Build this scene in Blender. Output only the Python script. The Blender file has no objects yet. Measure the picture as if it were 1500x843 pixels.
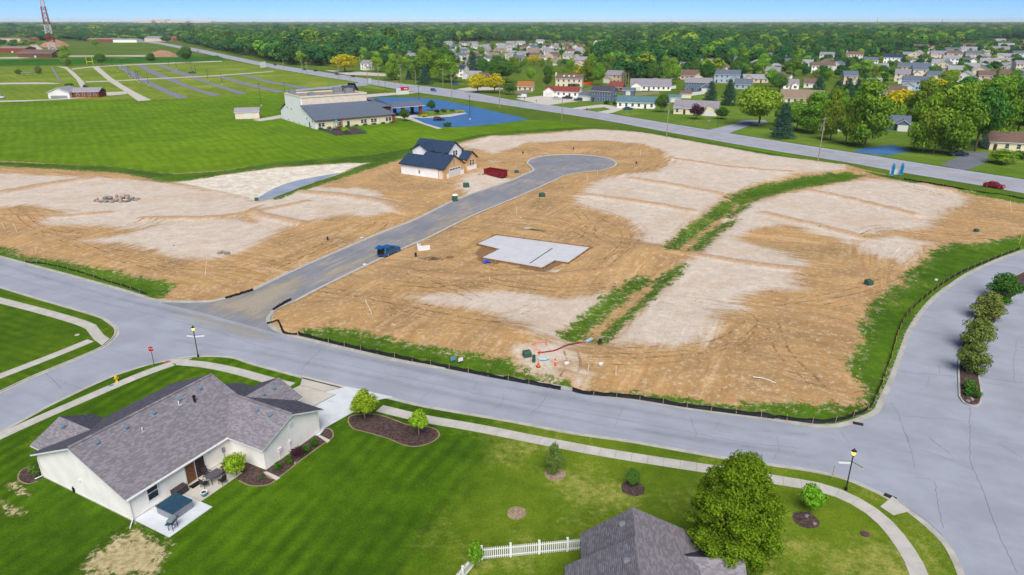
import bpy, bmesh, math, random
import numpy as np
from mathutils import Vector, Matrix
from mathutils.geometry import tessellate_polygon
R = math.radians
scene = bpy.context.scene
COL = scene.collection

# ------------------------------------------------------------------ camera
CAM_H = 40.0
FPX = 1000.0
PITCH = math.atan((421.5 - 31.0) / FPX)
SP, CP = math.sin(PITCH), math.cos(PITCH)
cam_d = bpy.data.cameras.new('camera')
cam_d.sensor_width = 36.0
cam_d.lens = 24.0
cam_d.clip_start = 0.5
cam_d.clip_end = 80000.0
cam = bpy.data.objects.new('camera', cam_d)
COL.objects.link(cam)
cam.location = (0, 0, CAM_H)
cam.rotation_euler = (math.pi / 2 - PITCH, 0, 0)
scene.camera = cam

# ------------------------------------------------------------------ sky, sun, exposure
SUN_AZ = R(176.0)          # clockwise from +Y
SUN_EL = R(50.0)
world = bpy.data.worlds.new('World')
scene.world = world
world.use_nodes = True
wn = world.node_tree
wn.nodes.clear()
sky = wn.nodes.new('ShaderNodeTexSky')
sky.sky_type = 'NISHITA'
sky.sun_disc = False
sky.sun_elevation = SUN_EL
sky.sun_rotation = SUN_AZ
sky.altitude = 250
sky.air_density = 0.4
sky.dust_density = 0.0
sky.ozone_density = 4.0
tint = wn.nodes.new('ShaderNodeMix'); tint.data_type = 'RGBA'; tint.blend_type = 'MULTIPLY'
tint.inputs[0].default_value = 1.0
tint.inputs[7].default_value = (0.57, 0.77, 0.93, 1)
bgn = wn.nodes.new('ShaderNodeBackground'); bgn.inputs[1].default_value = 0.075
wo = wn.nodes.new('ShaderNodeOutputWorld')
wn.links.new(sky.outputs[0], tint.inputs[6])
wn.links.new(tint.outputs[2], bgn.inputs[0])
wn.links.new(bgn.outputs[0], wo.inputs[0])
sl = bpy.data.lights.new('sun', 'SUN')
sl.energy = 3.3
sl.angle = R(48)
sl.color = (1.0, 0.95, 0.88)
so = bpy.data.objects.new('sun', sl); COL.objects.link(so)
sd = Vector((math.sin(SUN_AZ) * math.cos(SUN_EL), math.cos(SUN_AZ) * math.cos(SUN_EL), math.sin(SUN_EL)))
so.rotation_euler = (-sd).to_track_quat('-Z', 'Y').to_euler()
so.location = sd * 300
vs = scene.view_settings
vs.view_transform = 'Standard'; vs.look = 'None'; vs.exposure = 0.72; vs.gamma = 1.0
vs.use_curve_mapping = False
scene.render.engine = 'CYCLES'

# ------------------------------------------------------------------ helpers
def at(x, y, z=0.0):
    """pixel of the photograph -> point on the level z"""
    u = (x - 750.0) / FPX; v = (y - 421.5) / FPX
    dz = -SP - v * CP; dy = CP - v * SP
    t = (z - CAM_H) / dz
    return Vector((u * t, dy * t, z))

def height_to(bx, by, ty):
    """height in metres of an upright thing whose base is at (bx,by) and whose top shows at row ty"""
    p = at(bx, by); v = (ty - 421.5) / FPX
    dz = -SP - v * CP; dy = CP - v * SP
    return CAM_H + p.y / dy * dz

def wpx(bx, by, n):
    """metres spanned by n pixels sideways at that ground point"""
    p = at(bx, by)
    return n / FPX * (p.y * CP + CAM_H * SP)

def tag(o, label=None, cat=None, group=None, kind=None):
    if label: o['label'] = label
    if cat: o['category'] = cat
    if group: o['group'] = group
    if kind: o['kind'] = kind
    return o

def empty(name, loc=(0, 0, 0), rz=0.0, label=None, cat=None, group=None):
    o = bpy.data.objects.new(name, None)
    o.empty_display_size = 0.3
    COL.objects.link(o)
    o.location = loc; o.rotation_euler = (0, 0, rz)
    return tag(o, label, cat, group)

def link(name, me, parent=None, loc=None, rz=None, scale=None):
    o = bpy.data.objects.new(name, me)
    COL.objects.link(o)
    if parent: o.parent = parent
    if loc is not None: o.location = loc
    if rz is not None: o.rotation_euler = (0, 0, rz)
    if scale is not None: o.scale = scale if hasattr(scale, '__len__') else (scale,) * 3
    return o

def copy_tree(o, parent=None):
    c = o.copy(); COL.objects.link(c)
    if parent: c.parent = parent
    for ch in list(o.children): copy_tree(ch, c)
    return c

class MB:
    """collects faces, builds one mesh object"""
    def __init__(s): s.v = []; s.f = []; s.m = []
    def add(s, vs, fs, m=0):
        n = len(s.v); s.v += [tuple(p) for p in vs]
        for f in fs: s.f.append(tuple(i + n for i in f)); s.m.append(m)
        return s
    def box(s, x0, x1, y0, y1, z0, z1, m=0):
        return s.add([(x0,y0,z0),(x1,y0,z0),(x1,y1,z0),(x0,y1,z0),(x0,y0,z1),(x1,y0,z1),(x1,y1,z1),(x0,y1,z1)],
                     [(3,2,1,0),(4,5,6,7),(0,1,5,4),(1,2,6,5),(2,3,7,6),(3,0,4,7)], m)
    def obox(s, c, sx, sy, sz, rz=0, m=0, rx=0, ry=0):
        M = Matrix.Translation(c) @ Matrix.Rotation(rz,4,'Z') @ Matrix.Rotation(ry,4,'Y') @ Matrix.Rotation(rx,4,'X')
        vs = [M @ Vector((a*sx/2,b*sy/2,d*sz/2)) for d in (-1,1) for a,b in ((-1,-1),(1,-1),(1,1),(-1,1))]
        return s.add(vs, [(3,2,1,0),(4,5,6,7),(0,1,5,4),(1,2,6,5),(2,3,7,6),(3,0,4,7)], m)
    def poly(s, pts, m=0): return s.add(pts, [tuple(range(len(pts)))], m)
    def prism(s, pts, z0, z1, m=0):
        """polygon in plan (anticlockwise), extruded"""
        n = len(pts)
        vs = [(p[0],p[1],z0) for p in pts] + [(p[0],p[1],z1) for p in pts]
        fs = [tuple(range(n))[::-1], tuple(range(n,2*n))] + [(i,(i+1)%n,n+(i+1)%n,n+i) for i in range(n)]
        return s.add(vs, fs, m)
    def extr(s, prof, p0, p1, m=0):
        """profile polygon given as 3-D points at p0, swept by (p1-p0)"""
        d = Vector(p1)-Vector(p0); n = len(prof)
        vs = [Vector(p) for p in prof] + [Vector(p)+d for p in prof]
        fs = [tuple(range(n))[::-1], tuple(range(n,2*n))] + [(i,(i+1)%n,n+(i+1)%n,n+i) for i in range(n)]
        return s.add(vs, fs, m)
    def tube(s, p0, p1, r0, r1=None, n=8, m=0, caps=True):
        r1 = r0 if r1 is None else r1
        p0 = Vector(p0); p1 = Vector(p1); d = (p1-p0).normalized()
        a = d.orthogonal().normalized(); b = d.cross(a)
        vs = []
        for p, r in ((p0,r0),(p1,r1)):
            for i in range(n):
                t = 2*math.pi*i/n; vs.append(p + a*(r*math.cos(t)) + b*(r*math.sin(t)))
        fs = [(i,(i+1)%n,n+(i+1)%n,n+i) for i in range(n)]
        if caps: fs += [tuple(range(n))[::-1], tuple(range(n,2*n))]
        return s.add(vs, fs, m)
    def path(s, pts, r, n=6, m=0):
        for a, b in zip(pts[:-1], pts[1:]): s.tube(a, b, r, r, n, m)
        return s
    def lathe(s, c, prof, n=14, m=0):
        """prof: list of (radius, z)"""
        c = Vector(c); k = len(prof); vs = []
        for r, z in prof:
            for i in range(n):
                t = 2*math.pi*i/n; vs.append(c + Vector((r*math.cos(t), r*math.sin(t), z)))
        fs = []
        for j in range(k-1):
            for i in range(n):
                fs.append((j*n+i, j*n+(i+1)%n, (j+1)*n+(i+1)%n, (j+1)*n+i))
        fs += [tuple(range(n))[::-1], tuple(range((k-1)*n, k*n))]
        return s.add(vs, fs, m)
    def mesh(s, name, mats, smooth=False):
        me = bpy.data.meshes.new(name)
        me.from_pydata(s.v, [], s.f)
        for m in (mats if isinstance(mats,(list,tuple)) else [mats]): me.materials.append(m)
        me.polygons.foreach_set('material_index', s.m)
        if smooth: me.polygons.foreach_set('use_smooth', [True]*len(s.f))
        me.update()
        return me
    def build(s, name, mats, parent=None, smooth=False, bevel=0, loc=None, rz=None):
        me = s.mesh(name, mats, smooth)
        o = link(name, me, parent, loc, rz)
        if bevel:
            b = o.modifiers.new('bevel','BEVEL'); b.width = bevel; b.segments = 2; b.limit_method = 'ANGLE'
        return o

def mesh_np(name, V, F, mat, smooth=False):
    me = bpy.data.meshes.new(name)
    V = np.asarray(V, np.float32); F = np.asarray(F, np.int32)
    k = F.shape[1]
    me.vertices.add(len(V)); me.vertices.foreach_set('co', V.ravel())
    me.loops.add(F.size); me.loops.foreach_set('vertex_index', F.ravel())
    me.polygons.add(len(F))
    me.polygons.foreach_set('loop_start', np.arange(0, F.size, k, dtype=np.int32))
    me.polygons.foreach_set('loop_total', np.full(len(F), k, np.int32))
    if smooth: me.polygons.foreach_set('use_smooth', np.ones(len(F), bool))
    me.update(calc_edges=True); me.validate()
    if mat: me.materials.append(mat)
    return me

def smooth_line(pts, n=5):
    P = [Vector(p) for p in pts]
    if len(P) < 3: return P
    P = [P[0]*2-P[1]] + P + [P[-1]*2-P[-2]]
    out = []
    for i in range(1, len(P)-2):
        a,b,c,d = P[i-1:i+3]
        for k in range(n):
            t = k/n
            out.append(0.5*((2*b)+(c-a)*t+(2*a-5*b+4*c-d)*t*t+(3*b-a-3*c+d)*t**3))
    out.append(P[-2]); return out

def offset_line(pts, d):
    """offset to the left of travel by d"""
    out = []
    for i, p in enumerate(pts):
        a = pts[max(i-1,0)]; b = pts[min(i+1,len(pts)-1)]
        t = (b-a); t.z = 0
        t.normalize()
        out.append(Vector((p.x - t.y*d, p.y + t.x*d, p.z)))
    return out

def resample(pts, step):
    out = [pts[0].copy()]; acc = 0.0
    for a, b in zip(pts[:-1], pts[1:]):
        L = (b-a).length; s = step-acc
        while s <= L:
            out.append(a + (b-a)*(s/L)); s += step
        acc = (acc+L) % step
    return out

def pxl(pts, z=0.0): return [at(x, y, z) for x, y in pts]

def sheet(name, pts, z, mat, parent=None, skirt=0.0, kind='structure'):
    """flat sheet over a plan polygon, with an optional skirt downwards"""
    P = [Vector((p[0], p[1], 0)) for p in pts]
    tris = tessellate_polygon([P])
    mb = MB(); n = len(P)
    vs = [(p.x, p.y, z) for p in P]
    fs = []
    for t in tris:
        a, b, c = (P[i] for i in t)
        up = (b.x-a.x)*(c.y-a.y)-(b.y-a.y)*(c.x-a.x) > 0
        fs.append(tuple(t) if up else tuple(reversed(t)))
    mb.add(vs, fs)
    if skirt:
        mb.add([(p.x,p.y,z) for p in P]+[(p.x,p.y,z-skirt) for p in P], [(i,(i+1)%n,n+(i+1)%n,n+i) for i in range(n)])
    o = mb.build(name, mat, parent)
    if kind and not parent: o['kind'] = kind
    return o

def strip(mb, pts, o0, o1, z, m=0):
    a = offset_line(pts, o0); b = offset_line(pts, o1); n = len(pts)
    vs = [(p.x,p.y,z) for p in a]+[(p.x,p.y,z) for p in b]
    fl = o1 > o0
    mb.add(vs, [(i,i+1,n+i+1,n+i) if fl else (n+i,n+i+1,i+1,i) for i in range(n-1)], m)

def solid_strip(mb, pts, o0, o1, z0, z1, m=0):
    """raised band between two offsets of a line"""
    if o1 < o0: o0, o1 = o1, o0
    a = offset_line(pts, o0); b = offset_line(pts, o1); n = len(pts)
    vs = [(p.x,p.y,z1) for p in a]+[(p.x,p.y,z1) for p in b]+[(p.x,p.y,z0) for p in a]+[(p.x,p.y,z0) for p in b]
    fs = []
    for i in range(n-1):
        fs += [(i,i+1,n+i+1,n+i), (2*n+i,2*n+i+1,i+1,i), (n+i,n+i+1,3*n+i+1,3*n+i)]
    fs += [(0,n,3*n,2*n), (n-1,3*n-1,4*n-1,2*n-1)]
    mb.add(vs, fs, m)

# ------------------------------------------------------------------ materials
def hexc(h):
    h = h.lstrip('#'); c = [int(h[i:i+2],16)/255 for i in (0,2,4)]
    return tuple(((x/12.92) if x <= .04045 else ((x+.055)/1.055)**2.4) for x in c)+(1,)

class NT:
    def __init__(s, name):
        s.m = bpy.data.materials.new(name); s.m.use_nodes = True
        s.t = s.m.node_tree; s.t.nodes.clear()
        s.out = s.n('ShaderNodeOutputMaterial')
    def n(s, kind, **kw):
        q = s.t.nodes.new(kind)
        for k, v in kw.items(): setattr(q, k, v)
        return q
    def l(s, a, b): s.t.links.new(a, b)
    def val(s, sock, v):
        if hasattr(v, 'is_linked'): s.l(v, sock)
        else: sock.default_value = v
    def pos(s, rot=0.0, scale=(1,1,1)):
        g = s.n('ShaderNodeNewGeometry'); mp = s.n('ShaderNodeMapping')
        mp.vector_type = 'POINT'
        # rotate then scale: two mappings
        mp.inputs['Rotation'].default_value = (0,0,rot)
        s.l(g.outputs['Position'], mp.inputs[0])
        m2 = s.n('ShaderNodeMapping'); m2.inputs['Scale'].default_value = scale
        s.l(mp.outputs[0], m2.inputs[0]); return m2.outputs[0]
    def objpos(s, scale=(1,1,1), rot=(0,0,0)):
        g = s.n('ShaderNodeTexCoord'); mp = s.n('ShaderNodeMapping')
        mp.inputs['Scale'].default_value = scale; mp.inputs['Rotation'].default_value = rot
        s.l(g.outputs['Object'], mp.inputs[0]); return mp.outputs[0]
    def noise(s, vec, scale, detail=3, rough=0.55, dist=0.0):
        q = s.n('ShaderNodeTexNoise'); s.l(vec, q.inputs['Vector'])
        q.inputs['Scale'].default_value = scale; q.inputs['Detail'].default_value = detail
        q.inputs['Roughness'].default_value = rough; q.inputs['Distortion'].default_value = dist
        return q.outputs[0]
    def ramp(s, f, a, b, c0=0.0, c1=1.0):
        q = s.n('ShaderNodeMapRange'); q.interpolation_type = 'SMOOTHSTEP'
        s.val(q.inputs[0], f); q.inputs[1].default_value = a; q.inputs[2].default_value = b
        q.inputs[3].default_value = c0; q.inputs[4].default_value = c1
        return q.outputs[0]
    def math(s, op, a, b=0.0, clamp=False):
        q = s.n('ShaderNodeMath', operation=op, use_clamp=clamp)
        s.val(q.inputs[0], a); s.val(q.inputs[1], b); return q.outputs[0]
    def mix(s, f, a, b, blend='MIX'):
        q = s.n('ShaderNodeMix', data_type='RGBA', blend_type=blend)
        s.val(q.inputs[0], f); s.val(q.inputs[6], a); s.val(q.inputs[7], b); return q.outputs[2]
    def attr(s, name):
        q = s.n('ShaderNodeAttribute'); q.attribute_name = name; return q.outputs['Fac']
    def bump(s, h, strength=0.4, dist=0.05):
        q = s.n('ShaderNodeBump'); q.inputs['Strength'].default_value = strength; q.inputs['Distance'].default_value = dist
        s.l(h, q.inputs['Height']); return q.outputs[0]
    def bsdf(s, col, rough=0.8, normal=None, metal=0.0, spec=0.3, **kw):
        q = s.n('ShaderNodeBsdfPrincipled')
        s.val(q.inputs['Base Color'], col); s.val(q.inputs['Roughness'], rough)
        q.inputs['Metallic'].default_value = metal; q.inputs['Specular IOR Level'].default_value = spec
        for k, v in kw.items(): q.inputs[k].default_value = v
        if normal is not None: s.l(normal, q.inputs['Normal'])
        s.l(q.outputs[0], s.out.inputs[0]); return s.m

def plain(name, col, var=0.12, scale=3.0, rough=0.7, metal=0.0, bump=0.0, spec=0.3, coords='obj'):
    """a painted / moulded surface with slight mottling"""
    t = NT(name); c = hexc(col) if isinstance(col, str) else col
    v = t.objpos() if coords == 'obj' else t.pos()
    n = t.noise(v, scale, 4)
    f = t.ramp(n, 0.3, 0.7)
    lo = tuple(x*(1-var) for x in c[:3])+(1,); hi = tuple(min(1,x*(1+var)) for x in c[:3])+(1,)
    colr = t.mix(f, lo, hi)
    nm = t.bump(t.noise(v, scale*6, 3), bump, 0.02) if bump else None
    return t.bsdf(colr, rough, nm, metal, spec)

def grass_nodes(t, base, light, dry, stripe=None, scale=1.0, drylo=0.56, dryhi=0.72):
    """grass colour from world position; stripe=(angle,width,strength)"""
    v = t.pos()
    big = t.ramp(t.noise(v, 0.05*scale, 3), 0.35, 0.68)
    mid = t.ramp(t.noise(v, 0.45*scale, 4, 0.6), 0.3, 0.72)
    fine = t.noise(v, 6.0*scale, 4, 0.7)
    c = t.mix(t.math('MULTIPLY', t.math('ADD', big, mid), 0.5), base, light)
    d = t.ramp(t.math('ADD', t.math('MULTIPLY', t.noise(v, 0.11*scale, 2), 0.6), t.math('MULTIPLY', t.noise(v, 1.3*scale, 4, 0.7), 0.4)), drylo, dryhi)
    c = t.mix(d, c, dry)
    if stripe:
        ang, w, st = stripe
        sv = t.pos(rot=-ang)
        sep = t.n('ShaderNodeSeparateXYZ'); t.l(sv, sep.inputs[0])
        wob = t.math('MULTIPLY', t.math('SUBTRACT', t.noise(v, 0.06, 2), 0.5), w*1.6)
        ph = t.math('MULTIPLY', t.math('ADD', sep.outputs[1], wob), 2*math.pi/w)
        sn = t.math('SINE', ph)
        amt = t.math('MULTIPLY', t.math('MULTIPLY', sn, st), t.ramp(t.noise(v, 0.09, 3), 0.25, 0.7))
        # long uneven streaks left by the mower wheels
        stv = t.pos(rot=-ang, scale=(0.03, 1.0, 1))
        amt = t.math('ADD', amt, t.math('MULTIPLY', t.math('SUBTRACT', t.noise(stv, 0.9/w*1.6, 4, 0.7), 0.5), st*2.2))
        c = t.mix(1.0, c, t.mix(t.math('ADD', amt, 0.5, True), (0.62,0.66,0.6,1), (1.38,1.34,1.3,1)), 'MULTIPLY')
    g = t.ramp(fine, 0.25, 0.75, 0.72, 1.28)
    cc = t.n('ShaderNodeCombineXYZ'); [t.l(g, cc.inputs[i]) for i in range(3)]
    c = t.mix(1.0, c, cc.outputs[0], 'MULTIPLY')
    return c, fine

def grass_mat(name, base, light, dry, **kw):
    t = NT(name)
    c, fine = grass_nodes(t, hexc(base), hexc(light), hexc(dry), **kw)
    return t.bsdf(c, 0.95, t.bump(fine, 0.7, 0.08), spec=0.08)

M = {}
M['grass_far'] = grass_mat('grass_far', '#465e16', '#5e7420', '#7c8038', scale=0.35, stripe=None)
M['field'] = grass_mat('field_grass', '#4a6a0a', '#6a8812', '#80902c', scale=0.3, stripe=(R(123), 3.2, 0.17), drylo=.66, dryhi=.85)
M['cemetery_grass'] = grass_mat('meadow_grass', '#5a721c', '#788a2c', '#96964a', scale=0.25, stripe=(R(131), 5.5, 0.16), drylo=.5)
M['lawn_a'] = grass_mat('lush_lawn', '#2f4505', '#4a6208', '#647218', stripe=(R(68.8), 1.7, 0.34), drylo=.55, dryhi=.8)
M['lawn_left'] = grass_mat('left_lawn', '#38560a', '#56700e', '#6c7c22', stripe=(R(-24), 1.5, 0.20), drylo=.55)
M['lawn_c'] = grass_mat('sparse_lawn', '#3e560a', '#5d7016', '#93904a', stripe=None, drylo=.48, dryhi=.70)
M['lawn_far'] = grass_mat('yard_grass', '#4d6a1a', '#6c8230', '#889044', scale=0.4)

def concrete(name, col, var=0.1, spots=0.0):
    t = NT(name); c = hexc(col); v = t.pos()
    f = t.ramp(t.noise(v, 0.7, 5, 0.65), 0.3, 0.7)
    k = t.mix(f, tuple(x*(1-var) for x in c[:3])+(1,), tuple(min(1,x*(1+var)) for x in c[:3])+(1,))
    oi = t.n('ShaderNodeObjectInfo')
    k = t.mix(t.math('MULTIPLY', oi.outputs['Random'], 0.16), k, tuple(x*0.55 for x in c[:3])+(1,))
    if spots:
        k = t.mix(t.ramp(t.noise(v, 1.1, 3, 0.6, 0.8), 0.57, 0.66, 0, spots), k, tuple(x*0.5 for x in c[:3])+(1,))
    fine = t.noise(v, 14, 3)
    return t.bsdf(k, 0.85, t.bump(fine, 0.15, 0.02), spec=0.2)
M['concrete'] = concrete('concrete', '#b5b2ab')
M['concrete_kerb'] = concrete('kerb_concrete', '#a8a69f', 0.16)
M['concrete_new'] = concrete('new_concrete', '#c6cbd0', 0.07, 0.18)
M['concrete_old'] = concrete('aged_concrete', '#bab5ab', 0.1)
M['slab'] = concrete('foundation_concrete', '#bebfc5', 0.06, 0.10)

def asphalt(name, col, rot, dust=0.0, dustcol='#b3a48c', crack=0.0):
    t = NT(name); c = hexc(col); v = t.pos(); sv = t.pos(rot=-rot, scale=(0.12,1,1))
    f = t.math('ADD', t.math('MULTIPLY', t.noise(v, 0.18, 6, 0.65), 0.7), t.math('MULTIPLY', t.noise(sv, 0.7, 5, 0.6), 0.3))
    k = t.mix(t.ramp(f, 0.34, 0.66), tuple(x*0.88 for x in c[:3])+(1,), tuple(x*1.10 for x in c[:3])+(1,))
    if dust:
        dn = t.math('ADD', t.math('MULTIPLY', t.noise(sv, 1.5, 6, 0.7, 0.6), 0.62), t.math('MULTIPLY', t.noise(v, 0.12, 3), 0.38))
        k = t.mix(t.ramp(dn, 0.47, 0.68, 0, dust), k, hexc(dustcol))
    fine = t.noise(v, 22, 2)
    k = t.mix(t.ramp(fine, 0.35, 0.7, 0, 0.22), k, tuple(x*0.6 for x in c[:3])+(1,))
    return t.bsdf(k, 0.9, t.bump(fine, 0.25, 0.02), spec=0.15)
M['street'] = asphalt('worn_street', '#959aa6', R(-24))
M['main_road'] = asphalt('main_road', '#989ca8', R(128))
M['new_asphalt'] = asphalt('new_asphalt', '#7d8088', R(64), 0.65, '#b8a88e')
M['drive'] = asphalt('driveway_asphalt', '#6b6e78', R(60))
M['lane'] = asphalt('lane_asphalt', '#7a7a88', R(130))
M['blue_lot'] = asphalt('blue_grey_lot', '#3f6a9c', R(36))
M['gravel'] = asphalt('gravel', '#b5aea4', 0.3)
M['crack'] = plain('crack_sealant', '#62656e', 0.2, 1.0, coords='pos')
M['mulch'] = plain('mulch', '#4a3a36', 0.5, 4.0, 0.95, bump=1.0, coords='pos')
M['paint_white'] = plain('road_paint', '#d8d8d4', .1, 1.0, coords='pos')
M['paint_yellow'] = plain('yellow_paint', '#c9a73a', .1, 1.0, coords='pos')
# ================================================================== GROUND AND ROADS
def arr(P): return np.array([(p[0], p[1]) for p in P], float)
def sdf(poly, X, Y):
    """signed distance, positive inside"""
    P = arr(poly); d2 = np.full(X.shape, 1e18); inside = np.zeros(X.shape, bool)
    for i in range(len(P)):
        ax, ay = P[i]; bx, by = P[(i+1) % len(P)]
        ex, ey = bx-ax, by-ay; L = ex*ex+ey*ey+1e-12
        t = np.clip(((X-ax)*ex+(Y-ay)*ey)/L, 0, 1)
        d2 = np.minimum(d2, (X-ax-t*ex)**2+(Y-ay-t*ey)**2)
        c = ((ay > Y) != (by > Y)) & (X < (bx-ax)*(Y-ay)/(by-ay+1e-12)+ax)
        inside ^= c
    d = np.sqrt(d2); return np.where(inside, d, -d)
def ldist(line, X, Y):
    P = arr(line); d2 = np.full(X.shape, 1e18)
    for i in range(len(P)-1):
        ax, ay = P[i]; bx, by = P[i+1]; ex, ey = bx-ax, by-ay; L = ex*ex+ey*ey+1e-12
        t = np.clip(((X-ax)*ex+(Y-ay)*ey)/L, 0, 1)
        d2 = np.minimum(d2, (X-ax-t*ex)**2+(Y-ay-t*ey)**2)
    return np.sqrt(d2)
g = MB().poly([(-40000,-400,0),(40000,-400,0),(40000,40000,0),(-40000,40000,0)]).build('ground', M['grass_far'])
g['kind'] = 'structure'

# --- traced kerb lines (edge of the carriageway), photograph pixels
LOT_KERB_W = [(-160,335),(0,378.5),(80,400),(160,422),(200,434),(218,440),(250,444),(300,444),(325,440),(372,426)]
LOT_KERB_E = [(430,441),(410,449),(398,456),(390,467),(392,477),(405,487),(425,494.5),(445,499),(520,517),(600,534.6),(748,558),(825,571),(865,580),(925,587),(1000,600),
              (1123,616),(1175,625),(1215,628.5),(1250,622),(1285,607),(1295,590),(1310,557),(1328,507),(1338,482),(1365,444.5),(1395,420),(1430,398),(1498,370),(1600,342)]
NEAR_KERB = [(-160,708),(0,632),(75,592),(155,554.6),(190,542),(225,532),(250,527),(283,522),(325,521.6),(350,525),(375,533.4),(445,552),(505,567),(575,583),(625,594.7),(748,616),(837,633),
             (925,645.6),(1000,659),(1067,670.6),(1125,679),(1175,686),(1225,696),(1257,707),(1300,727),(1335,749),(1365,773),(1390,798),(1405,823),(1416,850),(1432,900),(1445,960)]
LEFT_KERB = [(-160,372),(0,420),(60,438),(105,451),(150,464.5),(163,472),(173,479.5),(175,489.5),(165,502),(150,512),(110,529.5),(50,554.5),(0,578),(-160,652)]
CUL_L = [(372,426),(437,395),(515,361),(560,342),(613,321),(675,291),(748,266),(768,257)]
CUL_BULB = [(768,257),(778,253),(783,249),(779,243.5),(774,239),(780,233.5),(800,229),(832,227.3),(862,228.5),(887,232),(901,238.5),(897,244.5),(880,249.5),(850,252.5),(825,257.5)]
CUL_R = [(825,257.5),(787,275),(748,292),(688,317),(625,348.5),(595,361),(535,388.6),(470,420),(430,441)]

def kerb_line(px_pts, n=4): return smooth_line(pxl(px_pts), n)
lk_w = kerb_line(LOT_KERB_W); lk_e = kerb_line(LOT_KERB_E)
nk = kerb_line(NEAR_KERB); lfk = kerb_line(LEFT_KERB)
cul = kerb_line(CUL_L) + kerb_line(CUL_BULB)[1:] + kerb_line(CUL_R)[1:]

# old carriageway under the streets (lawns and the building site stand above it)
road = sheet('road', [(-150,20),(90,20),(130,90),(130,150),(60,150),(-20,84),(-40,100),(-150,150)], 0.02, M['street'])
cr = cul
mouth = [lk_w[-1]] + [p for p in cr] + [p for p in lk_e[:1]]
new_road = sheet('new_road', [p for p in cr] + pxl([(410,449),(398,456),(390,467),(392,477),(405,487),(418,492),(300,459.5),(236,444.5),(250,443.4),(300,443.4),(325,439.5)]), 0.034, M['new_asphalt'])

def kerb(name, line, side, gutter=0.42, h=0.15, w=0.2, mat='concrete_kerb'):
    mb = MB()
    strip(mb, line, 0.0, side*gutter, 0.05)
    solid_strip(mb, line, side*gutter, side*(gutter+w), 0.0, h)
    o = mb.build(name, M[mat]); o['kind'] = 'structure'; return o
kerb('kerb', lk_w, 1); kerb('kerb', lk_e, 1)
kerb('kerb', nk, -1); kerb('kerb', lfk, -1)
cl = kerb_line(CUL_L) + kerb_line(CUL_BULB)[1:] + kerb_line(CUL_R)[1:]
kerb('kerb', cl, 1, 0.35, 0.14, 0.3, 'concrete')

# --- lawns beside the near street
ki = offset_line(nk, -0.62)
# one lawn; the lusher, striped yard gives way to the drier one across the property line
t = NT('front_lawn'); ca, fa_ = grass_nodes(t, hexc('#2f4c07'), hexc('#4e6e0b'), hexc('#68801a'), stripe=(R(68.8), 1.7, .34), drylo=.55, dryhi=.8)
cc_, fc_ = grass_nodes(t, hexc('#486210'), hexc('#687c1c'), hexc('#99964e'), drylo=.48, dryhi=.72)
pa, pb = at(735,614), at(588,850); nx_, ny_ = (pb-pa).y, -(pb-pa).x; ln_ = math.hypot(nx_,ny_); nx_, ny_ = nx_/ln_, ny_/ln_
if nx_*(at(900,700).x-pa.x)+ny_*(at(900,700).y-pa.y) < 0: nx_, ny_ = -nx_, -ny_
dp = t.n('ShaderNodeVectorMath', operation='DOT_PRODUCT'); t.l(t.pos(), dp.inputs[0]); dp.inputs[1].default_value = (nx_,ny_,0)
dd_ = t.math('ADD', t.math('SUBTRACT', dp.outputs['Value'], nx_*pa.x+ny_*pa.y), t.math('MULTIPLY', t.math('SUBTRACT', t.noise(t.pos(), .5, 5, .7), .5), 7.0))
M['lawn'] = t.bsdf(t.mix(t.ramp(dd_, -2.5, 4.0), ca, cc_), .95, t.bump(fa_, .7, .08), spec=.08)
lawn_a = sheet('lawn', ki + pxl([(1445,1010),(520,1000),(-300,1000),(-300,800)]), 0.13, M['lawn'], skirt=0.12)
lki = offset_line(lfk, -0.62)
lawn_l = sheet('lawn', lki + pxl([(-320,600),(-320,420)]), 0.13, M['lawn_left'], skirt=0.12)

def decal(name, px_pts, z, mat, step=.3, parent=None, grow=1.0):
    """thin stain of its own irregular outline: a fine sheet carrying its distance from the edge"""
    P = pxl(px_pts, z); A = np.array([(p.x,p.y) for p in P]); x0, y0 = A.min(0)-grow; x1, y1 = A.max(0)+grow
    gx, gy = np.meshgrid(np.arange(x0,x1,step), np.arange(y0,y1,step)); d = sdf(P, gx, gy); ny, nx = gx.shape; ix = np.arange(nx*ny).reshape(ny,nx)
    kf = d[:-1,:-1] > -grow; q = np.stack([ix[:-1,:-1][kf],ix[:-1,1:][kf],ix[1:,1:][kf],ix[1:,:-1][kf]],1); us, iv = np.unique(q, return_inverse=True)
    me = mesh_np(name, np.stack([gx.ravel(),gy.ravel(),np.full(gx.size,z)],1)[us], iv.reshape(-1,4), M[mat]); a = me.attributes.new('edge','FLOAT','POINT'); a.data.foreach_set('value', d.ravel()[us].astype(np.float32))
    o = link(name, me, parent)
    if not parent: o['kind'] = 'structure'
    return o
def decal_mat(name, c0, c1, soft=1.2, amp=3.0, sc=1.0, top=1.0, rot=None):
    t = NT(name); v = t.pos(); b = t.n('ShaderNodeBsdfDiffuse'); tr = t.n('ShaderNodeBsdfTransparent'); mx = t.n('ShaderNodeMixShader')
    n = t.noise(t.pos(rot=-rot, scale=(.15,1,1)) if rot is not None else v, sc, 7, .72)
    t.l(t.mix(t.ramp(t.noise(v, sc*2, 5, .7), .3, .7), hexc(c0), hexc(c1)), b.inputs[0])
    f = t.math('ADD', t.attr('edge'), t.math('MULTIPLY', t.math('SUBTRACT', n, .5), amp*2)); t.l(t.ramp(f, -soft*.4, soft, 0, top), mx.inputs[0])
    t.l(tr.outputs[0], mx.inputs[1]); t.l(b.outputs[0], mx.inputs[2]); t.l(mx.outputs[0], t.out.inputs[0]); return t.m
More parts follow.
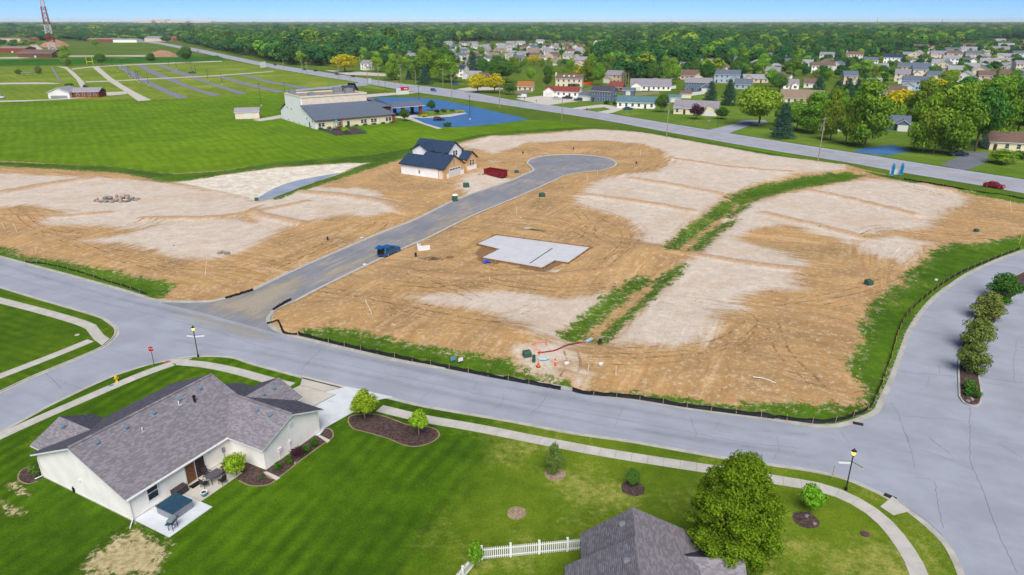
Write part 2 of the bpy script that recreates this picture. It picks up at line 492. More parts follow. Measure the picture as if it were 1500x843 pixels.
M['dust'] = decal_mat('tracked_dust', '#b5a68e', '#c6baa4', 2.5, 3.5, .9, .5, R(64)); M['dust2'] = decal_mat('tracked_dust_street', '#aaa18f', '#bdb4a2', 2.5, 3.5, .8, .4, R(-24)); M['straw'] = decal_mat('straw_patch', '#8f8258', '#bfb28c', .8, 3.6, 1.1, .92)
M['wheelpath'] = decal_mat('wheel_polish', '#70747e', '#7c808a', 1.2, 1.2, .25, .35, R(-24))

# --- sidewalks, slab by slab
def sidewalk(px_pts, width, step=1.55, z=0.165, mat='concrete', gap=0.025):
    line = resample(smooth_line(pxl(px_pts), 6), step)
    base = MB(); strip(base, line, -width/2+.02, width/2-.02, z-0.02)
    root = base.build('sidewalk', M['crack']); root['kind'] = 'structure'
    a = offset_line(line, -width/2); b = offset_line(line, width/2)
    for i in range(len(line)-1):
        t = (line[i+1]-line[i]).normalized()*gap*.5
        q = [a[i]+t, a[i+1]-t, b[i+1]-t, b[i]+t]
        MB().prism([(p.x,p.y) for p in q], z-0.1, z).build('slab', M[mat], root)
    return root
sidewalk([(-40,640),(0,622),(60,592)] and [(-40,660),(40,623),(120,588),(180,562),(228,543),(262,531.5)], 1.35)
sidewalk([(262,532.5),(300,536),(345,545),(395,559),(436,569)], 1.4)
sidewalk([(556,600),(620,615),(700,629),(790,647),(880,664),(960,677),(1045,690)], 1.4)
sidewalk([(1046,690),(1130,704),(1200,716),(1240,730),(1275,750),(1300,772),(1322,800),(1340,830),(1350,860),(1356,900)], 1.4)
sidewalk([(-60,426),(0,441.5),(60,457),(115,473),(139,483)], 1.5)
sidewalk([(-60,576),(0,553),(60,530),(110,510),(144,496)], 1.4)
# corner ramps
def slabpoly(name, pp, z, mat, parent=None, t=0.1):
    P = pxl(pp); 
    ar = sum(P[i].x*P[(i+1)%len(P)].y-P[(i+1)%len(P)].x*P[i].y for i in range(len(P)))
    if ar < 0: P = P[::-1]
    return MB().prism([(p.x,p.y) for p in P], z-t, z).build(name, M[mat], parent)
for pp in ([(122,478),(142,479),(153,493),(161,498),(150,508),(142,502),(138,499.5)], [(236,532),(250,529),(282,526.5),(262,535)], [(1289,744.5),(1307,729.5),(1332,751),(1308,757)]):
    slabpoly('kerb_ramp', pp, 0.172, 'concrete')['kind'] = 'structure'
slabpoly('tactile_pad', [(237.5,533),(247,530),(252,531.2),(243,534.6)], 0.18, 'concrete').data.materials[0] = plain('tactile_brick', '#9a5a58', .15)
bpy.data.objects['tactile_pad']['kind'] = 'structure'

# --- driveway of the white ranch house
dw = empty('driveway', at(480,590)); dw['kind'] = 'structure'; dwi = Matrix.Translation(-dw.location)
def drive_piece(pp, z, mat):
    o = slabpoly('slab', pp, z, mat, dw); o.data.transform(dwi); return o
drive_piece([(444,552),(440,566),(475,575),(508,568)], 0.15, 'concrete_old')
drive_piece([(439.5,566.6),(401,585),(395,600),(420,612),(457,598),(476,588),(492,579.5),(474.5,575.6)], 0.17, 'concrete_old')
drive_piece([(509,568.4),(476,575.8),(493,580),(477,588.6),(458,598.6),(440,606),(440,640),(468,640),(477,628.5),(515,607),(548,590)], 0.172, 'concrete_new')
drive_piece([(510,568.2),(548.5,589.6),(557,587),(575,583.2)], 0.152, 'concrete_new')

# --- sealed cracks and the joint down the middle of the street
def cracks(name, lines, w, z, seed=1, parent=None):
    rnd = random.Random(seed); mb = MB()
    for L in lines:
        P = resample(smooth_line(pxl(L), 4), 0.5)
        for p in P[1:-1]: p.x += rnd.gauss(0,.05); p.y += rnd.gauss(0,.05)
        ww = w*rnd.uniform(.7,1.3); strip(mb, P, -ww/2, ww/2, z)
    o = mb.build(name, M['crack'], parent); return o
centre = [[(-80,378),(60,420),(140,442),(300,481),(380,507),(470,527),(600,555),(700,577),(770,591),(900,613),(1000,632),(1100,650),(1180,657)]]
cracks('joint', centre, 0.05, 0.026, 2, road)
cl_lines = [[(638,560),(628,575),(612,590)],[(800,580),(790,596),(772,610)],[(912,600),(906,612),(900,628)],[(1012,612),(1015,622),(1020,640)],[(1055,616),(1047,630)],[(700,560),(690,575)],[(737,577),(735,590),(724,600)],
   [(1303,590),(1312,600),(1320,620),(1328,640),(1333,650)],[(1421,595),(1421,640),(1423,680),(1440,720),(1462,780),(1490,840)],[(1325,633),(1335,660),(1340,690)],[(1368,705),(1375,745),(1382,775)],
   [(1319,545),(1350,548),(1400,552)],[(1360,552),(1358,568),(1345,572)],[(1375,535),(1376,548)],[(1489,500),(1485,530),(1486,560)],[(1232,633),(1240,645),(1247,652)],[(1138,640),(1140,660),(1132,675)],[(1350,660),(1385,672),(1430,690)],
   [(1462,650),(1480,660),(1500,672)],[(1295,722),(1325,742),(1360,765),(1385,790)],[(1340,700),(1370,705)],[(60,540),(90,570)],[(82,555),(130,575)],[(470,512),(440,545)],[(1318,610),(1350,612),(1420,618)],[(1360,640),(1395,668)],[(1427,552),(1500,562)]]
cracks('crack', cl_lines, 0.035, 0.027, 5, road)

decal('dust', [(300,446),(360,432),(400,414),(440,402),(455,410),(420,436),(400,450),(390,468),(372,470),(340,460),(310,455)], .042, 'dust', .4, new_road)
decal('dust', [(585,356),(620,342),(650,322),(690,306),(700,312),(650,335),(612,352)], .042, 'dust', .4, new_road)
decal('dust', [(470,404),(520,380),(560,362),(570,372),(530,388),(480,410)], .042, 'dust', .4, new_road)
decal('dust', [(240,448),(300,462),(360,476),(410,490),(395,505),(330,490),(260,465)], .031, 'dust2', .5, road)
decal('wheel_path', [(-60,371),(60,408),(200,447),(300,470),(420,502),(520,525),(700,563),(900,599),(1100,632),(1180,640),(1180,636),(1100,628),(900,595),(700,558),(520,520),(420,497),(300,465),(200,441),(60,403),(-60,367)], .029, 'wheelpath', .5, road)
decal('wheel_path', [(250,500),(380,520),(520,550),(700,590),(900,628),(1080,655),(1200,672),(1200,668),(1080,650),(900,623),(700,585),(520,545),(380,515),(250,495)], .029, 'wheelpath', .5, road)

# --- planted island in the boulevard
isl_px = [(1406.5,582),(1413,591),(1423,594.7),(1434,592),(1435.5,572),(1432,547),(1436.6,519.6),(1448,479.6),(1463,454.5),(1483,436),(1510,421),(1560,402),(1560,388),(1500,400),(1462,424),(1436,452),(1420,480),(1410,506),(1405.5,534.6)]
isl = smooth_line(pxl(isl_px)+[pxl(isl_px)[0]], 3)
mb = MB(); solid_strip(mb, isl, -0.18, 0.0, 0.0, 0.17)
k = mb.build('kerb', M['concrete_kerb']); k['kind'] = 'structure'
sheet('planted_island', isl[:-1], 0.15, M['mulch'])

# --- main road across the middle distance
MAIN_N = [(150,56),(218,60.5),(262,67.2),(300,74),(373,89.6),(450,102.4),(525,113.8),(588,122.7),(675,133),(750,147),(850,160.5),(975,180.5),(1123,204.5),(1265,226.5),(1375,244),(1500,263.5),(1650,288)]
MAIN_S = [(150,57.5),(218,63),(262,71),(300,79),(373,95),(450,109),(525,121),(600,134),(675,145),(750,156),(875,175),(975,193.5),(1125,220),(1232,237),(1320,253),(1425,270.5),(1500,284),(1650,312)]
mn = smooth_line(pxl(MAIN_N), 3); ms = smooth_line(pxl(MAIN_S), 3)
main_road = sheet('main_road', mn + ms[::-1], 0.06, M['main_road'])
mid = [(a+b)*.5 for a, b in zip(mn, ms)]
mk = MB(); strip(mk, mid, -.22, -.08, 0.075); strip(mk, mid, .08, .22, 0.075); mk.build('centre_line', M['paint_yellow'], main_road)
mk = MB(); strip(mk, mn, -1.3, -1.12, 0.075); strip(mk, ms, 1.12, 1.3, 0.075); mk.build('edge_line', M['paint_white'], main_road)
cracks('crack', [[(1195,228),(1260,241),(1330,247)],[(1340,247),(1356,243)],[(1150,212),(1220,224)],[(1380,258),(1440,266),(1490,275)],[(1000,187),(1060,198)],[(900,175),(960,186)]], 0.12, 0.08, 9, main_road)

# --- side roads and drives off the main road
def road_px(name, pp, z, mat): return sheet(name, smooth_line(pxl(pp), 1), z, M[mat])
road_px('side_road', [(1038,190.5),(1060,186),(1078,181),(1086,177),(1120,176),(1125,180),(1100,184),(1080,191),(1068,195.5)], 0.05, 'street')
road_px('driveway', [(1378,241),(1400,232),(1415,226),(1402,222),(1445,224),(1450,231),(1445,238),(1425,247),(1408,250)], 0.05, 'drive')
road_px('driveway', [(1248,223),(1268,217),(1310,213),(1335,222),(1300,228),(1275,226)], 0.045, 'blue_lot')
road_px('driveway', [(755,145),(800,140),(845,143),(860,148),(835,150),(800,155),(790,153)], 0.05, 'concrete_old')
road_px('driveway', [(836,159),(850,157),(880,153.5),(905,156),(913,160),(900,165),(883,168),(870,165.5),(895,160.5),(885,157.5),(862,159.5),(846,161.5)], 0.05, 'concrete_old')
road_px('driveway', [(668,131),(690,128),(730,128),(740,131),(720,132),(700,133),(690,135.5)], 0.05, 'concrete_old')
road_px('driveway', [(475,103),(520,105),(560,108),(588,111),(585,113),(540,111),(508,110)], 0.05, 'concrete_old')
road_px('driveway', [(1235,145),(1250,141),(1258,143),(1240,147)], 0.05, 'concrete_old')
road_px('driveway', [(1286,152),(1303,147),(1312,150),(1303,156),(1288,156)], 0.05, 'street')
road_px('driveway', [(947,117),(960,112.5),(1000,112),(1000,115),(970,117)], 0.05, 'concrete_old')
for nm, pp in (('yard', [(755,147),(800,138),(850,130),(900,131),(1000,140),(1100,140),(1300,150),(1400,165),(1500,175),(1700,200),(1650,280),(1500,262),(1375,243),(1265,225),(1123,203.5),(975,179.5),(850,159.5)]),):
    sheet(nm, pxl(pp), 0.02, M['lawn_far'])
sheet('yard', pxl([(1240,113),(1270,109),(1330,112),(1345,118),(1300,121),(1255,120)]), 0.05, M['lawn_far'])

# --- meadow with lanes on the left, beyond the mown field
sheet('field', pxl([(-700,150),(0,149),(140,147),(225,146),(330,143),(372,138),(420,134),(560,150),(640,170),(820,178),(880,190),(960,196),(1100,217),(1200,236),(1100,300),(500,330),(100,320),(-700,300)]), 0.015, M['field'])
sheet('meadow', pxl([(-700,152),(0,149),(140,147),(225,146),(330,143),(372,138),(420,134),(530,128),(590,136),(525,121.5),(450,110),(373,96),(340,90),(200,96),(0,98),(-700,99)]), 0.03, M['cemetery_grass'])
def z1(pts): return [(x/3.995, y/3.995) for x, y in pts]
lanes = [('lane','lane',[(680,385),(715,385),(860,470),(1000,535),(1105,573),(1045,580),(920,525),(780,455)]),
 ('lane','lane',[(790,380),(832,380),(960,440),(1100,500),(1200,535),(1297,557),(1240,563),(1050,500),(880,430)]),
 ('lane','lane',[(905,377),(948,377),(1100,435),(1250,490),(1437,545),(1437,553),(1395,553),(1200,485),(1060,440)]),
 ('lane','lane',[(1250,444),(1292,444),(1400,475),(1560,515),(1670,538),(1620,544),(1450,505)]),
 ('lane','lane',[(1383,435),(1420,435),(1600,480),(1830,520),(1800,528),(1550,482)]),
 ('path','concrete_old',[(535,390),(572,388),(650,455),(720,500),(790,540),(885,588),(808,594),(735,540),(640,480)]),
 ('path','concrete_old',[(330,390),(392,394),(440,430),(495,485),(500,510),(545,545),(735,537),(745,552),(560,570),(520,575),(470,510),(445,465),(385,405)]),
 ('path','gravel',[(420,403),(540,390),(780,377),(1060,366),(1300,357),(1300,362),(1060,372),(780,383),(540,396),(420,409)]),
 ('path','gravel',[(500,478),(700,472),(830,463),(1250,443),(1600,418),(1600,422),(1250,449),(830,469),(690,478),(500,485)]),
 ('path','concrete_old',[(-600,490),(0,487),(200,484),(300,486),(360,490),(300,494),(200,494),(0,496),(-600,499)]),
 ('path','concrete_old',[(-600,605),(0,592),(280,585),(530,566),(560,570),(400,582),(150,596),(-600,615)]),
 ('path','lane',[(296,390),(306,390),(360,480),(348,484)]),
 ('path','gravel',[(-300,345),(100,335),(240,325),(420,327),(640,326),(1040,322),(1060,330),(900,334),(640,332),(420,334),(240,334),(100,345)]),
 ('path','gravel',[(170,265),(215,262),(250,290),(262,330),(245,330),(225,295)])]
for i, (nm, mt, pp) in enumerate(lanes): sheet(nm, pxl(z1(pp)), 0.05+0.006*i, M[mt])
road_px('lane', [(415,134),(440,131),(480,127.5),(520,123),(527,121.5),(545,125),(530,126.5),(500,129.5),(460,132),(430,135.5)], 0.14, 'street')
# --- low dark bank behind the meadow
def bank(name, pp, h, mat, w):
    P = smooth_line(pxl(pp), 4); mb = MB(); n = len(P)
    prof = [(-w,0),(-w*.5,h*.6),(0,h),(w*.5,h*.7),(w,0)]
    vs = []; rnd = random.Random(3)
    for o_, z_ in prof: vs += [(p.x,p.y,max(z_*rnd.uniform(.75,1.1),-.05)) for p in offset_line(P, o_)]
    fs = [(j*n+i, j*n+i+1, (j+1)*n+i+1, (j+1)*n+i) for j in range(len(prof)-1) for i in range(n-1)]
    mb.add(vs, fs); o = mb.build(name, M[mat], smooth=True); o['kind'] = 'structure'; return o
M['bank'] = grass_mat('bank_grass', '#204a10', '#356418', '#48702a', scale=.3)
bank('bank', [(-100,96.5),(0,95),(80,94),(160,92),(240,91),(320,88)], 4.5, 'bank', 16)

# --- church parking lot and drives
lot = road_px('parking_lot', [(529,144.5),(560,143),(614,143.5),(650,147),(700,158),(760,171.5),(774,176),(735,181),(690,185.5),(650,187.5),(628,183),(600,173.5),(585,170),(560,158)], 0.045, 'blue_lot')
road_px('driveway', [(520,140),(560,137),(600,135.2),(613,136.2),(590,138.5),(560,141),(535,143.5)], 0.05, 'concrete_old')
road_px('path', [(578,170),(600,171),(622,181),(648,188.5),(641,189.5),(612,180),(595,174.5),(580,173)], 0.06, 'concrete')
road_px('path', [(595,168.5),(640,170),(680,165),(684,166.5),(660,171.5),(620,173.5),(600,172)], 0.05, 'concrete')
sheet('planting_bed', pxl([(610,169),(625,163.5),(660,161),(682,163.5),(660,167.5),(630,171),(613,171.5)]), 0.10, M['lawn_far'], skirt=.05)
road_px('driveway', [(370,176),(400,171),(415,168),(420,172),(400,175.5),(380,178)], 0.05, 'concrete')
# ================================================================== THE BUILDING SITE (bare graded earth)
def lump(X, Y, s, seed):
    r = np.random.RandomState(seed); o = np.zeros(X.shape)
    for k in range(7):
        a = r.uniform(0, 6.28); f = s*r.uniform(.5, 1.9); o += np.sin((X*math.cos(a)+Y*math.sin(a))*f + r.uniform(0, 6.28)+1.5*np.sin((Y*math.cos(a)-X*math.sin(a))*f*.6+r.uniform(0,6)))
    return o/7

lw_in = offset_line(lk_w, 0.6); le_in = offset_line(lk_e, 0.6); cu_in = offset_line(cl, 0.62)
site = lw_in + [at(325,439.5), at(425,440)][:0] + cu_in + le_in + pxl([(1700,300),(1650,320),(1500,292),(1425,279),(1320,260),(1270,250),(1238,241),(1222,240),(1125,224),(975,197),(900,186),(860,183),(700,198),(590,220),(540,228),(400,238),(330,250),(250,255),(160,244),(0,236),(-160,230)])
GX0, GX1, GY0, GY1, STEP = -175.0, 185.0, 55.0, 275.0, 0.45
# the far rows may be coarser: they are seen at a grazing angle
ys = [GY0]
while ys[-1] < GY1: ys.append(ys[-1] + (0.42 if ys[-1] < 150 else 0.62))
xs = np.arange(GX0, GX1, 0.5); ys = np.array(ys)
X, Y = np.meshgrid(xs, ys)
D = sdf(site, X, Y)
jit = lump(X, Y, .35, 5)*.9 + lump(X, Y, 1.3, 6)*.5
pale = [[(0,256),(140,262),(240,270),(320,283),(385,297),(350,318),(290,322),(235,331),(205,336),(125,332),(55,330),(75,318),(110,312),(65,306),(35,302),(0,304),(-120,300),(-120,250)],
 [(122,355),(165,349),(200,341),(230,332),(290,322),(345,322),(375,330),(410,338),(395,347),(365,362),(345,372),(310,381),(262,380),(225,368),(175,359)],
 [(375,334),(375,300),(420,285),(460,276),(525,277),(552,284),(552,292),(585,302),(580,310),(540,318),(500,316),(460,324),(420,335),(385,350)],
 [(676,214),(705,205),(760,200),(870,191),(940,195),(1010,204),(1100,218),(1180,234),(1232,238),(1240,250),(1160,256),(1110,268),(1066,287),(1025,315),(970,362),(945,362),(938,340),(915,322),(880,310),(845,298),(855,282),(880,265),(915,258),(965,252),(988,238),(972,222),(935,212),(890,207),(830,207),(770,212),(722,226)],
 [(596,438),(640,433),(700,430),(760,433),(815,441),(860,437),(910,428),(880,450),(830,490),(815,500),(785,497),(765,478),(730,462),(690,455),(640,448)],
 [(896,502),(950,448),(1003,393),(1060,340),(1090,300),(1180,280),(1270,264),(1340,268),(1395,282),(1425,297),(1390,306),(1370,322),(1355,335),(1322,339),(1260,345),(1245,358),(1230,352),(1150,330),(1110,335),(1085,345),(1080,352),(1140,372),(1180,387),(1165,408),(1170,425),(1120,430),(1085,440),(1085,455),(1045,458),(1042,485),(1020,503),(985,508),(930,505)],
 [(1100,400),(1140,392),(1165,405),(1130,425),(1105,420)],
 [(1262,355),(1310,348),(1355,358),(1350,372),(1320,385),(1270,372)],
 [(838,507),(835,523),(832,545),(850,560),(862,548),(840,520),(825,500),(760,515),(770,540),(815,560)],
 [(690,255),(720,250),(742,258),(748,264),(690,285),(680,280),(668,272)]]
grassp = [[(1062,291),(1110,272),(1180,258),(1240,252),(1268,257),(1240,267),(1170,278),(1110,291),(1084,302),(1075,294)],
 [(968,368),(1000,338),(1030,318),(1055,296),(1077,294),(1072,308),(1048,322),(1036,331),(1000,360),(984,374)],
 [(1009,366),(1030,342),(1056,327),(1078,322),(1072,330),(1050,345),(1027,368)],
 [(1082,303),(1100,297),(1098,304),(1070,318),(1062,316)],
 [(820,492),(858,458),(900,425),(925,408),(950,404),(955,409),(915,436),(870,478),(858,490),(838,499)],
 [(872,500),(900,470),(935,445),(960,420),(965,405),(1003,392),(990,408),(955,440),(920,470),(893,500),(885,503)],
 [(432,490),(452,483),(480,481),(520,482),(540,490),(585,500),(640,508),(665,515),(700,520),(745,532),(770,545),(830,560),(830,580),(700,565),(560,535),(450,507)],
 [(838,578),(880,572),(940,575),(990,578),(1040,590),(1090,590),(1160,592),(1220,592),(1262,592),(1272,575),(1240,545),(1246,525),(1262,500),(1265,470),(1285,440),(1310,420),(1328,418),(1322,408),(1350,388),(1362,370),(1395,359),(1440,356),(1500,345),(1560,330),(1600,350),(1500,378),(1400,425),(1340,490),(1310,570),(1300,600),(1250,630),(1120,625),(1000,605),(860,585)],
 [(-60,350),(10,362),(30,375),(60,377),(100,383),(150,395),(215,408),(258,418),(240,432),(215,442),(150,425),(0,382),(-60,370)],
 [(-180,225),(0,236),(160,242),(255,254),(330,249),(400,236),(540,226),(700,196),(860,181),(980,194),(1130,222),(1215,236),(1240,238),(1130,228),(940,194),(868,190),(760,198),(690,206),(640,218),(590,234),(545,248),(470,272),(405,294),(398,290),(430,276),(500,255),(540,240),(510,240),(400,247),(330,257),(290,264),(258,268),(240,268),(180,255),(100,250),(0,245),(-180,236)],
 [(1268,250),(1320,258),(1425,277),(1500,290),(1600,315),(1600,325),(1500,300),(1430,288),(1380,276),(1330,268),(1280,257)]]
pale_d = np.max([sdf(pxl(p, .4), X, Y) for p in pale], axis=0) + jit*1.0
grass_d = np.max([sdf(pxl(p, .4), X, Y) for p in grassp], axis=0) + jit*.35 + .35
basin_d = sdf(pxl([(250,270),(290,265),(400,250),(535,240),(540,243),(490,260),(430,280),(400,293),(375,297),(330,286)]), X, Y)
wet_d = sdf(pxl([(372,297),(380,290),(402,276),(430,266),(470,258),(500,254),(480,262),(440,276),(410,288),(398,293)]), X, Y)
weed_d = np.max([sdf(pxl(p, .4), X, Y) for p in [[(1100,360),(1170,355),(1240,365),(1235,385),(1170,385),(1120,375)],[(770,520),(830,540),(830,560),(780,550)],[(900,570),(1000,575),(1010,590),(890,580)]]], axis=0)
RISE = 0.55*np.clip((D-.6)/7, 0, 1)**1.3
Z = 0.10 + RISE + 0.06*lump(X, Y, .25, 2) + 0.03*lump(X, Y, 1.1, 3)
Z += np.where(pale_d > 0, 0.0, 1.0)*np.clip(-pale_d/4, 0, 1)*(0.08*lump(X, Y, .8, 9)+.07*lump(X, Y, 2.0, 10))
BM_ = np.zeros(X.shape)
def berm(px_pts, w, h, skew=0.0):
    global Z, BM_
    d = ldist(smooth_line(pxl(px_pts), 3), X, Y); Z = Z + h*1.25*np.exp(-(d/w)**2)*(1+.4*lump(X, Y, .7, 12)); BM_ = np.maximum(BM_, np.exp(-(d/(w*1.25))**2))
for pp, w, h in (([(925,266),(985,276),(1060,290)],1.3,.55),([(850,289),(930,300),(1012,314)],1.3,.5),([(-60,296),(0,288),(60,277),(130,266)],2.2,.6),([(440,286),(500,291),(560,300),(590,312)],1.8,.5),
   ([(1185,284),(1250,298),(1340,320)],1.2,.55),([(1120,318),(1190,335),(1255,352)],1.3,.55),([(210,325),(330,322),(450,300)],1.3,.35),([(0,322),(90,322),(160,316)],1.2,.3),([(375,318),(420,328),(440,332)],1.5,.5),
   ([(985,375),(1040,383),(1120,395),(1180,402)],1.2,.35),([(615,322),(690,318),(760,322)],.8,.25),([(800,330),(850,345),(905,372)],.8,.2),([(985,236),(1080,250),(1160,256)],1.2,.4),([(1350,275),(1420,286),(1470,292)],1.6,.5),
   ([(560,395),(640,408),(760,412),(900,400)],.9,.22),([(1190,470),(1260,490)],1.2,.3)):
    berm(pp, w, h)
for (x_, y_, r_, h_) in ((945,385,7,.9),(975,378,5,.6),(760,497,5,.7),(1060,480,4,.6),(1180,560,6,.4),(450,478,4,.5),(720,205,6,.7),(765,212,5,.6),(945,217,6,.5),(1200,230,5,.3),(760,535,3,.4),(815,548,3,.4)):
    p = at(x_, y_); Z += h_*np.exp(-((X-p.x)**2+(Y-p.y)**2)/r_**2)*(1+.25*lump(X, Y, 1.2, 14))
# drainage swale and the retention basin
sw = ldist(smooth_line(pxl([(1250,258),(1160,268),(1090,294),(1058,318),(1010,362),(965,395),(940,420),(895,460),(850,498)]), 4), X, Y)
Z -= .75*np.exp(-(sw/3.0)**2)
Z -= .25*np.clip(basin_d/9, 0, 1)
Z -= .6*np.clip((wet_d+2.0)/3, 0, 1)
# level ground under the foundation and the unfinished house
for pp in ([(690,372),(722,342),(872,362),(795,400)], [(585,256),(650,266),(712,248),(650,236)]):
    q = np.clip(sdf(pxl(pp), X, Y)/1.5+1, 0, 1); Z = Z*(1-q)+.62*q
Z = np.maximum(Z, .08)
edge = np.clip((D+.15)/1.2, 0, 1)
Z = 0.13*(1-edge)+Z*edge
Z = np.where(D > -0.05, Z, -0.6)
keep = (D > -1.2)
NXg = len(xs); NYg = len(ys)
idx = np.arange(NXg*NYg).reshape(NYg, NXg)
kf = keep[:-1,:-1] | keep[1:,1:] | keep[:-1,1:] | keep[1:,:-1]
quads = np.stack([idx[:-1,:-1][kf], idx[:-1,1:][kf], idx[1:,1:][kf], idx[1:,:-1][kf]], 1)
used, inv = np.unique(quads, return_inverse=True)
V = np.stack([X.ravel(), Y.ravel(), Z.ravel()], 1)[used]
def site_z(x, y):
    i = int(np.clip(np.searchsorted(ys, y), 1, NYg-1)); j = int(np.clip(np.searchsorted(xs, x), 1, NXg-1))
    return float(max(Z[i,j], Z[i-1,j-1], Z[i-1,j], Z[i,j-1]))

t = NT('site_earth')
v = t.pos()
ap, ag, ab, aw = (t.attr(k_) for k_ in ('pale','grassy','basin','weed'))
n1 = t.noise(v, 0.5, 6, 0.65); n2 = t.noise(v, 2.6, 5, 0.65); n3 = t.noise(v, 9, 4, 0.7)
n0 = t.noise(v, 0.09, 4, 0.6)
s1 = t.noise(t.pos(rot=R(-64), scale=(.12,1,1)), 0.55, 7, 0.66, 1.3)
s2 = t.noise(t.pos(rot=R(24), scale=(.12,1,1)), 0.55, 7, 0.66, 1.3)
dirm = t.ramp(t.noise(v, 0.035, 2), 0.42, 0.58)
sm = t.n('ShaderNodeMix'); sm.data_type = 'FLOAT'
t.l(dirm, sm.inputs[0]); t.l(s1, sm.inputs[2]); t.l(s2, sm.inputs[3]); streak = sm.outputs[0]
brown = t.mix(t.ramp(streak, 0.25, 0.75), hexc('#9b7a4e'), hexc('#c09b6c'))
brown = t.mix(t.ramp(n0, 0.40, 0.68, 0, .55), brown, hexc('#846a4f'))
brown = t.mix(t.ramp(t.math('ADD', t.math('MULTIPLY', streak, .6), t.math('MULTIPLY', n2, .4)), 0.53, 0.66, 0, .55), brown, hexc('#cdb799'))
palec = t.mix(t.ramp(n1, 0.34, 0.66), hexc('#bdafa3'), hexc('#cbbfb2'))
palec = t.mix(t.ramp(streak, 0.52, 0.72, 0, .6), palec, hexc('#d8cfc3'))
palec = t.mix(t.ramp(n0, 0.5, 0.66, 0, .45), palec, hexc('#bca58c'))
fr = t.noise(v, 0.55, 8, 0.72, 1.2)
palec = t.mix(t.ramp(t.math('ABSOLUTE', t.math('SUBTRACT', fr, 0.5)), 0.0, 0.014, .28, 0.0), palec, hexc('#6f5c50'))
pf = t.math('ADD', ap, t.math('ADD', t.math('MULTIPLY', t.math('SUBTRACT', streak, .5), 9.0), t.math('MULTIPLY', t.math('SUBTRACT', n2, .5), 3.0)))
col = t.mix(t.ramp(pf, -2.0, 1.6), brown, palec)
col = t.mix(t.ramp(t.math('ADD', t.attr('berm'), t.math('MULTIPLY', t.math('SUBTRACT', n2, .5), .9)), .3, .9, 0, .8), col, hexc('#a5835f'))
basin = t.mix(t.ramp(n1, 0.35, 0.65), hexc('#c4b8aa'), hexc('#dcd6ca'))
col = t.mix(t.ramp(ab, -0.5, 1.2), col, basin)
gc, fine = grass_nodes(t, hexc('#34520c'), hexc('#547416'), hexc('#7c8438'), scale=1.2)
gf = t.math('ADD', ag, t.math('ADD', t.math('MULTIPLY', t.math('SUBTRACT', n1, .5), 5.0), t.math('MULTIPLY', t.math('SUBTRACT', n2, .5), 5.0)))
col = t.mix(t.ramp(gf, -0.3, 0.5), col, gc)
wf = t.math('MULTIPLY', t.ramp(aw, -1.5, 3), t.ramp(t.math('ADD', t.math('MULTIPLY', n2, .6), t.math('MULTIPLY', n3, .4)), .48, .58))
col = t.mix(t.math('MULTIPLY', wf, .6), col, hexc('#5c6438'))
bare = t.math('MULTIPLY', t.ramp(t.noise(v, 1.3, 6, .75), .52, .62), t.ramp(ag, 3, .3))
col = t.mix(t.math('MULTIPLY', bare, .7), col, hexc('#bdae90'))
mott = t.ramp(t.noise(v, 1.1, 6, .75, .8), .3, .72, .90, 1.08); c2 = t.n('ShaderNodeCombineXYZ'); [t.l(mott, c2.inputs[i]) for i in range(3)]
col = t.mix(1.0, col, c2.outputs[0], 'MULTIPLY')
clod = t.ramp(n3, .25, .7, .78, 1.15); cc = t.n('ShaderNodeCombineXYZ'); [t.l(clod, cc.inputs[i]) for i in range(3)]
col = t.mix(1.0, col, cc.outputs[0], 'MULTIPLY')
hh = t.math('ADD', t.math('MULTIPLY', streak, .5), t.math('ADD', t.math('MULTIPLY', n2, .4), t.math('MULTIPLY', n3, .25)))
M['earth'] = t.bsdf(col, 0.95, t.bump(hh, .6, 0.3), spec=0.1)
me = mesh_np('construction_ground', V, inv.reshape(-1, 4), M['earth'], True)
for nm, A in (('pale', pale_d), ('grassy', grass_d), ('basin', basin_d), ('weed', weed_d), ('berm', BM_)):
    a = me.attributes.new(nm, 'FLOAT', 'POINT'); a.data.foreach_set('value', A.ravel()[used].astype(np.float32))
site_o = link('construction_ground', me); site_o['kind'] = 'structure'

# standing water in the basin
tw = NT('muddy_water'); vv = tw.pos()
M['water'] = tw.bsdf(tw.mix(tw.ramp(tw.noise(vv, .2, 3), .3, .7), hexc('#8d95a0'), hexc('#a5abb0')), 0.12, tw.bump(tw.noise(vv, 1.5, 2), .04, .02), spec=.5)
wp = smooth_line(pxl([(372,297),(378,290),(402,276),(430,266),(470,258),(503,253),(480,262),(440,276),(412,287),(398,294),(385,298)], .2), 3)
sheet('pond', wp, .2, M['water'])

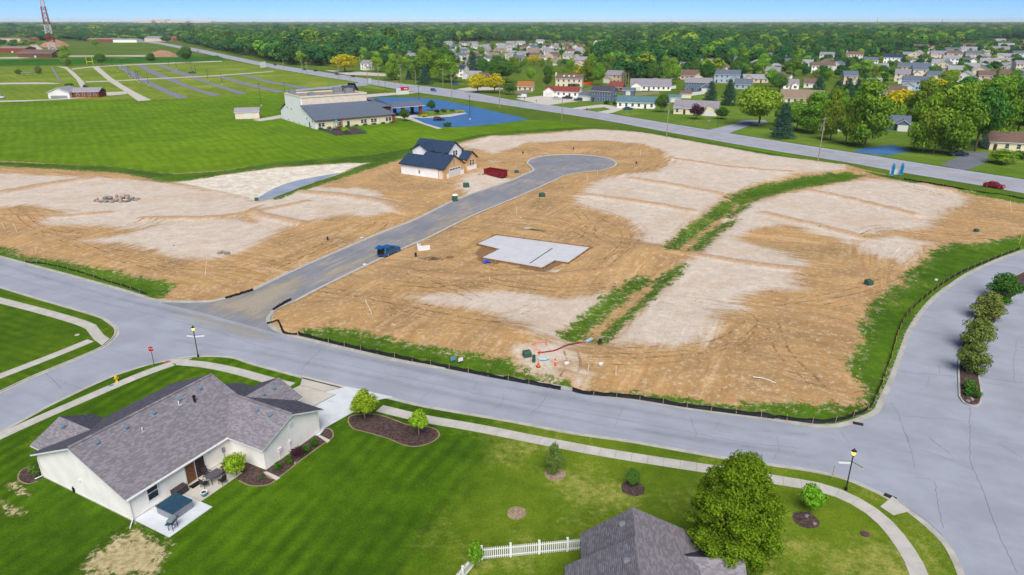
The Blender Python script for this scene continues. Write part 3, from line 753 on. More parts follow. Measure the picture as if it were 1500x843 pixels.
# wheel tracks left in the soil: shallow ribbons of crushed, lighter or darker earth
def track_mat(name, col):
    t = NT(name); v = t.pos(); b = t.n('ShaderNodeBsdfDiffuse'); tr = t.n('ShaderNodeBsdfTransparent'); mx = t.n('ShaderNodeMixShader')
    n = t.noise(v, 1.1, 5, .7); t.l(t.mix(t.ramp(n, .3, .7), tuple(c*.85 for c in hexc(col)[:3])+(1,), hexc(col)), b.inputs[0])
    t.l(t.ramp(t.noise(v, .7, 6, .75), .42, .66, .0, .6), mx.inputs[0]); t.l(tr.outputs[0], mx.inputs[1]); t.l(b.outputs[0], mx.inputs[2]); t.l(mx.outputs[0], t.out.inputs[0]); return t.m
M['track_d'] = track_mat('track_dark', '#8f7250'); M['track_l'] = track_mat('track_light', '#d0b48a')
tracks = [[(832,300),(870,311),(905,324),(928,342),(932,360),(905,385),(880,400)],[(840,309),(880,323),(904,334),(917,348),(912,370),(890,390)],[(846,316),(860,330),(866,343),(852,358)],[(820,322),(852,330),(878,344),(905,358)],
 [(800,330),(840,342),(880,362),(900,374)],[(935,345),(922,368),(890,392),(850,405)],[(1010,438),(1060,448),(1125,446),(1210,432)],[(1015,443),(1065,453),(1125,452),(1200,441)],[(1245,350),(1290,337),(1400,346),(1450,350)],[(1250,360),(1300,342),(1380,352)],
 [(100,345),(170,340),(232,322)],[(110,352),(185,345),(240,326)],[(160,362),(215,372),(262,386),(330,389),(400,372),(440,350)],[(150,370),(215,384),(262,396),(345,398),(430,380),(480,360)],[(60,345),(110,360),(160,380),(240,400)],
 [(560,410),(620,400),(700,408),(800,405),(900,395)],[(570,420),(640,424),(700,416),(760,424),(830,430),(905,420)],[(600,405),(650,420),(700,445)],[(660,415),(690,425),(720,440)],[(640,398),(690,392),(740,402)],
 [(470,425),(540,440),(640,460),(740,480)],[(540,465),(640,475),(740,470),(790,450)],[(850,520),(940,520),(1050,510),(1100,480),(1075,460)],[(860,535),(960,535),(1080,520),(1120,490)],[(1100,480),(1110,520),(1090,560)],[(1130,480),(1150,530),(1200,580)],
 [(1150,560),(1230,575),(1260,570)],[(1180,430),(1240,420),(1300,400),(1340,370)],[(1190,445),(1260,430),(1320,405)],[(1300,295),(1350,310),(1420,325),(1500,322)],[(1330,275),(1380,292),(1420,300)],[(480,395),(540,370),(600,345)],[(400,395),(470,365),(540,340),(560,325)],
 [(600,300),(650,290),(690,285)],[(560,250),(600,275),(640,280)],[(900,212),(945,222),(985,236),(960,250)],[(700,225),(740,240),(765,225)],[(1250,280),(1300,275),(1370,290),(1410,300)],[(1265,262),(1310,270),(1360,285)],[(640,300),(690,305),(760,308)],[(20,310),(60,340),(120,350)],[(830,560),(840,540),(835,520)]]
rnd = random.Random(8)
for i, L in enumerate(tracks):
    P = resample(smooth_line(pxl(L), 5), 0.5)
    if len(P) < 3: continue
    for p in P: p.z = site_z(p.x, p.y)+.035
    mb = MB()
    sh = rnd.uniform(1.5,3.5)*rnd.choice((-1,1))
    for off in ((-.85,.85) if i % 4 else (-.85,.85,sh-.85,sh+.85)):
        w = rnd.uniform(.11,.2)
        a = offset_line(P, off-w); b = offset_line(P, off+w); n = len(P)
        for q in (a, b):
            for p in q: p.z = site_z(p.x, p.y)+.03
        mb.add(a+b, [(k_,n+k_,n+k_+1,k_+1) for k_ in range(n-1)])
    mb.build('tyre_track', M['track_d' if i % 3 else 'track_l'], site_o)
# ================================================================== BUILDINGS
def wallm(name, col, lap=True):
    t = NT(name); c = hexc(col); v = t.objpos()
    sep = t.n('ShaderNodeSeparateXYZ'); t.l(v, sep.inputs[0])
    fr = t.math('FRACT', t.math('MULTIPLY', sep.outputs[2], 1/0.2))
    k = t.mix(t.ramp(t.noise(v, 0.7, 4), .3, .7), tuple(x*.93 for x in c[:3])+(1,), tuple(min(1,x*1.05) for x in c[:3])+(1,))
    return t.bsdf(k, 0.6, t.bump(fr, 0.16, 0.03) if lap else t.bump(t.noise(v, 8, 3), .1, .02), spec=.3)
def roofm(name, col, sc=2.2):
    t = NT(name); c = hexc(col); v = t.objpos()
    b = t.noise(t.objpos(scale=(1,1,2.2)), sc, 5, .75)
    k = t.mix(t.ramp(b, .3, .7), tuple(x*.72 for x in c[:3])+(1,), tuple(min(1,x*1.25) for x in c[:3])+(1,))
    return t.bsdf(k, 0.9, t.bump(b, .3, .05), spec=.15)
def brickm(name, col):
    t = NT(name); c = hexc(col); v = t.objpos(); br = t.n('ShaderNodeTexNoise'); t.l(v, br.inputs[0]); br.inputs['Scale'].default_value = 5
    k = t.mix(t.ramp(br.outputs[0], .35, .65), tuple(x*.75 for x in c[:3])+(1,), c)
    return t.bsdf(k, .9, None, spec=.15)
W = {k: wallm('siding_'+k, c) for k, c in dict(white='#f1ede6', cream='#dccfb2', tan='#c8b498', grey='#9a9b9e', pale='#dad7d4', blue='#586a80', lightblue='#9fb0c0', yellow='#cdbd8c', pink='#d0b6a6', beige='#d8cab8').items()}
W['brick'] = brickm('brick_red', '#8a4636'); W['darkbrick'] = brickm('brick_brown', '#6a4a40'); W['house_wrap'] = wallm('house_wrap', '#ececec', False); W['sheathing'] = wallm('sheathing', '#cfa878', False)
RF = {k: roofm('roof_'+k, c) for k, c in dict(grey='#8e8c94', brown='#6a564e', dark='#45454d', red='#7a4038', teal='#52707a', navy='#2a3c55', tan='#857465', mauve='#858088', orange='#96663f', slate='#5a6474').items()}
M['trim'] = plain('white_trim', '#d8d8d6', .05, 2, .5)
tg = NT('window_glass'); M['glass'] = tg.bsdf(tg.mix(tg.ramp(tg.noise(tg.objpos(), 1.2, 2), .3, .7), hexc('#1f262d'), hexc('#39434c')), .12, spec=.6)
M['door_white'] = plain('garage_door_white', '#d2d0cc', .06, 3, .5)
M['door_dark'] = plain('dark_door', '#3d302a', .15, 6, .5)
M['metal_grey'] = plain('grey_metal', '#8d949a', .12, 3, .45, metal=.3)
M['black'] = plain('black_plastic', '#17181a', .2, 4, .6)
M['dark_metal'] = plain('dark_metal', '#24272a', .2, 4, .5, metal=.2)
M['wood'] = plain('raw_wood', '#a58a66', .2, 5, .85)
M['pole_wood'] = plain('pole_wood', '#8f8375', .2, 3, .9)

_wcache = {}
def window_mesh(w, h, mull=1):
    key = (round(w,2), round(h,2), mull)
    if key not in _wcache:
        b = MB(); f = .08
        b.box(-w/2,w/2,-.04,.0,0,h,1)
        for x0, x1, z0, z1_ in ((-w/2-f,w/2+f,-f,0),(-w/2-f,w/2+f,h,h+f),(-w/2-f,-w/2,0,h),(w/2,w/2+f,0,h)): b.box(x0,x1,-.07,.0,z0,z1_,0)
        if mull >= 1: b.box(-w/2,w/2,-.055,-.041,h/2-.03,h/2+.03,0)
        if mull >= 2: b.box(-.04,.04,-.055,-.041,0,h,0)
        _wcache[key] = b.mesh('window', [M['trim'], M['glass']])
    return _wcache[key]
def window(parent, x, y, z, w, h, face='s', mull=1):
    """face: s/n/e/w side of the building the window looks out of (local axes)"""
    rz = {'s':0,'e':math.pi/2,'n':math.pi,'w':-math.pi/2}[face]
    d = {'s':(0,-.01),'e':(.01,0),'n':(0,.01),'w':(-.01,0)}[face]
    return link('window', window_mesh(w,h,mull), parent, (x+d[0],y+d[1],z), rz)
_gcache = {}
def garage_door(parent, x, y, z, w, h, face='s', mat='door_white', glaze=False):
    key = (round(w,2),round(h,2),mat,glaze)
    if key not in _gcache:
        b = MB()
        n = 4
        for i in range(n): b.box(-w/2,w/2,-.05,.0,i*h/n+.015,(i+1)*h/n-.015,0)
        b.box(-w/2-.1,w/2+.1,-.07,-.0,h,h+.12,1); b.box(-w/2-.1,-w/2,-.07,0,0,h,1); b.box(w/2,w/2+.1,-.07,0,0,h,1)
        if glaze:
            for i in range(4): b.box(-w/2+(i+.12)*w/4,-w/2+(i+.88)*w/4,-.06,-.051,h*.80,h*.94,2)
        _gcache[key] = b.mesh('garage_door', [M[mat], M['trim'], M['glass']])
    rz = {'s':0,'e':math.pi/2,'n':math.pi,'w':-math.pi/2}[face]
    return link('garage_door', _gcache[key], parent, (x,y,z), rz)

def gable_wall(b, x0, x1, y0, y1, z0, ze, zr, axis='x', m=0):
    """walls with gable ends; axis = direction of the ridge"""
    if axis == 'x':
        ym = (y0+y1)/2
        prof = [(x0,y0,z0),(x0,y1,z0),(x0,y1,ze),(x0,ym,zr),(x0,y0,ze)]
        b.extr(prof[::-1] if False else prof, (x0,0,0), (x1,0,0), m)
    else:
        xm = (x0+x1)/2
        prof = [(x0,y0,z0),(x0,y0,ze),(xm,y0,zr),(x1,y0,ze),(x1,y0,z0)]
        b.extr(prof, (0,y0,0), (0,y1,0), m)
def gable_roof(b, x0, x1, y0, y1, ze, zr, axis='x', oh=.4, th=.16, m=0, mt=1):
    """two sloping slabs with overhang and a fascia along eaves and rakes"""
    def lay(P):   # P: 4 top corners, anticlockwise from above
        top = [Vector(p) for p in P]; bot = [p-Vector((0,0,th)) for p in top]
        b.add(top, [(0,1,2,3)], m); b.add(bot, [(3,2,1,0)], mt)
        for i in range(4):
            j = (i+1)%4; b.add([top[i],top[j],bot[j],bot[i]], [(3,2,1,0)], mt)
    if axis == 'x':
        ym = (y0+y1)/2; s = (zr-ze)/(ym-y0); e = ze-s*oh+th
        lay([(x0-oh,y0-oh,e),(x1+oh,y0-oh,e),(x1+oh,ym,zr+th),(x0-oh,ym,zr+th)])
        lay([(x0-oh,ym,zr+th),(x1+oh,ym,zr+th),(x1+oh,y1+oh,e),(x0-oh,y1+oh,e)])
    else:
        xm = (x0+x1)/2; s = (zr-ze)/(xm-x0); e = ze-s*oh+th
        lay([(x0-oh,y0-oh,e),(xm,y0-oh,zr+th),(xm,y1+oh,zr+th),(x0-oh,y1+oh,e)])
        lay([(xm,y0-oh,zr+th),(x1+oh,y0-oh,e),(x1+oh,y1+oh,e),(xm,y1+oh,zr+th)])
def hip_roof(b, x0, x1, y0, y1, ze, zr, oh=.4, m=0, mt=1):
    s = (zr-ze)/((y1-y0)/2); d = (y1-y0)/2; ym = (y0+y1)/2; e = ze-s*oh+.12
    A = [(x0-oh,y0-oh,e),(x1+oh,y0-oh,e),(x1+oh,y1+oh,e),(x0-oh,y1+oh,e)]; r0 = (x0+d,ym,zr+.12); r1 = (x1-d,ym,zr+.12)
    b.add(A+[r0,r1], [(0,1,5,4),(2,3,4,5),(1,2,5),(3,0,4)], m); b.add(A, [(3,2,1,0)], mt)

SHI = NT('shingles'); v_ = SHI.objpos(); gi = SHI.n('ShaderNodeNewGeometry')
rp = gi.outputs['Random Per Island']
k_ = SHI.mix(SHI.ramp(rp, .1, .9), hexc('#6e6a70'), hexc('#88858c'))
k_ = SHI.mix(SHI.ramp(SHI.math('FRACT', SHI.math('MULTIPLY', rp, 7.31)), .55, .75, 0, .4), k_, hexc('#756a6a'))
k_ = SHI.mix(SHI.ramp(SHI.noise(v_, 18, 3), .35, .7, 0, .4), k_, hexc('#8c8890'))
M['shingle'] = SHI.bsdf(k_, .95, SHI.bump(SHI.noise(v_, 40, 2), .3, .01), spec=.1)
def shingles(corner, along, up, L, Hs, seed, tab=.32, course=.15, cut=None):
    """courses of tabs over a sloping rectangle: corner = lower corner, along = eave direction, up = up the slope. cut(s,t)->bool leaves tabs out"""
    r = np.random.RandomState(seed); al = Vector(along).normalized(); u = Vector(up).normalized(); nn = al.cross(u)
    if nn.z < 0: nn = -nn
    V = []; F = []; c0 = Vector(corner)
    ny = int(Hs/course)
    for j in range(ny+1):
        t0 = j*course; t1 = min(t0+course*1.08, Hs); s = -r.uniform(0, tab)
        while s < L:
            w = tab*r.uniform(.75,1.3); a = max(s,0); b = min(s+w-.008, L); s += w
            if b-a < .03 or (cut and cut((a+b)/2, (t0+t1)/2)): continue
            h = .022+r.uniform(0,.014); n = len(V)
            V += [c0+al*a+u*t0+nn*h, c0+al*b+u*t0+nn*h, c0+al*b+u*t1+nn*.008, c0+al*a+u*t1+nn*.008, c0+al*a+u*t0, c0+al*b+u*t0]
            F += [(n,n+1,n+2,n+3),(n+4,n+5,n+1,n)]
    return V, F
def shingle_part(parent, slopes, name='shingles'):
    V = []; F = []
    for i, a in enumerate(slopes):
        v, f = shingles(*a, seed=i+3) if not isinstance(a, dict) else shingles(**a)
        n = len(V); V += v; F += [tuple(k+n for k in q) for q in f]
    me = mesh_np(name, [tuple(p) for p in V], F, M['shingle'])
    o = link(name, me, parent); o['kind'] = 'stuff'; return o
def roof_vent(parent, p, slope_rx, rz, mat):
    b = MB(); b.box(-.2,.2,-.22,.22,0,.06); b.box(-.16,.16,-.2,.14,.06,.2)
    o = b.build('roof_vent', mat, parent, bevel=.02); o.location = p; o.rotation_euler = (slope_rx,0,rz); return o
M['vent'] = plain('blue_grey_vent', '#60788a', .1, 4, .5)

# ---------------------------------------------------------------- the white ranch house in the foreground
ha = empty('ranch_house', (-32.5,47.2,.13), R(62.2), 'white vinyl ranch house with mottled purple-grey shingle roof and concrete patio', 'house')
L1, L2, WB, G, HE, HR, HG, LR = 10.5, 17.9, 13.0, 4.7, 2.55, 5.3, 4.05, 14.3
b = MB(); gable_wall(b, 0, LR, 0, WB, -.1, HE, HR-.1); b.build('wall', W['white'], ha)
b = MB(); gable_wall(b, L1, L2, -G, WB*.55, -.1, HE, HG-.08, 'y'); b.build('garage_wall', W['white'], ha)
b = MB(); gable_wall(b, .9, 6.3, WB-3, WB+1.6, -.1, HE, 3.72, 'y'); b.build('bay_wall', W['white'], ha)
b = MB(); gable_wall(b, 15, L2+.9, -1.0, 4.6, -.1, HE, 3.75, 'x'); b.build('entry_wall', W['white'], ha)
b = MB(); b.box(-.05,.0,-.02,WB,-.12,.12); b.box(0,L1,-.05,-.001,-.12,.10); b.box(L1,L2,-G-.05,-G-.001,-.12,.10); b.build('foundation', M['concrete_old'], ha)
b = MB(); gable_roof(b, 0, LR, 0, WB, HE, HR); rm = b.build('roof', [RF['mauve'], M['trim']], ha)
b = MB(); gable_roof(b, L1, L2, -G, WB*.5, HE, HG, 'y'); rg = b.build('garage_roof', [RF['mauve'], M['trim']], ha)
b = MB(); gable_roof(b, .9, 6.3, WB-4, WB+1.6, HE, 3.8, 'y'); rb_ = b.build('bay_roof', [RF['mauve'], M['trim']], ha)
b = MB(); gable_roof(b, 14.9, L2+.9, -1.0, 4.6, HE, 3.92, 'x'); re_ = b.build('entry_roof', [RF['mauve'], M['trim']], ha)
def slope_x(x0,x1,y0,y1,ze,zr,oh=.4,th=.16):
    ym=(y0+y1)/2; s=(zr-ze)/(ym-y0); e=ze-s*oh+th; d=Vector((0,1,s)); H_=(ym-y0+oh)*math.sqrt(1+s*s)
    return [((x0-oh,y0-oh,e),(1,0,0),tuple(d),x1-x0+2*oh,H_), ((x0-oh,y1+oh,e),(1,0,0),(0,-1,s),x1-x0+2*oh,H_)]
def slope_y(x0,x1,y0,y1,ze,zr,oh=.4,th=.16):
    xm=(x0+x1)/2; s=(zr-ze)/(xm-x0); e=ze-s*oh+th; H_=(xm-x0+oh)*math.sqrt(1+s*s)
    return [((x0-oh,y0-oh,e),(0,1,0),(1,0,s),y1-y0+2*oh,H_), ((x1+oh,y0-oh,e),(0,1,0),(-1,0,s),y1-y0+2*oh,H_)]
shingle_part(rm, slope_x(0,LR,0,WB,HE,HR)); shingle_part(rg, slope_y(L1,L2,-G,WB*.5,HE,HG)); shingle_part(rb_, slope_y(.9,6.3,WB-4,WB+1.6,HE,3.8)); shingle_part(re_, slope_x(14.9,L2+.9,-1,4.6,HE,3.92))
b = MB()
for x in np.arange(-.3, LR+.3, .3): b.obox((x+.15, WB/2, HR+.2), .27, .32, .05, 0)
b.build('ridge_cap', M['shingle'], rm)
b = MB()
for y in np.arange(-G-.3, WB*.3, .3): b.obox(((L1+L2)/2, y+.15, HG+.2), .32, .27, .05, 0)
b.build('ridge_cap', M['shingle'], rg)
ms_ = (HR-HE)/(WB/2)
for x in (1.6, 4.4, 7.2, 10.0, 12.4): roof_vent(rm, (x, WB/2-.9, HR+.16-.9*ms_), math.atan(ms_), 0, M['vent'])
gs_ = (HG-HE)/((L2-L1)/2)
for y in (-3.0, -1.2): roof_vent(rg, ((L1+L2)/2-.8, y, HG+.17-.8*gs_), math.atan(gs_), -math.pi/2, M['vent'])
for x in (16.2, 17.6): roof_vent(re_, (x, 1.0, 3.95+.16-.8*.5), math.atan(.5), 0, M['vent'])
roof_vent(rb_, (2.9, WB+.2, 3.75), math.atan(.46), -math.pi/2, M['vent'])
for (x, y, h, r, mt) in ((5.2, 4.6, .45, .06, 'trim'), (9.6, 5.2, .5, .06, 'trim'), (10.9, 4.6, .75, .11, 'black')):
    z = HE+y*ms_; bb = MB(); bb.tube((x,y,z), (x,y,z+h), r, r, 10)
    if mt == 'black': bb.tube((x,y,z+h), (x,y,z+h+.1), r*1.7, r*1.5, 10)
    bb.box(x-.2,x+.2,y-.2,y+.05,z+.1,z+.12); bb.build('vent_pipe', M[mt], rm)
# gutters and downpipes
b = MB(); b.box(-.3,L1,-.5,-.4,HE-.22,HE-.1); b.tube((.05,-.42,HE-.2),(.05,-.08,HE-.5),.045); b.tube((.05,-.08,HE-.5),(.05,-.08,.25),.045); b.tube((.05,-.08,.25),(-.75,-.75,.05),.05); b.build('gutter', M['trim'], ha)
b = MB(); b.tube((-.08,WB-.08,HE-.3),(-.08,WB-.08,.2),.045); b.tube((-.08,WB-.08,.2),(-.6,WB+.3,.05),.045); b.build('downpipe', M['trim'], ha)
window(ha, 2.2, 0, .85, .95, 1.35, 's')
# patio door with blinds
b = MB(); b.box(5.4,7.6,-.07,-.005,.02,2.15,0); b.build('door_frame', M['trim'], ha)
b = MB(); b.box(5.5,6.45,-.10,-.072,.08,2.08); b.build('door', plain('bamboo_blind', '#6e4a2e', .4, 9, .7), ha)
b = MB(); b.box(6.55,7.5,-.10,-.072,.08,2.08); b.build('door', plain('dark_blind', '#33282a', .3, 9, .6), ha)
b = MB(); b.box(9.6,9.85,-.16,-.005,1.0,1.5); b.tube((9.72,-.08,.1),(9.72,-.08,1.0),.03); b.build('meter_box', M['metal_grey'], ha)
b = MB(); b.box(8.1,8.25,-.14,-.005,1.85,2.0); b.build('wall_light', M['trim'], ha)
b = MB(); b.box(12.2,12.6,-G-.16,-G-.005,.9,1.35); b.tube((12.3,-G-.08,.1),(12.3,-G-.08,.9),.035); b.build('meter_box', M['door_white'], ha)
b = MB(); b.box(13.6,13.85,-G-.14,-G-.005,1.1,1.4); b.tube((13.7,-G-.07,.1),(13.7,-G-.07,1.1),.03); b.build('meter_box', M['door_white'], ha)
b = MB(); b.tube(((L1+L2)/2,-G-.06,HE+.35),((L1+L2)/2,-G-.001,HE+.35),.28,.28,16); b.build('gable_vent', M['trim'], ha)
b = MB(); b.box(-.12,-.003,8.0,8.25,.05,.5); b.tube((-.1,8.1,.4),(-.1,8.1,.7),.04); b.build('gas_meter', M['black'], ha)
b = MB(); b.box(-.12,-.003,6.6,6.75,1.75,1.9); b.build('wall_light', M['trim'], ha)
garage_door(ha, L2, -1.9+0.0, .02, 4.6, 2.1, 'e')
window(ha, L2+.9, 2.2, .8, 1.2, 1.4, 'e'); window(ha, 2.8, WB+1.6, .8, 1.4, 1.4, 'n'); window(ha, 9, WB, .8, 1.4, 1.4, 'n')

def HA(x, y, z=0): return ha.matrix_basis @ Vector((x, y, z)) if False else Vector((-32.5+x*math.cos(R(62.2))-y*math.sin(R(62.2)), 47.2+x*math.sin(R(62.2))+y*math.cos(R(62.2)), .13+z))
# patio: two pours
pat = empty('patio', HA(0,0,0), R(62.2)); pat['kind'] = 'structure'
MB().box(.1,4.4,-4.6,-.06,-.1,.05).build('slab', M['concrete_new'], pat)
MB().box(4.43,9.1,-3.1,-.06,-.1,.045).build('slab', M['concrete_old'], pat)
# bare seeded patch beside the patio and tyre-worn strips
decal('bare_patch', [(200,772),(225,790),(246,801),(246,812),(232,830),(215,850),(120,850),(118,838),(130,818),(145,805),(165,794),(184,780)], .137, 'straw', .12)
decal('bare_patch', [(14,710),(25,708),(43,724),(40,728),(27,721)], .137, 'straw', .1, None, .5)
decal('bare_patch', [(0,735),(12,737),(31,751),(28,756),(10,748),(0,745)], .137, 'straw', .1, None, .5)

# ---------------------------------------------------------------- the grey-roofed house at the bottom of the picture
hc = empty('grey_roof_house', (9.0,38.0,.13), R(-4), 'house with steep grey-mauve shingle roof beside the white picket fence', 'house')
b = MB(); gable_wall(b, -3.6, 6.0, -9, 4.0, -.1, 2.6, 2.6, 'y'); b.build('wall', W['tan'], hc)
ZR = 5.5
def asym_roof(b, xl, zl, xm, zm, xr, zr_, y0, y1, th=.16):
    for P in ([(xl,y0,zl),(xm,y0,zm),(xm,y1,zm),(xl,y1,zl)], [(xm,y0,zm),(xr,y0,zr_),(xr,y1,zr_),(xm,y1,zm)]):
        top = [Vector(p) for p in P]; bot = [p-Vector((0,0,th)) for p in top]
        b.add(top,[(0,1,2,3)],0); b.add(bot,[(3,2,1,0)],1)
        for i in range(4): j=(i+1)%4; b.add([top[i],top[j],bot[j],bot[i]],[(3,2,1,0)],1)
def two_slopes(xl, zl, xm, zm, xr, zr_, y0, y1):
    return [((xl,y0,zl),(0,1,0),(xm-xl,0,zm-zl),y1-y0,math.hypot(xm-xl,zm-zl)), ((xr,y0,zr_),(0,1,0),(xm-xr,0,zm-zr_),y1-y0,math.hypot(xm-xr,zm-zr_))]
A1 = (-4.0,2.75,-.15,ZR,6.5,2.5,-9.4,4.15); A2 = (-5.2,2.75,-.3,5.75,4.2,3.9,-9.4,.75)
b = MB(); asym_roof(b,*A1); r1_ = b.build('roof', [RF['mauve'], M['trim']], hc); shingle_part(r1_, two_slopes(*A1))
b = MB(); asym_roof(b,*A2); r2_ = b.build('wing_roof', [RF['mauve'], M['trim']], hc); shingle_part(r2_, two_slopes(*A2))
b = MB(); gable_roof(b, 3.0, 7.2, -1.6, 3.0, 2.75, 4.05, 'x', .3); r3_ = b.build('porch_roof', [RF['mauve'], M['trim']], hc); shingle_part(r3_, slope_x(3.0,7.2,-1.6,3.0,2.75,4.05,.3))
b = MB(); gable_wall(b, 3.0, 7.0, -1.6, 3.0, -.1, 2.7, 3.9, 'x'); b.build('porch_wall', W['tan'], hc)
b = MB(); b.add([(-3.6,4.0,2.4),(6.0,4.0,2.4),(-.15,4.0,ZR-.2)],[(0,2,1)],0); b.build('gable_wall', W['tan'], hc)
b = MB(); b.box(-4.8,-3.4,-9,.5,-.1,2.6); b.add([(-4.8,.5,2.6),(3.5,.5,2.6),(3.5,.5,4.0),(-.3,.5,5.5)],[(3,2,1,0)]); b.build('wing_wall', W['tan'], hc)
for p in ((-.95,2.9,ZR-.55),(-.85,.2,5.2)): roof_vent(r1_, p, math.atan(.71), -math.pi/2, M['metal_grey'])
roof_vent(r2_, (-1.0,-1.2,5.3), math.atan(.61), -math.pi/2, M['metal_grey'])
window(hc, 1.5, 4.0, .8, 1.4, 1.4, 'n')

# ---------------------------------------------------------------- the unfinished two-storey house on the site
hb = empty('unfinished_house', at(650.4,263.3,.6), R(58), 'unfinished house with house-wrap walls and dark navy roof on bare earth', 'house')
# local x: along the street front, local y: away from it to the left
b = MB(); b.box(.0,9.2,2.0,14.8,-.1,2.9); b.build('wall', W['house_wrap'], hb)
b = MB(); gable_wall(b, 1.0, 9.2, -.0, 4.0, -.1, 2.9, 2.9, 'y'); b.build('garage_wall', W['sheathing'], hb)
b = MB(); b.add([(.0,0,2.9),(9.2,0,2.9),(4.6,0,5.6)],[(0,1,2)]); b.box(0,1.0,0,2.0,-.1,2.9); b.build('gable_wall', W['sheathing'], hb)
b = MB(); gable_roof(b, 0, 9.2, 0, 9.0, 2.9, 5.7, 'y', .45); gable_roof(b, -.2, 7.6, 8.0, 14.8, 2.9, 4.9, 'y', .4); b.build('roof', [RF['navy'], M['black']], hb)
b = MB(); gable_wall(b, 7.5, 14.0, 4.2, 16.0, -.1, 5.7, 7.9, 'y'); b.build('upper_wall', W['house_wrap'], hb)
b = MB(); gable_roof(b, 7.5, 14.0, 4.2, 16.0, 5.7, 8.0, 'y', .45); gable_roof(b, 5.2, 13.0, 9.0, 15.0, 5.9, 7.5, 'x', .4); b.build('upper_roof', [RF['navy'], M['black']], hb)
b = MB(); gable_wall(b, 5.4,9,9.1,14.9,2.9,5.9,7.4,'x'); b.build('upper_wall', W['house_wrap'], hb)
b = MB(); gable_wall(b, 12.4, 17.2, 1.4, 8.0, -.1, 3.3, 5.0, 'y'); b.build('wing_wall', W['sheathing'], hb)
b = MB(); gable_roof(b, 12.4, 17.2, 1.4, 8.0, 3.3, 5.1, 'y', .45); b.build('wing_roof', [RF['navy'], M['black']], hb)
for a_ in ((12.6,17.15,1.34,1.39),(1.3,2.2,-.06,-.005),(7.5,9.1,-.06,-.005)): MB().box(*a_,-.1,1.2).build('stone_wrap', W['house_wrap'], hb)
garage_door(hb, 4.9, -.02, 0, 5.0, 2.4, 's', glaze=True)
b = MB(); b.box(-.07,-.005,.5,1.6,0,2.2); b.build('door', M['door_white'], hb)
window(hb, 4.6, -.01, 3.5, .5, 1.1); window(hb, 14.2, 1.34, 1.3, .7, 1.5); window(hb, 15.4, 1.34, 1.3, .7, 1.5); window(hb, 10.3, 4.2, 4.4, .8, 1.3); window(hb, 11.4, 4.2, 4.4, .8, 1.3)
b = MB(); b.tube((6.4,5.2,4.3),(6.4,5.2,5.7),.1); b.build('vent_pipe', M['metal_grey'], hb)
b = MB(); b.box(-.08,-.005,8.2,8.5,.7,1.6); b.build('meter_box', M['dark_metal'], hb)
b = MB(); b.box(9.2,12.4,1.6,4.3,-.1,2.9); b.build('porch_wall', W['sheathing'], hb)

# ---------------------------------------------------------------- foundation slab in timber forms
# corners (photograph) on level .95
M['moist'] = decal_mat('moist_earth', '#7c6044', '#8f7252', .8, 1.2, 1.2, .85)
decal('moist_ring', [(692,374),(722,342.5),(874,362),(836,389),(796,399),(704,384)], .68, 'moist', .4, site_o)
fs = empty('foundation_slab', at(780,370,.62), 0, 'poured concrete house foundation slab in wooden forms, on the bare earth', 'foundation')
def rel(pp, z, o): return [Vector((p.x-o.location.x, p.y-o.location.y, 0)) for p in pxl(pp, z)]
M['form'] = plain('form_timber', '#7d5e3c', .2, 4, .85)
SL = [(699,358),(727,345.5),(864,363.5),(832,386),(812.5,383),(793.5,393.5),(706,378.5),(731,366)]
P = rel(SL, .85, fs)
ar = sum(P[i].x*P[(i+1)%8].y-P[(i+1)%8].x*P[i].y for i in range(8)); P = P if ar > 0 else P[::-1]
MB().prism(P, -.1, .32).build('concrete_slab', M['slab'], fs)
for i in range(8):
    a = P[i]; c = P[(i+1)%8]; d = (c-a); L = d.length; d.normalize(); n = Vector((d.y,-d.x,0))
    MB().obox(((a+c)/2+n*.08+Vector((0,0,.14))), L+.2, .15, .5, math.atan2(d.y,d.x)).build('form_board', M['form'], fs)
    s = .6
    while s < L:
        q = a+d*s+n*.14; MB().box(q.x-.04,q.x+.04,q.y-.04,q.y+.04,-.1,.5).build('stake', M['wood'], fs); s += 2.2
a, c = rel([(809,365),(776,387)], .85, fs)
MB().obox((a+c)/2+Vector((0,0,.35)), (c-a).length, .14, .08, math.atan2((c-a).y,(c-a).x)).build('divider_board', M['door_dark'], fs)
for pp in ([(690,376),(702,368),(728,366.5),(705,378.5)], [(813,384),(832,387),(815,399),(795,396)]):
    P = rel(pp, .7, fs); ar = sum(P[i].x*P[(i+1)%4].y-P[(i+1)%4].x*P[i].y for i in range(4)); P = P if ar > 0 else P[::-1]
    MB().prism(P, -.05, .05).build('apron', M['concrete_old'], fs)

# ---------------------------------------------------------------- the church
K = at(463,190)
ch = empty('church', K, R(36.3), 'large cream church with flat-topped white hall and long grey shed roof', 'church')
b = MB()
# side profile swept along the length of the tall hall, then the low front range
prof = [(0,0,-.1),(0,0,3.5),(0,14,8.0),(0,14,11.0),(0,33,11.0),(0,33,6.5),(0,40,4.0),(0,40,-.1)]
b.extr([Vector(p) for p in prof][::-1], (0,0,0), (.5,0,0)); b.build('end_wall', W['house_wrap'], ch)
b = MB(); b.box(.5,29,14,33,-.1,11.0); b.build('hall_wall', W['beige'], ch)
b = MB(); b.box(.51,34,.0,14,-.1,3.5); b.box(.51,29,33,40,-.1,4); b.build('wall', W['cream'], ch)
b = MB(); b.box(.7,28.8,14.3,32.7,10.2,11.02)
b.build('flat_roof', plain('flat_roof_gravel', '#8d8079', .2, .5, .9), ch)
b = MB()
for a in ((0,29.2,13.8,14.3),(0,29.2,32.7,33.2),(-.05,.5,14.3,32.7),(28.7,29.2,14.3,32.7)): b.box(a[0],a[1],a[2],a[3],10.9,11.5)
b.build('parapet', W['beige'], ch)
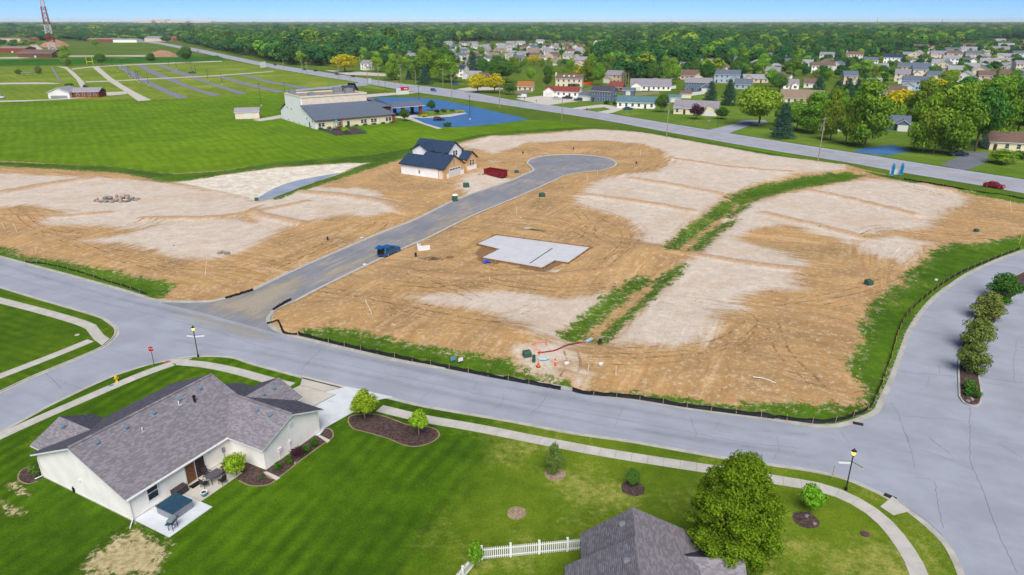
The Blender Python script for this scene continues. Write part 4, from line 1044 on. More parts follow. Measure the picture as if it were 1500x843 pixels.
b = MB(); b.add([(-.5,-.7,3.5),(35,-.7,3.5),(29.4,13.9,8.1),(-.5,13.9,8.1)],[(0,1,2,3)]); b.add([(35,-.7,3.5),(35,16,3.5),(29.4,16,8.1),(29.4,13.9,8.1)],[(0,1,2,3)]); b.add([(-.5,-.7,3.2),(35,-.7,3.2),(35,-.7,3.5),(-.5,-.7,3.5)],[(0,1,2,3)],1); b.add([(-.5,-.7,3.2),(-.5,-.7,3.5),(-.5,13.9,8.1),(-.5,13.9,7.8)],[(3,2,1,0)],1); b.add([(-.5,-.7,3.2),(35,-.7,3.2),(35,0,3.2),(-.5,0,3.2)],[(3,2,1,0)],1)
b.add([(-.5,33,7.0),(29,33,7.0),(29,41,3.6),(-.5,41,3.6)],[(0,1,2,3)]); b.build('roof', [RF['slate'], W['darkbrick']], ch)
b = MB(); b.add([(29,17,8.5),(29,33,8.5),(29,33,14.2),(29,25,14.6)],[(0,1,2,3)]); b.build('dark_gable', M['black'], ch)
b = MB(); b.add([(23,33.3,11.0),(29.4,33.3,11.0),(29.4,26,13.6),(25.5,31,13.4)],[(0,1,2,3)]); b.add([(23,33.2,11),(25.5,30.9,13.4),(29.4,25.9,13.6),(29.4,24,11)],[(0,1,2,3)]); b.build('roof_screen', RF['dark'], ch)
for (x, y, sx, sy, h) in ((2.5,30,2.6,2.2,1.7),(21,26,3.4,2.2,2.2),(23.5,20,3.2,2.2,2.0),(7,20,2.6,1.8,1.3),(11,18,1.2,1.0,.7)):
    u = MB(); u.box(x-sx/2,x+sx/2,y-sy/2,y+sy/2,11.03,11.03+h); u.tube((x,y,11+h),(x,y,11.25+h),.5,.5,12); u.box(x-sx/2-.1,x+sx/2+.1,y-sy/2+.2,y+sy/2-.2,11.2,11.5)
    u.build('rooftop_unit', M['metal_grey'], ch)
for x in (1.7,3.1,19.8,21.2,24.3,25.7,31.0,32.4): window(ch, x, -.01, .9, 1.1, 1.4)
b = MB(); b.box(9.2,11.0,-.4,-.01,0,2.9); b.build('brick_bay', W['brick'], ch)
window(ch, 9.9, -.42, .9, 1.2, 1.4)
b = MB(); b.box(13.2,14.3,-.08,-.01,0,2.2); b.build('door', M['glass'], ch)
b = MB(); b.box(33.4,34.6,-.3,1.0,-.1,3.3); b.build('brick_pier', W['brick'], ch)
b = MB(); b.box(-.08,-.005,6.0,6.9,0,2.2); b.build('door', M['dark_metal'], ch)
for y, z in ((9,3.0),(26,5.2),(31,5.5),(3.0,2.6)):
    b = MB(); b.box(-.12,-.005,y-.3,y+.3,z,z+.5); b.build('wall_light', M['dark_metal'], ch)
b = MB(); b.box(29.5,40,14,30,-.1,5.2); b.build('brick_wing_wall', W['brick'], ch)
b = MB(); hip_roof(b, 28,40,13,30, 5.2, 8.0, .5); b.build('wing_roof', [RF['slate'], M['trim']], ch)
for x in (35.2,36.8): window(ch, x, 14, 2.8, .8, .9)
b = MB(); gable_roof(b, 40,57,15,25, 4.2, 5.8, 'x', .6); b.build('canopy_roof', [RF['slate'], M['trim']], ch)
for x in (47,56):
    for y in (16,24):
        b = MB(); b.box(x-.6,x+.6,y-.6,y+.6,-.05,4.2); b.build('brick_pier', W['brick'], ch)

# ---------------------------------------------------------------- smaller buildings
def shed(name, loc, rz, w, d, ze, zr, wall, roof, label, cat='shed', axis='x', doors=True, group=None):
    o = empty(name, loc, rz, label, cat, group)
    b = MB(); gable_wall(b, 0,w,0,d,-.1,ze,zr-.05,axis); b.build('wall', W[wall], o)
    b = MB(); gable_roof(b, 0,w,0,d,ze,zr,axis,.3); b.build('roof', [RF[roof], M['trim']], o)
    if doors: garage_door(o, w*.5, 0, 0, min(2.4,w*.4), min(2.1,ze*.85), 's')
    return o
shed('storage_shed', at(345,175), R(14), 10, 6, 2.9, 4.4, 'beige', 'grey', 'small beige storage shed with grey gable roof on the mown field')
# brick office beside the meadow
ho = empty('meadow_office', at(71.5,145), R(8), 'white and red brick meadow office with pale grey gable roof', 'building')
b = MB(); gable_wall(b, 0,11,0,14,-.1,3.4,5.6,'y'); b.build('wall', W['pale'], ho)
b = MB(); b.box(11,25,3,13,-.1,3.2); b.build('brick_wall', W['brick'], ho)
b = MB(); gable_roof(b, 0,11,0,14,3.4,5.7,'y',.6); gable_roof(b,11,25,3,13,3.2,5.0,'x',.5); b.build('roof', [RF['grey'], M['trim']], ho)
garage_door(ho, 5.5, 0, 0, 8.5, 1.6, mat='metal_grey')
for x in (14,17,20,23): window(ho, x, 3, 1.0, 1.2, 1.3)

def house(bx, by, wp, walls='beige', roof='grey', storeys=1, rz=None, label=None, group=None, wing=True, chimney=False, garage=True, seed=0, depth=None, hip=False, maxw=26):
    """a suburban house: front edge centred on the pixel (bx,by), wp pixels wide"""
    r = random.Random(seed*77+int(bx*13+by*7))
    w = min(max(wpx(bx, by, wp), 8.5), maxw); d = depth or r.uniform(8.0, 10.5)
    rz = R(-28) if rz is None else rz
    ca = math.cos(rz); 
    w = w/ max(abs(ca)+.35*abs(math.sin(rz)), .6)
    if label and label[0] == '@':
        nm_ = {'lightblue':'light blue','pink':'pinkish tan','pale':'pale grey'}
        label = '%s %s house with %s roof in the %s' % (nm_.get(walls, walls), 'two-storey' if storeys == 2 else 'one-storey', roof, label[1:])
    o = empty('house', at(bx, by), rz, label or 'house', 'house', group)
    ze = 2.8*storeys+.1; zr = ze+d*.5*r.uniform(.5,.62)
    b = MB(); (b.box(-w/2,w/2,0,d,-.1,ze) if hip else gable_wall(b, -w/2,w/2,0,d,-.1,ze,zr-.05,'x')); b.build('wall', W[walls], o)
    b = MB(); (hip_roof(b,-w/2,w/2,0,d,ze,zr) if hip and w > d+1 else gable_roof(b, -w/2,w/2,0,d,ze,zr,'x',.45)); rf = b.build('roof', [RF[roof], M['trim']], o)
    if wing:
        sx = r.choice((-1,1)); ww = min(6.6, w*.5); x0 = sx*(w/2-ww) if sx > 0 else -w/2; x1 = x0+ww
        zw = 2.9 if (storeys == 1 or garage) else ze; zwr = zw+ww*.5*.6
        b = MB(); gable_wall(b, x0+.1,x1-.1,-2.6,d*.5,-.1,zw,zwr-.05,'y'); b.build('wing_wall', W[walls], o)
        b = MB(); gable_roof(b, x0+.1,x1-.1,-2.6,d*.5,zw,zwr,'y',.4); b.build('wing_roof', [RF[roof], M['trim']], o)
        if garage: garage_door(o, (x0+x1)/2, -2.62, 0, min(4.8,ww*.75), 2.2)
        else: window(o, (x0+x1)/2, -2.61, .9, 1.6, 1.4, 's', 2)
        fx0, fx1 = (-w/2, x0) if sx > 0 else (x1, w/2)
    else: fx0, fx1 = -w/2, w/2
    n = max(1, int((fx1-fx0)/2.8)); dd = r.randrange(n) if n > 1 else -1
    for s in range(storeys):
        for i in range(n):
            x = fx0+(i+.5)*(fx1-fx0)/n
            if s == 0 and i == dd:
                MB().box(x-.5,x+.5,-.06,-.005,0,2.1).build('door', M['door_dark'], o)
            else: window(o, x, 0, .9+2.8*s, 1.1, 1.35)
        if storeys == 2 and s == 1 and wing:
            window(o, (x0+x1)/2, 0, .9+2.8, 1.1, 1.2)
        for y in (d*.3, d*.7):
            window(o, -w/2, y, .9+2.8*s, 1.0, 1.3, 'w'); window(o, w/2, y, .9+2.8*s, 1.0, 1.3, 'e')
    if chimney:
        b = MB(); b.box(-w/2-.9,-w/2-.01,d*.3,d*.3+1.5,-.1,zr+1.0); b.build('chimney', W[walls], o)
    return o
ARD = R(-31)   # run of the main road here
def nh(*a, **k): return house(*a, **k)
nh(833,129,40,'cream','brown',2,R(-12),'tall cream two-storey house with chimney and three skylights in brown roof',chimney=True,wing=False,depth=9)
tall = bpy.context.scene.objects[-1] if False else None
nh(822,142,54,'white','red',1,R(-22),'white ranch house with rusty red roof beside the main road')
nh(880,150,34,'blue','dark',2,R(-30),'slate blue house with steep dark gable roof near the main road',depth=8.5,wing=False)
shed('detached_garage', at(848,147.5), R(-25), 7.5, 7, 2.6, 4.0, 'pale', 'slate', 'pale detached garage left against the slate blue house', 'garage')
nh(931,159,58,'white','teal',1,R(-16),'low white ranch house with teal-blue roof behind a looped drive',wing=False)
nh(1018,168.5,66,'cream','mauve',1,R(-20),'long cream ranch house with mauve-brown roof beside the purple tree')
nh(953,133,60,'white','mauve',1,R(-8),'wide white house with brown gable roof behind the wooden fence',depth=13)
nh(901,135,20,'brick','red',1,R(-20),'small red brick house with red roof behind the slate blue house',wing=False)
shed('garden_shed', at(911,139.5), R(-18), 7, 5, 2.6, 3.9, 'blue', 'slate', 'blue-grey garden shed with slate roof by the wooden fence')
nh(897,122,26,'tan','mauve',2,R(-40),'tall tan house with crossed mauve gables beyond the cream house')
nh(1022,135,40,'blue','mauve',2,R(-12),'dark blue two-storey house with mauve gable roof')
nh(965,107,16,'lightblue','grey',1,R(-10),'pale blue house tucked between the big green trees',wing=False)
nh(1013,117,34,'tan','brown',1,R(-15),'tan house with wide dark brown roof between big trees',depth=12)
nh(1058,109.5,26,'cream','brown',2,R(20),'cream two-storey house with brown roof left of the white-blue house')
nh(1064,122,38,'lightblue','slate',2,R(-14),'white-blue two-storey house with slate gables')
nh(1107,121.5,36,'pink','grey',1,R(-8),'pinkish tan house with twin grey gables',hip=False)
nh(1112,102,24,'tan','grey',2,R(-10),'tan house with hipped charcoal roof at the wood edge',hip=True,wing=False)
nh(1088,131,26,'lightblue','slate',1,R(-18),'pale house with blue-slate roof behind two spruces',wing=False)
nh(769,134,24,'cream','orange',1,R(-10),'cream house with orange-brown roof behind the white van',wing=False)
shed('garden_shed', at(977,150), R(-12), 7, 5, 2.5, 3.6, 'lightblue', 'teal', 'small teal-roofed garden shed beside the ranch house')
shed('garden_shed', at(996,144), R(-12), 6, 4.5, 2.4, 3.8, 'cream', 'brown', 'small cream garden shed with brown roof by white fence')
nh(1173,152.5,62,'cream','tan',1,R(-24),'long cream garage building with pale tan roof beside evergreens',wing=False,depth=12)
nh(1158,131,22,'white','mauve',1,R(-14),'white house with mauve gable behind the cream garage',garage=False)
nh(1187,129,20,'pale','brown',1,R(-16),'pale house with brown roof left of the dark evergreens',wing=False)
nh(1205,107,34,'white','brown',2,R(-10),'white two-storey house with brown roof and back deck',wing=True)
nh(1234,104.5,20,'pale','slate',2,R(50),'narrow pale house with slate gable beside a spruce',wing=False)
nh(1252,88,22,'beige','brown',2,R(-10),'beige house with brown roof at the wood edge above the willow',wing=False,chimney=True)
nh(1137,104,24,'grey','grey',1,R(-12),'plain grey house with grey hipped roof between trees',hip=True)
nh(1307,93,26,'white','navy',2,R(-20),'white two-storey house with navy blue roof near the yellow bush')
nh(1337,109,44,'tan','slate',2,R(-25),'tan and grey double-gabled house right of the green pond lawn')
nh(1301,140,42,'tan','brown',1,R(-34),'tan house with long brown roof behind the tall roadside tree')
nh(1338,133,34,'lightblue','slate',2,R(-26),'light blue two-storey house behind the yellow tree')
nh(1370,122.5,26,'white','brown',1,R(-20),'white house with reddish brown roof right of the light blue house')
nh(1394,115.5,14,'tan','orange',1,R(-20),'small house with bright orange-brown roof',wing=False)
nh(1237,191,22,'white','grey',1,R(55),'white gabled house half hidden behind roadside trees',wing=False)
nh(1312,191,34,'blue','slate',1,R(-26),'blue-grey house with slate roof behind roadside trees')
nh(1482,222,62,'cream','brown',1,R(-20),'cream house with dark brown roof and white garage doors by a clipped hedge',wing=False,depth=10)
cg = bpy.data.objects
for i_, (x_, y_) in enumerate(((905,92),(925,95),(948,96),(978,98),(1000,101),(1035,101),(1045,94),(1075,97),(1092,104),(1130,116),(1150,119),(1160,100),(1180,97),(1120,90),(1220,95),(1275,98),(1290,103),(1210,88),(1150,88),(1245,124),(1280,128),(1320,120))):
    house(x_, y_, 20, ('white','beige','pale','cream','tan')[i_ % 5], ('grey','mauve','brown','slate')[i_ % 4], 1+i_ % 2, R((-20,-28,40,-12)[i_ % 4]), '@trees behind the ranch houses', 'houses among the trees behind the ranch houses', seed=i_, depth=9, maxw=17)
# far subdivision houses: the look-alikes
rr = random.Random(4)
cl1 = [(x_+rr.uniform(-4,4), y_+rr.uniform(-1,1)) for y_ in (69,75.5,82,89) for x_ in range(662,858,17)] + [(668,78),(681,81),(694,79),(707,77),(719,81),(731,84),(744,79),(668,90),(682,93),(700,90),(714,93),(728,92),(742,93),(688,101),(673,103),(757,72),(769,75),(781,71),(793,73),(806,70),(760,84),(774,85),(788,82),(802,84),(816,79),(829,82),(843,75),(852,86),(822,91),(838,92),(806,96),(790,94),(758,95),(812,66),(826,68),(790,65),(846,66),(858,70),(875,72),(880,66),(868,80),(850,97),(935,68),(947,70),(952,66),(1020,66),(1023,70)]
done_ = []
for x, y in cl1:
    if any(abs(x-a)*1.0 < 9 and abs(y-c) < 4.5 for a,c in done_): continue
    done_.append((x,y))
    house(x, y, rr.uniform(13,16), rr.choice(('beige','white','pink','pale','cream','white')), rr.choice(('mauve','brown','grey','grey','tan','slate')), rr.choice((1,2,2)), R(rr.choice((-30,-20,60,-25,50))), '@crowded far subdivision', 'houses of the far subdivision', seed=2, depth=9, maxw=15)
cl2 = [(x_+rr.uniform(-5,5), y_+rr.uniform(-1,1), 22) for y_ in (73,79,86,94,103,113,123) for x_ in range(1345,1510,25)] + [(1356,100,26),(1377,96,24),(1398,94,22),(1415,94,26),(1443,95,30),(1484,90,28),(1500,93,26),(1380,108,20),(1430,114,26),(1458,108,38),(1487,103,26),(1500,120,24),(1470,118,24),(1330,84,16),(1359,82,16),(1420,84,18),(1445,80,16),(1462,82,18),(1410,78,14),(1482,66,18),(1500,64,16),(1465,64,14),(1400,72,12),(1440,70,14),(1128,78,12),(1135,72,10)]
done_ = []
for x, y, w in cl2:
    if any(abs(x-a)*1.0 < 15 and abs(y-c) < 6 for a,c in done_): continue
    done_.append((x,y))
    house(x, y, w*.95, rr.choice(('white','beige','pink','pale','cream','white')), rr.choice(('brown','grey','slate','mauve','grey')), rr.choice((1,2)), R(rr.choice((-30,-22,50,-14))), '@rows beyond the pond lawn', 'houses in the rows beyond the pond lawn', seed=5, depth=9.5, maxw=21)
for x, y, w, c, rf_ in ((610,104,14,'pale','brown'),(600,90,12,'white','mauve'),(672,113,14,'white','navy'),(690,116,26,'pale','grey'),(708,119,22,'brick','brown'),(534,103,14,'white','mauve'),(594,80,14,'white','mauve'),(500,62,10,'white','grey'),(524,60,12,'white','grey'),(638,55,10,'white','slate')):
    house(x, y, w, c, rf_, 2 if w < 20 else 1, R(-25), {610:'pale house with brown roof under a tree by the yellow tree',600:'white house with mauve roof deep in roadside trees',672:'white house with navy roof left of the crowded subdivision',690:'pale house with wide grey roof behind the twin yellow trees',708:'red brick house with brown porch beside the yellow trees',534:'white house with mauve roof right of the lone yellow tree',594:'white house roof showing above the roadside woods',500:'small white house glimpsed in the far woods',524:'small pale house glimpsed right of another in far woods',638:'tiny white house at a clearing in the far woods'}[x], None, seed=9, depth=9, wing=w > 13)
# barns, sheds and stores far left
shed('red_barn', at(-2,77.5), R(-8), 42, 18, 6, 8, 'brick', 'tan', 'long red brick barn with pale roof beside the brown-roofed shed', 'barn')
shed('brown_shed', at(27,84.5), R(-10), 46, 20, 5, 8.5, 'darkbrick', 'brown', 'big brown shed with dark red roof left of the lattice mast', 'barn')
for x_,y_,w_,d_,ze_,zr_,wa_,ro_,lb_ in ((128,62.3,62,26,6,8,'brick','tan','long brick store building with tan front at the far woods'),(212,61,48,26,6,10,'tan','mauve','far tan store with mauve roof beside the distant road'),(249,60.3,44,26,7,9,'brick','orange','far red-orange roofed store beside the distant road'),(66,56.5,40,24,7,11,'pale','tan','far pale house-like building behind the earth heap'),(-4,62,52,26,7,9,'tan','brown','far tan building at the wood edge left of the mast'),
  (108,56.5,40,24,6,10,'white','red','far white building with red roof among woods'),(166,62.5,50,20,5,7,'white','grey','far low white building with many cars beside stores'),(2,50.5,70,30,8,10,'pale','slate','far pale warehouse above the tan building'),(36,59.5,36,18,5,8,'brick','brown','far small brick building left of the mast')):
    shed('store_building', at(x_,y_), R(-6), w_, d_, ze_, zr_, wa_, ro_, lb_, 'building', doors=False)
hs = empty('far_complex', at(196,36.2), 0, 'faint pinkish building complex on the horizon', 'building')
for i, (x, w, h) in enumerate(((0,260,46),(220,180,58),(380,300,44),(640,300,38))):
    MB().box(x,x+w,0,120,0,h).build('block', W['pink'], hs)
for o in [o for o in bpy.data.objects if o.get('label','').startswith('tall cream two')]:
    for i in range(3):
        w = [c for c in o.children if c.name.startswith('roof')][0]
        zz = max(v.co.z for v in w.data.vertices); MB().obox((-3.5+i*3.2, 2.4, zz-1.15), 1.1, 1.4, .12, 0, 0, math.atan(.56)).build('skylight', M['trim'], w)
    b = MB(); b.box(0,6.5,-3.2,-.05,2.5,2.65); [b.box(x,x+.14,-3.2,-3.06,0,3.5) for x in (0,2.1,4.2,6.36)]; b.box(0,6.5,-3.2,-3.12,3.4,3.5); b.build('deck', W['darkbrick'], o)
# ================================================================== TREES AND SHRUBS
def leafm(name, dark, light, var=.25, trans=.25, hue=.05):
    t = NT(name); gi = t.n('ShaderNodeNewGeometry'); oi = t.n('ShaderNodeObjectInfo')
    c = t.mix(gi.outputs['Random Per Island'], hexc(dark), hexc(light))
    hs = t.n('ShaderNodeHueSaturation')
    t.l(t.math('ADD', t.math('MULTIPLY', t.math('SUBTRACT', oi.outputs['Random'], .5), hue), .5), hs.inputs['Hue'])
    t.l(t.math('ADD', t.math('MULTIPLY', t.math('FRACT', t.math('MULTIPLY', oi.outputs['Random'], 13.7)), var*2), 1-var), hs.inputs['Value'])
    t.l(c, hs.inputs['Color'])
    d = t.n('ShaderNodeBsdfDiffuse'); tr = t.n('ShaderNodeBsdfTranslucent'); mx = t.n('ShaderNodeMixShader'); mx.inputs[0].default_value = trans
    t.l(hs.outputs[0], d.inputs[0]); t.l(hs.outputs[0], tr.inputs[0]); t.l(d.outputs[0], mx.inputs[1]); t.l(tr.outputs[0], mx.inputs[2]); t.l(mx.outputs[0], t.out.inputs[0])
    return t.m
LM = dict(green=leafm('leaf_green', '#4a721c', '#90b03c'), dark=leafm('leaf_dark', '#345e22', '#5e8a3a'), spruce=leafm('leaf_spruce', '#26483a', '#4a7058', .15), yellow=leafm('leaf_yellow', '#9c9414', '#d8cc2a', .06, .25, .0),
          purple=leafm('leaf_purple', '#2c1a24', '#5a3440', .1), light=leafm('leaf_light', '#52801e', '#92b63e'), forest=leafm('leaf_forest', '#2a5a30', '#42743a', .24, .25, .05), near=leafm('leaf_near', '#3c5e0c', '#829c28', .02, .25, .0), lime=leafm('leaf_lime', '#5c8c18', '#a2c43a', .1), olive=leafm('leaf_olive', '#54682a', '#8e9c50', .12), shrub=leafm('leaf_shrub', '#234a14', '#5c8a2a', .2))
M['bark'] = plain('bark', '#5a4a3c', .3, 5, .95, bump=.5)
M['bark_light'] = plain('pale_bark', '#a08a66', .2, 5, .9)

def leaves(blobs, n, size, seed, shell=.55, flat=1.0, mat=None, name='crown', up=.25):
    """leaf clumps: n diamond leaves on and in a set of ellipsoids (cx,cy,cz,rx,ry,rz)"""
    r = np.random.RandomState(seed); B = np.array(blobs, float)
    wgt = (B[:,3]*B[:,4]*B[:,5])**(2/3); wgt /= wgt.sum()
    bi = r.choice(len(B), n, p=wgt); d = r.normal(size=(n,3)); d /= np.linalg.norm(d, axis=1)[:,None]
    rad = shell+(1.08-shell)*r.rand(n)**.6
    C0 = B[bi,:3]+d*B[bi,3:]*rad[:,None]
    nr = d+r.normal(size=(n,3))*.38; nr[:,2] += up; nr /= np.linalg.norm(nr, axis=1)[:,None]
    a = np.cross(nr, r.normal(size=(n,3))); a /= np.linalg.norm(a, axis=1)[:,None]+1e-9
    b = np.cross(nr, a); s = size*(.6+.8*r.rand(n))[:,None]
    V = np.stack([C0-a*s*.5, C0-b*s*.36, C0+a*s*.5+nr*s*.0, C0+b*s*.36], 1).reshape(-1,3)
    V[:,2] = np.maximum(V[:,2], .02)
    F = np.arange(4*n).reshape(n,4)
    return mesh_np(name, V, F, mat)
def crown_blobs(kind, seed, k=34):
    """unit tree: height 1, crown half-width ~.5 at width 1; returns ellipsoids"""
    r = random.Random(seed); out = []
    if kind == 'round':
        for i in range(k):
            while True:
                x, y, z = (r.uniform(-1,1) for _ in range(3))
                if .25 < x*x+y*y+z*z < 1: break
            s = r.uniform(.22,.38); zz = .58+z*.29
            out.append((x*.36*(1.1-abs(zz-.5)*.6), y*.36*(1.1-abs(zz-.5)*.6), zz, s*.62, s*.62, s*.36))
        out.append((0,0,.6,.33,.33,.30))
    elif kind == 'oval':
        for i in range(k):
            zz = r.uniform(.16,.95); w = .46*math.sin(math.pi*min(max((zz-.02)/1.0,0.05),.97)**.8)
            a = r.uniform(0,6.28); q = r.uniform(.5,.95); s = r.uniform(.16,.27)
            out.append((math.cos(a)*w*q, math.sin(a)*w*q, zz, s*.8, s*.8, s*.45))
        out.append((0,0,.48,.33,.33,.38))
    elif kind == 'cone':
        for i in range(k+16):
            zz = .06+.90*(i/(k+15))**1.1; w = .47*(1-zz)**.8+.02; a = i*2.4+r.uniform(-.3,.3); q = r.uniform(.5,.85); s = .10+.15*(1-zz)
            out.append((math.cos(a)*w*q, math.sin(a)*w*q, zz, s, s, .045))
        out.append((0,0,.93,.03,.03,.07))
        out.append((0,0,.45,.12,.12,.4))
    elif kind == 'wide':
        for i in range(k):
            a = r.uniform(0,6.28); q = math.sqrt(r.uniform(0,1)); s = r.uniform(.15,.26)
            zz = .70+.22*(1-q*q)*r.uniform(-.3,1)-.12*q
            out.append((math.cos(a)*q*.42, math.sin(a)*q*.42, zz, s*.7, s*.7, s*.42))
    elif kind == 'bush':
        for i in range(max(8,k//2)):
            a = r.uniform(0,6.28); q = math.sqrt(r.uniform(0,1))*.36; zz = .25+.5*r.random()*(1-q)
            out.append((math.cos(a)*q, math.sin(a)*q, zz, .2, .2, .22))
    return out
def trunk_mesh(h, r0, r1, seed, limbs=5, top=.72):
    r = random.Random(seed); b = MB(); P = [Vector((0,0,-.1))]
    for i in range(1,5): P.append(Vector((r.gauss(0,.012)*h, r.gauss(0,.012)*h, top*h*i/4)))
    for i in range(4): b.tube(P[i], P[i+1], r0+(r1-r0)*i/4, r0+(r1-r0)*(i+1)/4, 8)
    for i in range(limbs):
        z = h*r.uniform(.28,.62); a = r.uniform(0,6.28); L = h*r.uniform(.16,.28)
        b.tube((0,0,z), (math.cos(a)*L, math.sin(a)*L, z+L*.8), r0*.4, r0*.1, 6)
    return b.mesh('trunk', M['bark'], True)
TK = {}
def kind_def(key, shape, mat, leafn, size, nvar=3, barkr=(.022,.01), k=34):
    TK[key] = []
    for i in range(nvar):
        bl = crown_blobs(shape, hash(shape) % 7+i*11+len(key) if False else i*17+len(key)*3+1, k)
        TK[key].append((leaves(bl, leafn, size, i+len(key)*5, mat=LM[mat]), trunk_mesh(1.0, barkr[0], barkr[1], i+3)))
kind_def('round', 'round', 'green', 7000, .048, 4); kind_def('dark', 'round', 'dark', 7000, .048, 3); kind_def('oval', 'oval', 'green', 7000, .045, 3); kind_def('light', 'oval', 'light', 6000, .046, 2)
kind_def('spruce', 'cone', 'spruce', 5000, .04, 3, (.018,.006)); kind_def('yellow', 'round', 'yellow', 2800, .065, 3, (.025,.012)); kind_def('purple', 'round', 'purple', 1600, .07, 1)
kind_def('lime', 'round', 'lime', 2000, .085, 2, (.02,.012)); kind_def('bush', 'bush', 'shrub', 900, .12, 3, (.01,.005)); kind_def('olive', 'oval', 'olive', 4500, .052, 2); kind_def('darkbush','bush','dark',900,.12,2,(.01,.005)); kind_def('yellowbush','bush','yellow',700,.12,1,(.01,.005))
kind_def('young', 'round', 'lime', 2400, .07, 2, (.016,.010), 30)
tr_rand = random.Random(21)
def tree_at(p, h, w, key, label, group=None, name=None, cat='tree', var=None):
    me, tk = TK[key][tr_rand.randrange(len(TK[key])) if var is None else var]
    o = empty(name or {'spruce':'spruce_tree','bush':'shrub','darkbush':'shrub','yellowbush':'shrub'}.get(key,'tree'), p, tr_rand.uniform(0,6.28), label, cat, group)
    link('crown', me, o, None, None, (w, w, h)); link('trunk', tk, o, None, None, (max(w,h*.5),max(w,h*.5),h)); return o
def tree(bx, by, ty, wp, key, label, group=None, **k):
    return tree_at(at(bx,by), max(height_to(bx,by,ty), 1.0), wpx(bx,by,wp)*1.08, key, label, group, **k)

# --- foreground: the big leafy tree beside the grey-roofed house
p = at(1066,842); bt = empty('leafy_tree', (p.x,p.y,.13), 0, 'big dense bright green tree beside the grey-roofed house', 'tree')
bl = [(x*7.6,y*7.6,z*11.0,a*7.6,b_*7.6,c*11.0) for x,y,z,a,b_,c in crown_blobs('oval', 4, 170)]
bl = [(x,y,z,a*.5,b_*.5,c*.5) if i < 170 else (x,y,z,a,b_,c) for i,(x,y,z,a,b_,c) in enumerate(bl)]
link('crown', leaves(bl, 64000, .17, 4, shell=.35, mat=LM['near'], up=.4), bt); link('trunk', trunk_mesh(9.5, .2, .08, 2, 8), bt)
sheet('mulch_bed', [(p.x+1.9*math.cos(a*.4),p.y+1.9*math.sin(a*.4)) for a in range(16)][:15], .139, M['mulch'])
# --- two round-headed trees in the kidney bed
def lolly(bx, by, ty, wp, label, seed, stem=.32):
    p = at(bx,by,.15); h = height_to(bx,by,ty); w = wpx(bx,by,wp)
    o = empty('round_tree', p, 0, label, 'tree', None)
    r = random.Random(seed); B = []
    for i in range(34):
        d = Vector((r.gauss(0,1),r.gauss(0,1),r.gauss(0,1))).normalized(); q = r.uniform(.55,.8)
        B.append((d.x*w*.5*q, d.y*w*.5*q, h*(stem+(1-stem)*.5)+d.z*h*(1-stem)*.5*q, w*.15, w*.15, w*.13))
    B.append((0,0,h*.66,w*.34,w*.34,h*.26))
    link('crown', leaves(B, 5200, .17, seed, mat=LM['lime'], up=.4), o)
    b = MB(); b.tube((0,0,-.05),(0,0,h*.6),.07,.05,8); [b.tube((0,0,h*.38),(math.cos(a)*w*.3,math.sin(a)*w*.3,h*.62),.035,.015,6) for a in (0,1.3,2.6,3.9,5.1)]
    b.build('trunk', M['bark_light'], o, True); return o
lolly(535,615,574,43,'larger round-headed young tree in the kidney-shaped mulch bed',3)
lolly(614,641,602,30,'smaller round-headed young tree at the tip of the kidney-shaped bed',5)
bed = smooth_line(pxl([(510,620),(513,612),(528,609),(552,609),(575,616),(600,625),(625,627),(640,632),(643,641),(632,650),(612,656),(592,654),(570,645),(540,636),(518,630),(510,620)]), 4)
sheet('mulch_bed', bed[:-1], .142, M['mulch'])
M['edging'] = plain('bed_edging', '#8a7a60', .2, 3, .9, coords='pos')
def edging(line):
    mb = MB(); strip(mb, line, -.07, .07, .155); o = mb.build('bed_edging', M['edging']); o['kind'] = 'structure'
edging(bed)
# beds round the white house
b1 = smooth_line(pxl([(388,695),(395,702),(405,703),(415,697),(440,677),(470,655),(486,644),(488,636),(482,630),(468,630)]), 4)
sheet('mulch_bed', b1 + pxl([(462,632),(386,690)]), .142, M['mulch']); edging(b1)
b2 = smooth_line(pxl([(350,706),(365,713),(385,714),(398,710),(405,704)]), 4)
sheet('mulch_bed', b2 + pxl([(388,694),(384,690),(345,668),(325,678)]), .141, M['mulch']); edging(b2)
b3 = smooth_line(pxl([(58,688),(48,685),(33,690),(27,700),(30,707),(42,711),(56,707)]), 4)
sheet('mulch_bed', b3 + pxl([(66,700)]), .142, M['mulch']); edging(b3)
def stone_strip(pp): slabpoly('splash_stone', pp, .17, 'concrete_old', None, .06)['kind'] = 'structure'
stone_strip([(386,694),(391,693),(411,702),(405,706)]); stone_strip([(466,641),(470,640),(484,647),(480,651)])
def small_plant(bx, by, ty, wp, key, label, name='shrub', cat='shrub', group=None, z=.14):
    p = at(bx,by,z); return tree_at(p, max(height_to(bx,by,ty),.3), wpx(bx,by,wp), key, label, group, name, cat)
small_plant(347,697,662,34,'young','leafy green small tree by the patio of the white house','small_tree','tree')
small_plant(408,689,675,11,'bush','upright green shrub in side bed, next to the downspout stones')
small_plant(424,680,665,12,'bush','upright green shrub in side bed, left of the purple shrub')
small_plant(437,672,654,20,'purple','dark purple shrub in side bed of the white garage')
small_plant(449,664,650,12,'bush','round green shrub in side bed, right of the purple shrub')
small_plant(461,656,640,12,'bush','green shrub at the far end of the garage side bed')
small_plant(52,700,678,14,'darkbush','dark clipped shrub at the gable corner of the white house')
small_plant(330,690,680,12,'olive','pale ornamental grass tuft beside the patio','grass_tuft','plant'); small_plant(383,703,697,7,'bush','tiny green plant in mulch under the garage wall')
small_plant(696,833,790,25,'lime','bright green column-shaped bush growing in the corner of the picket fence','bush','bush')
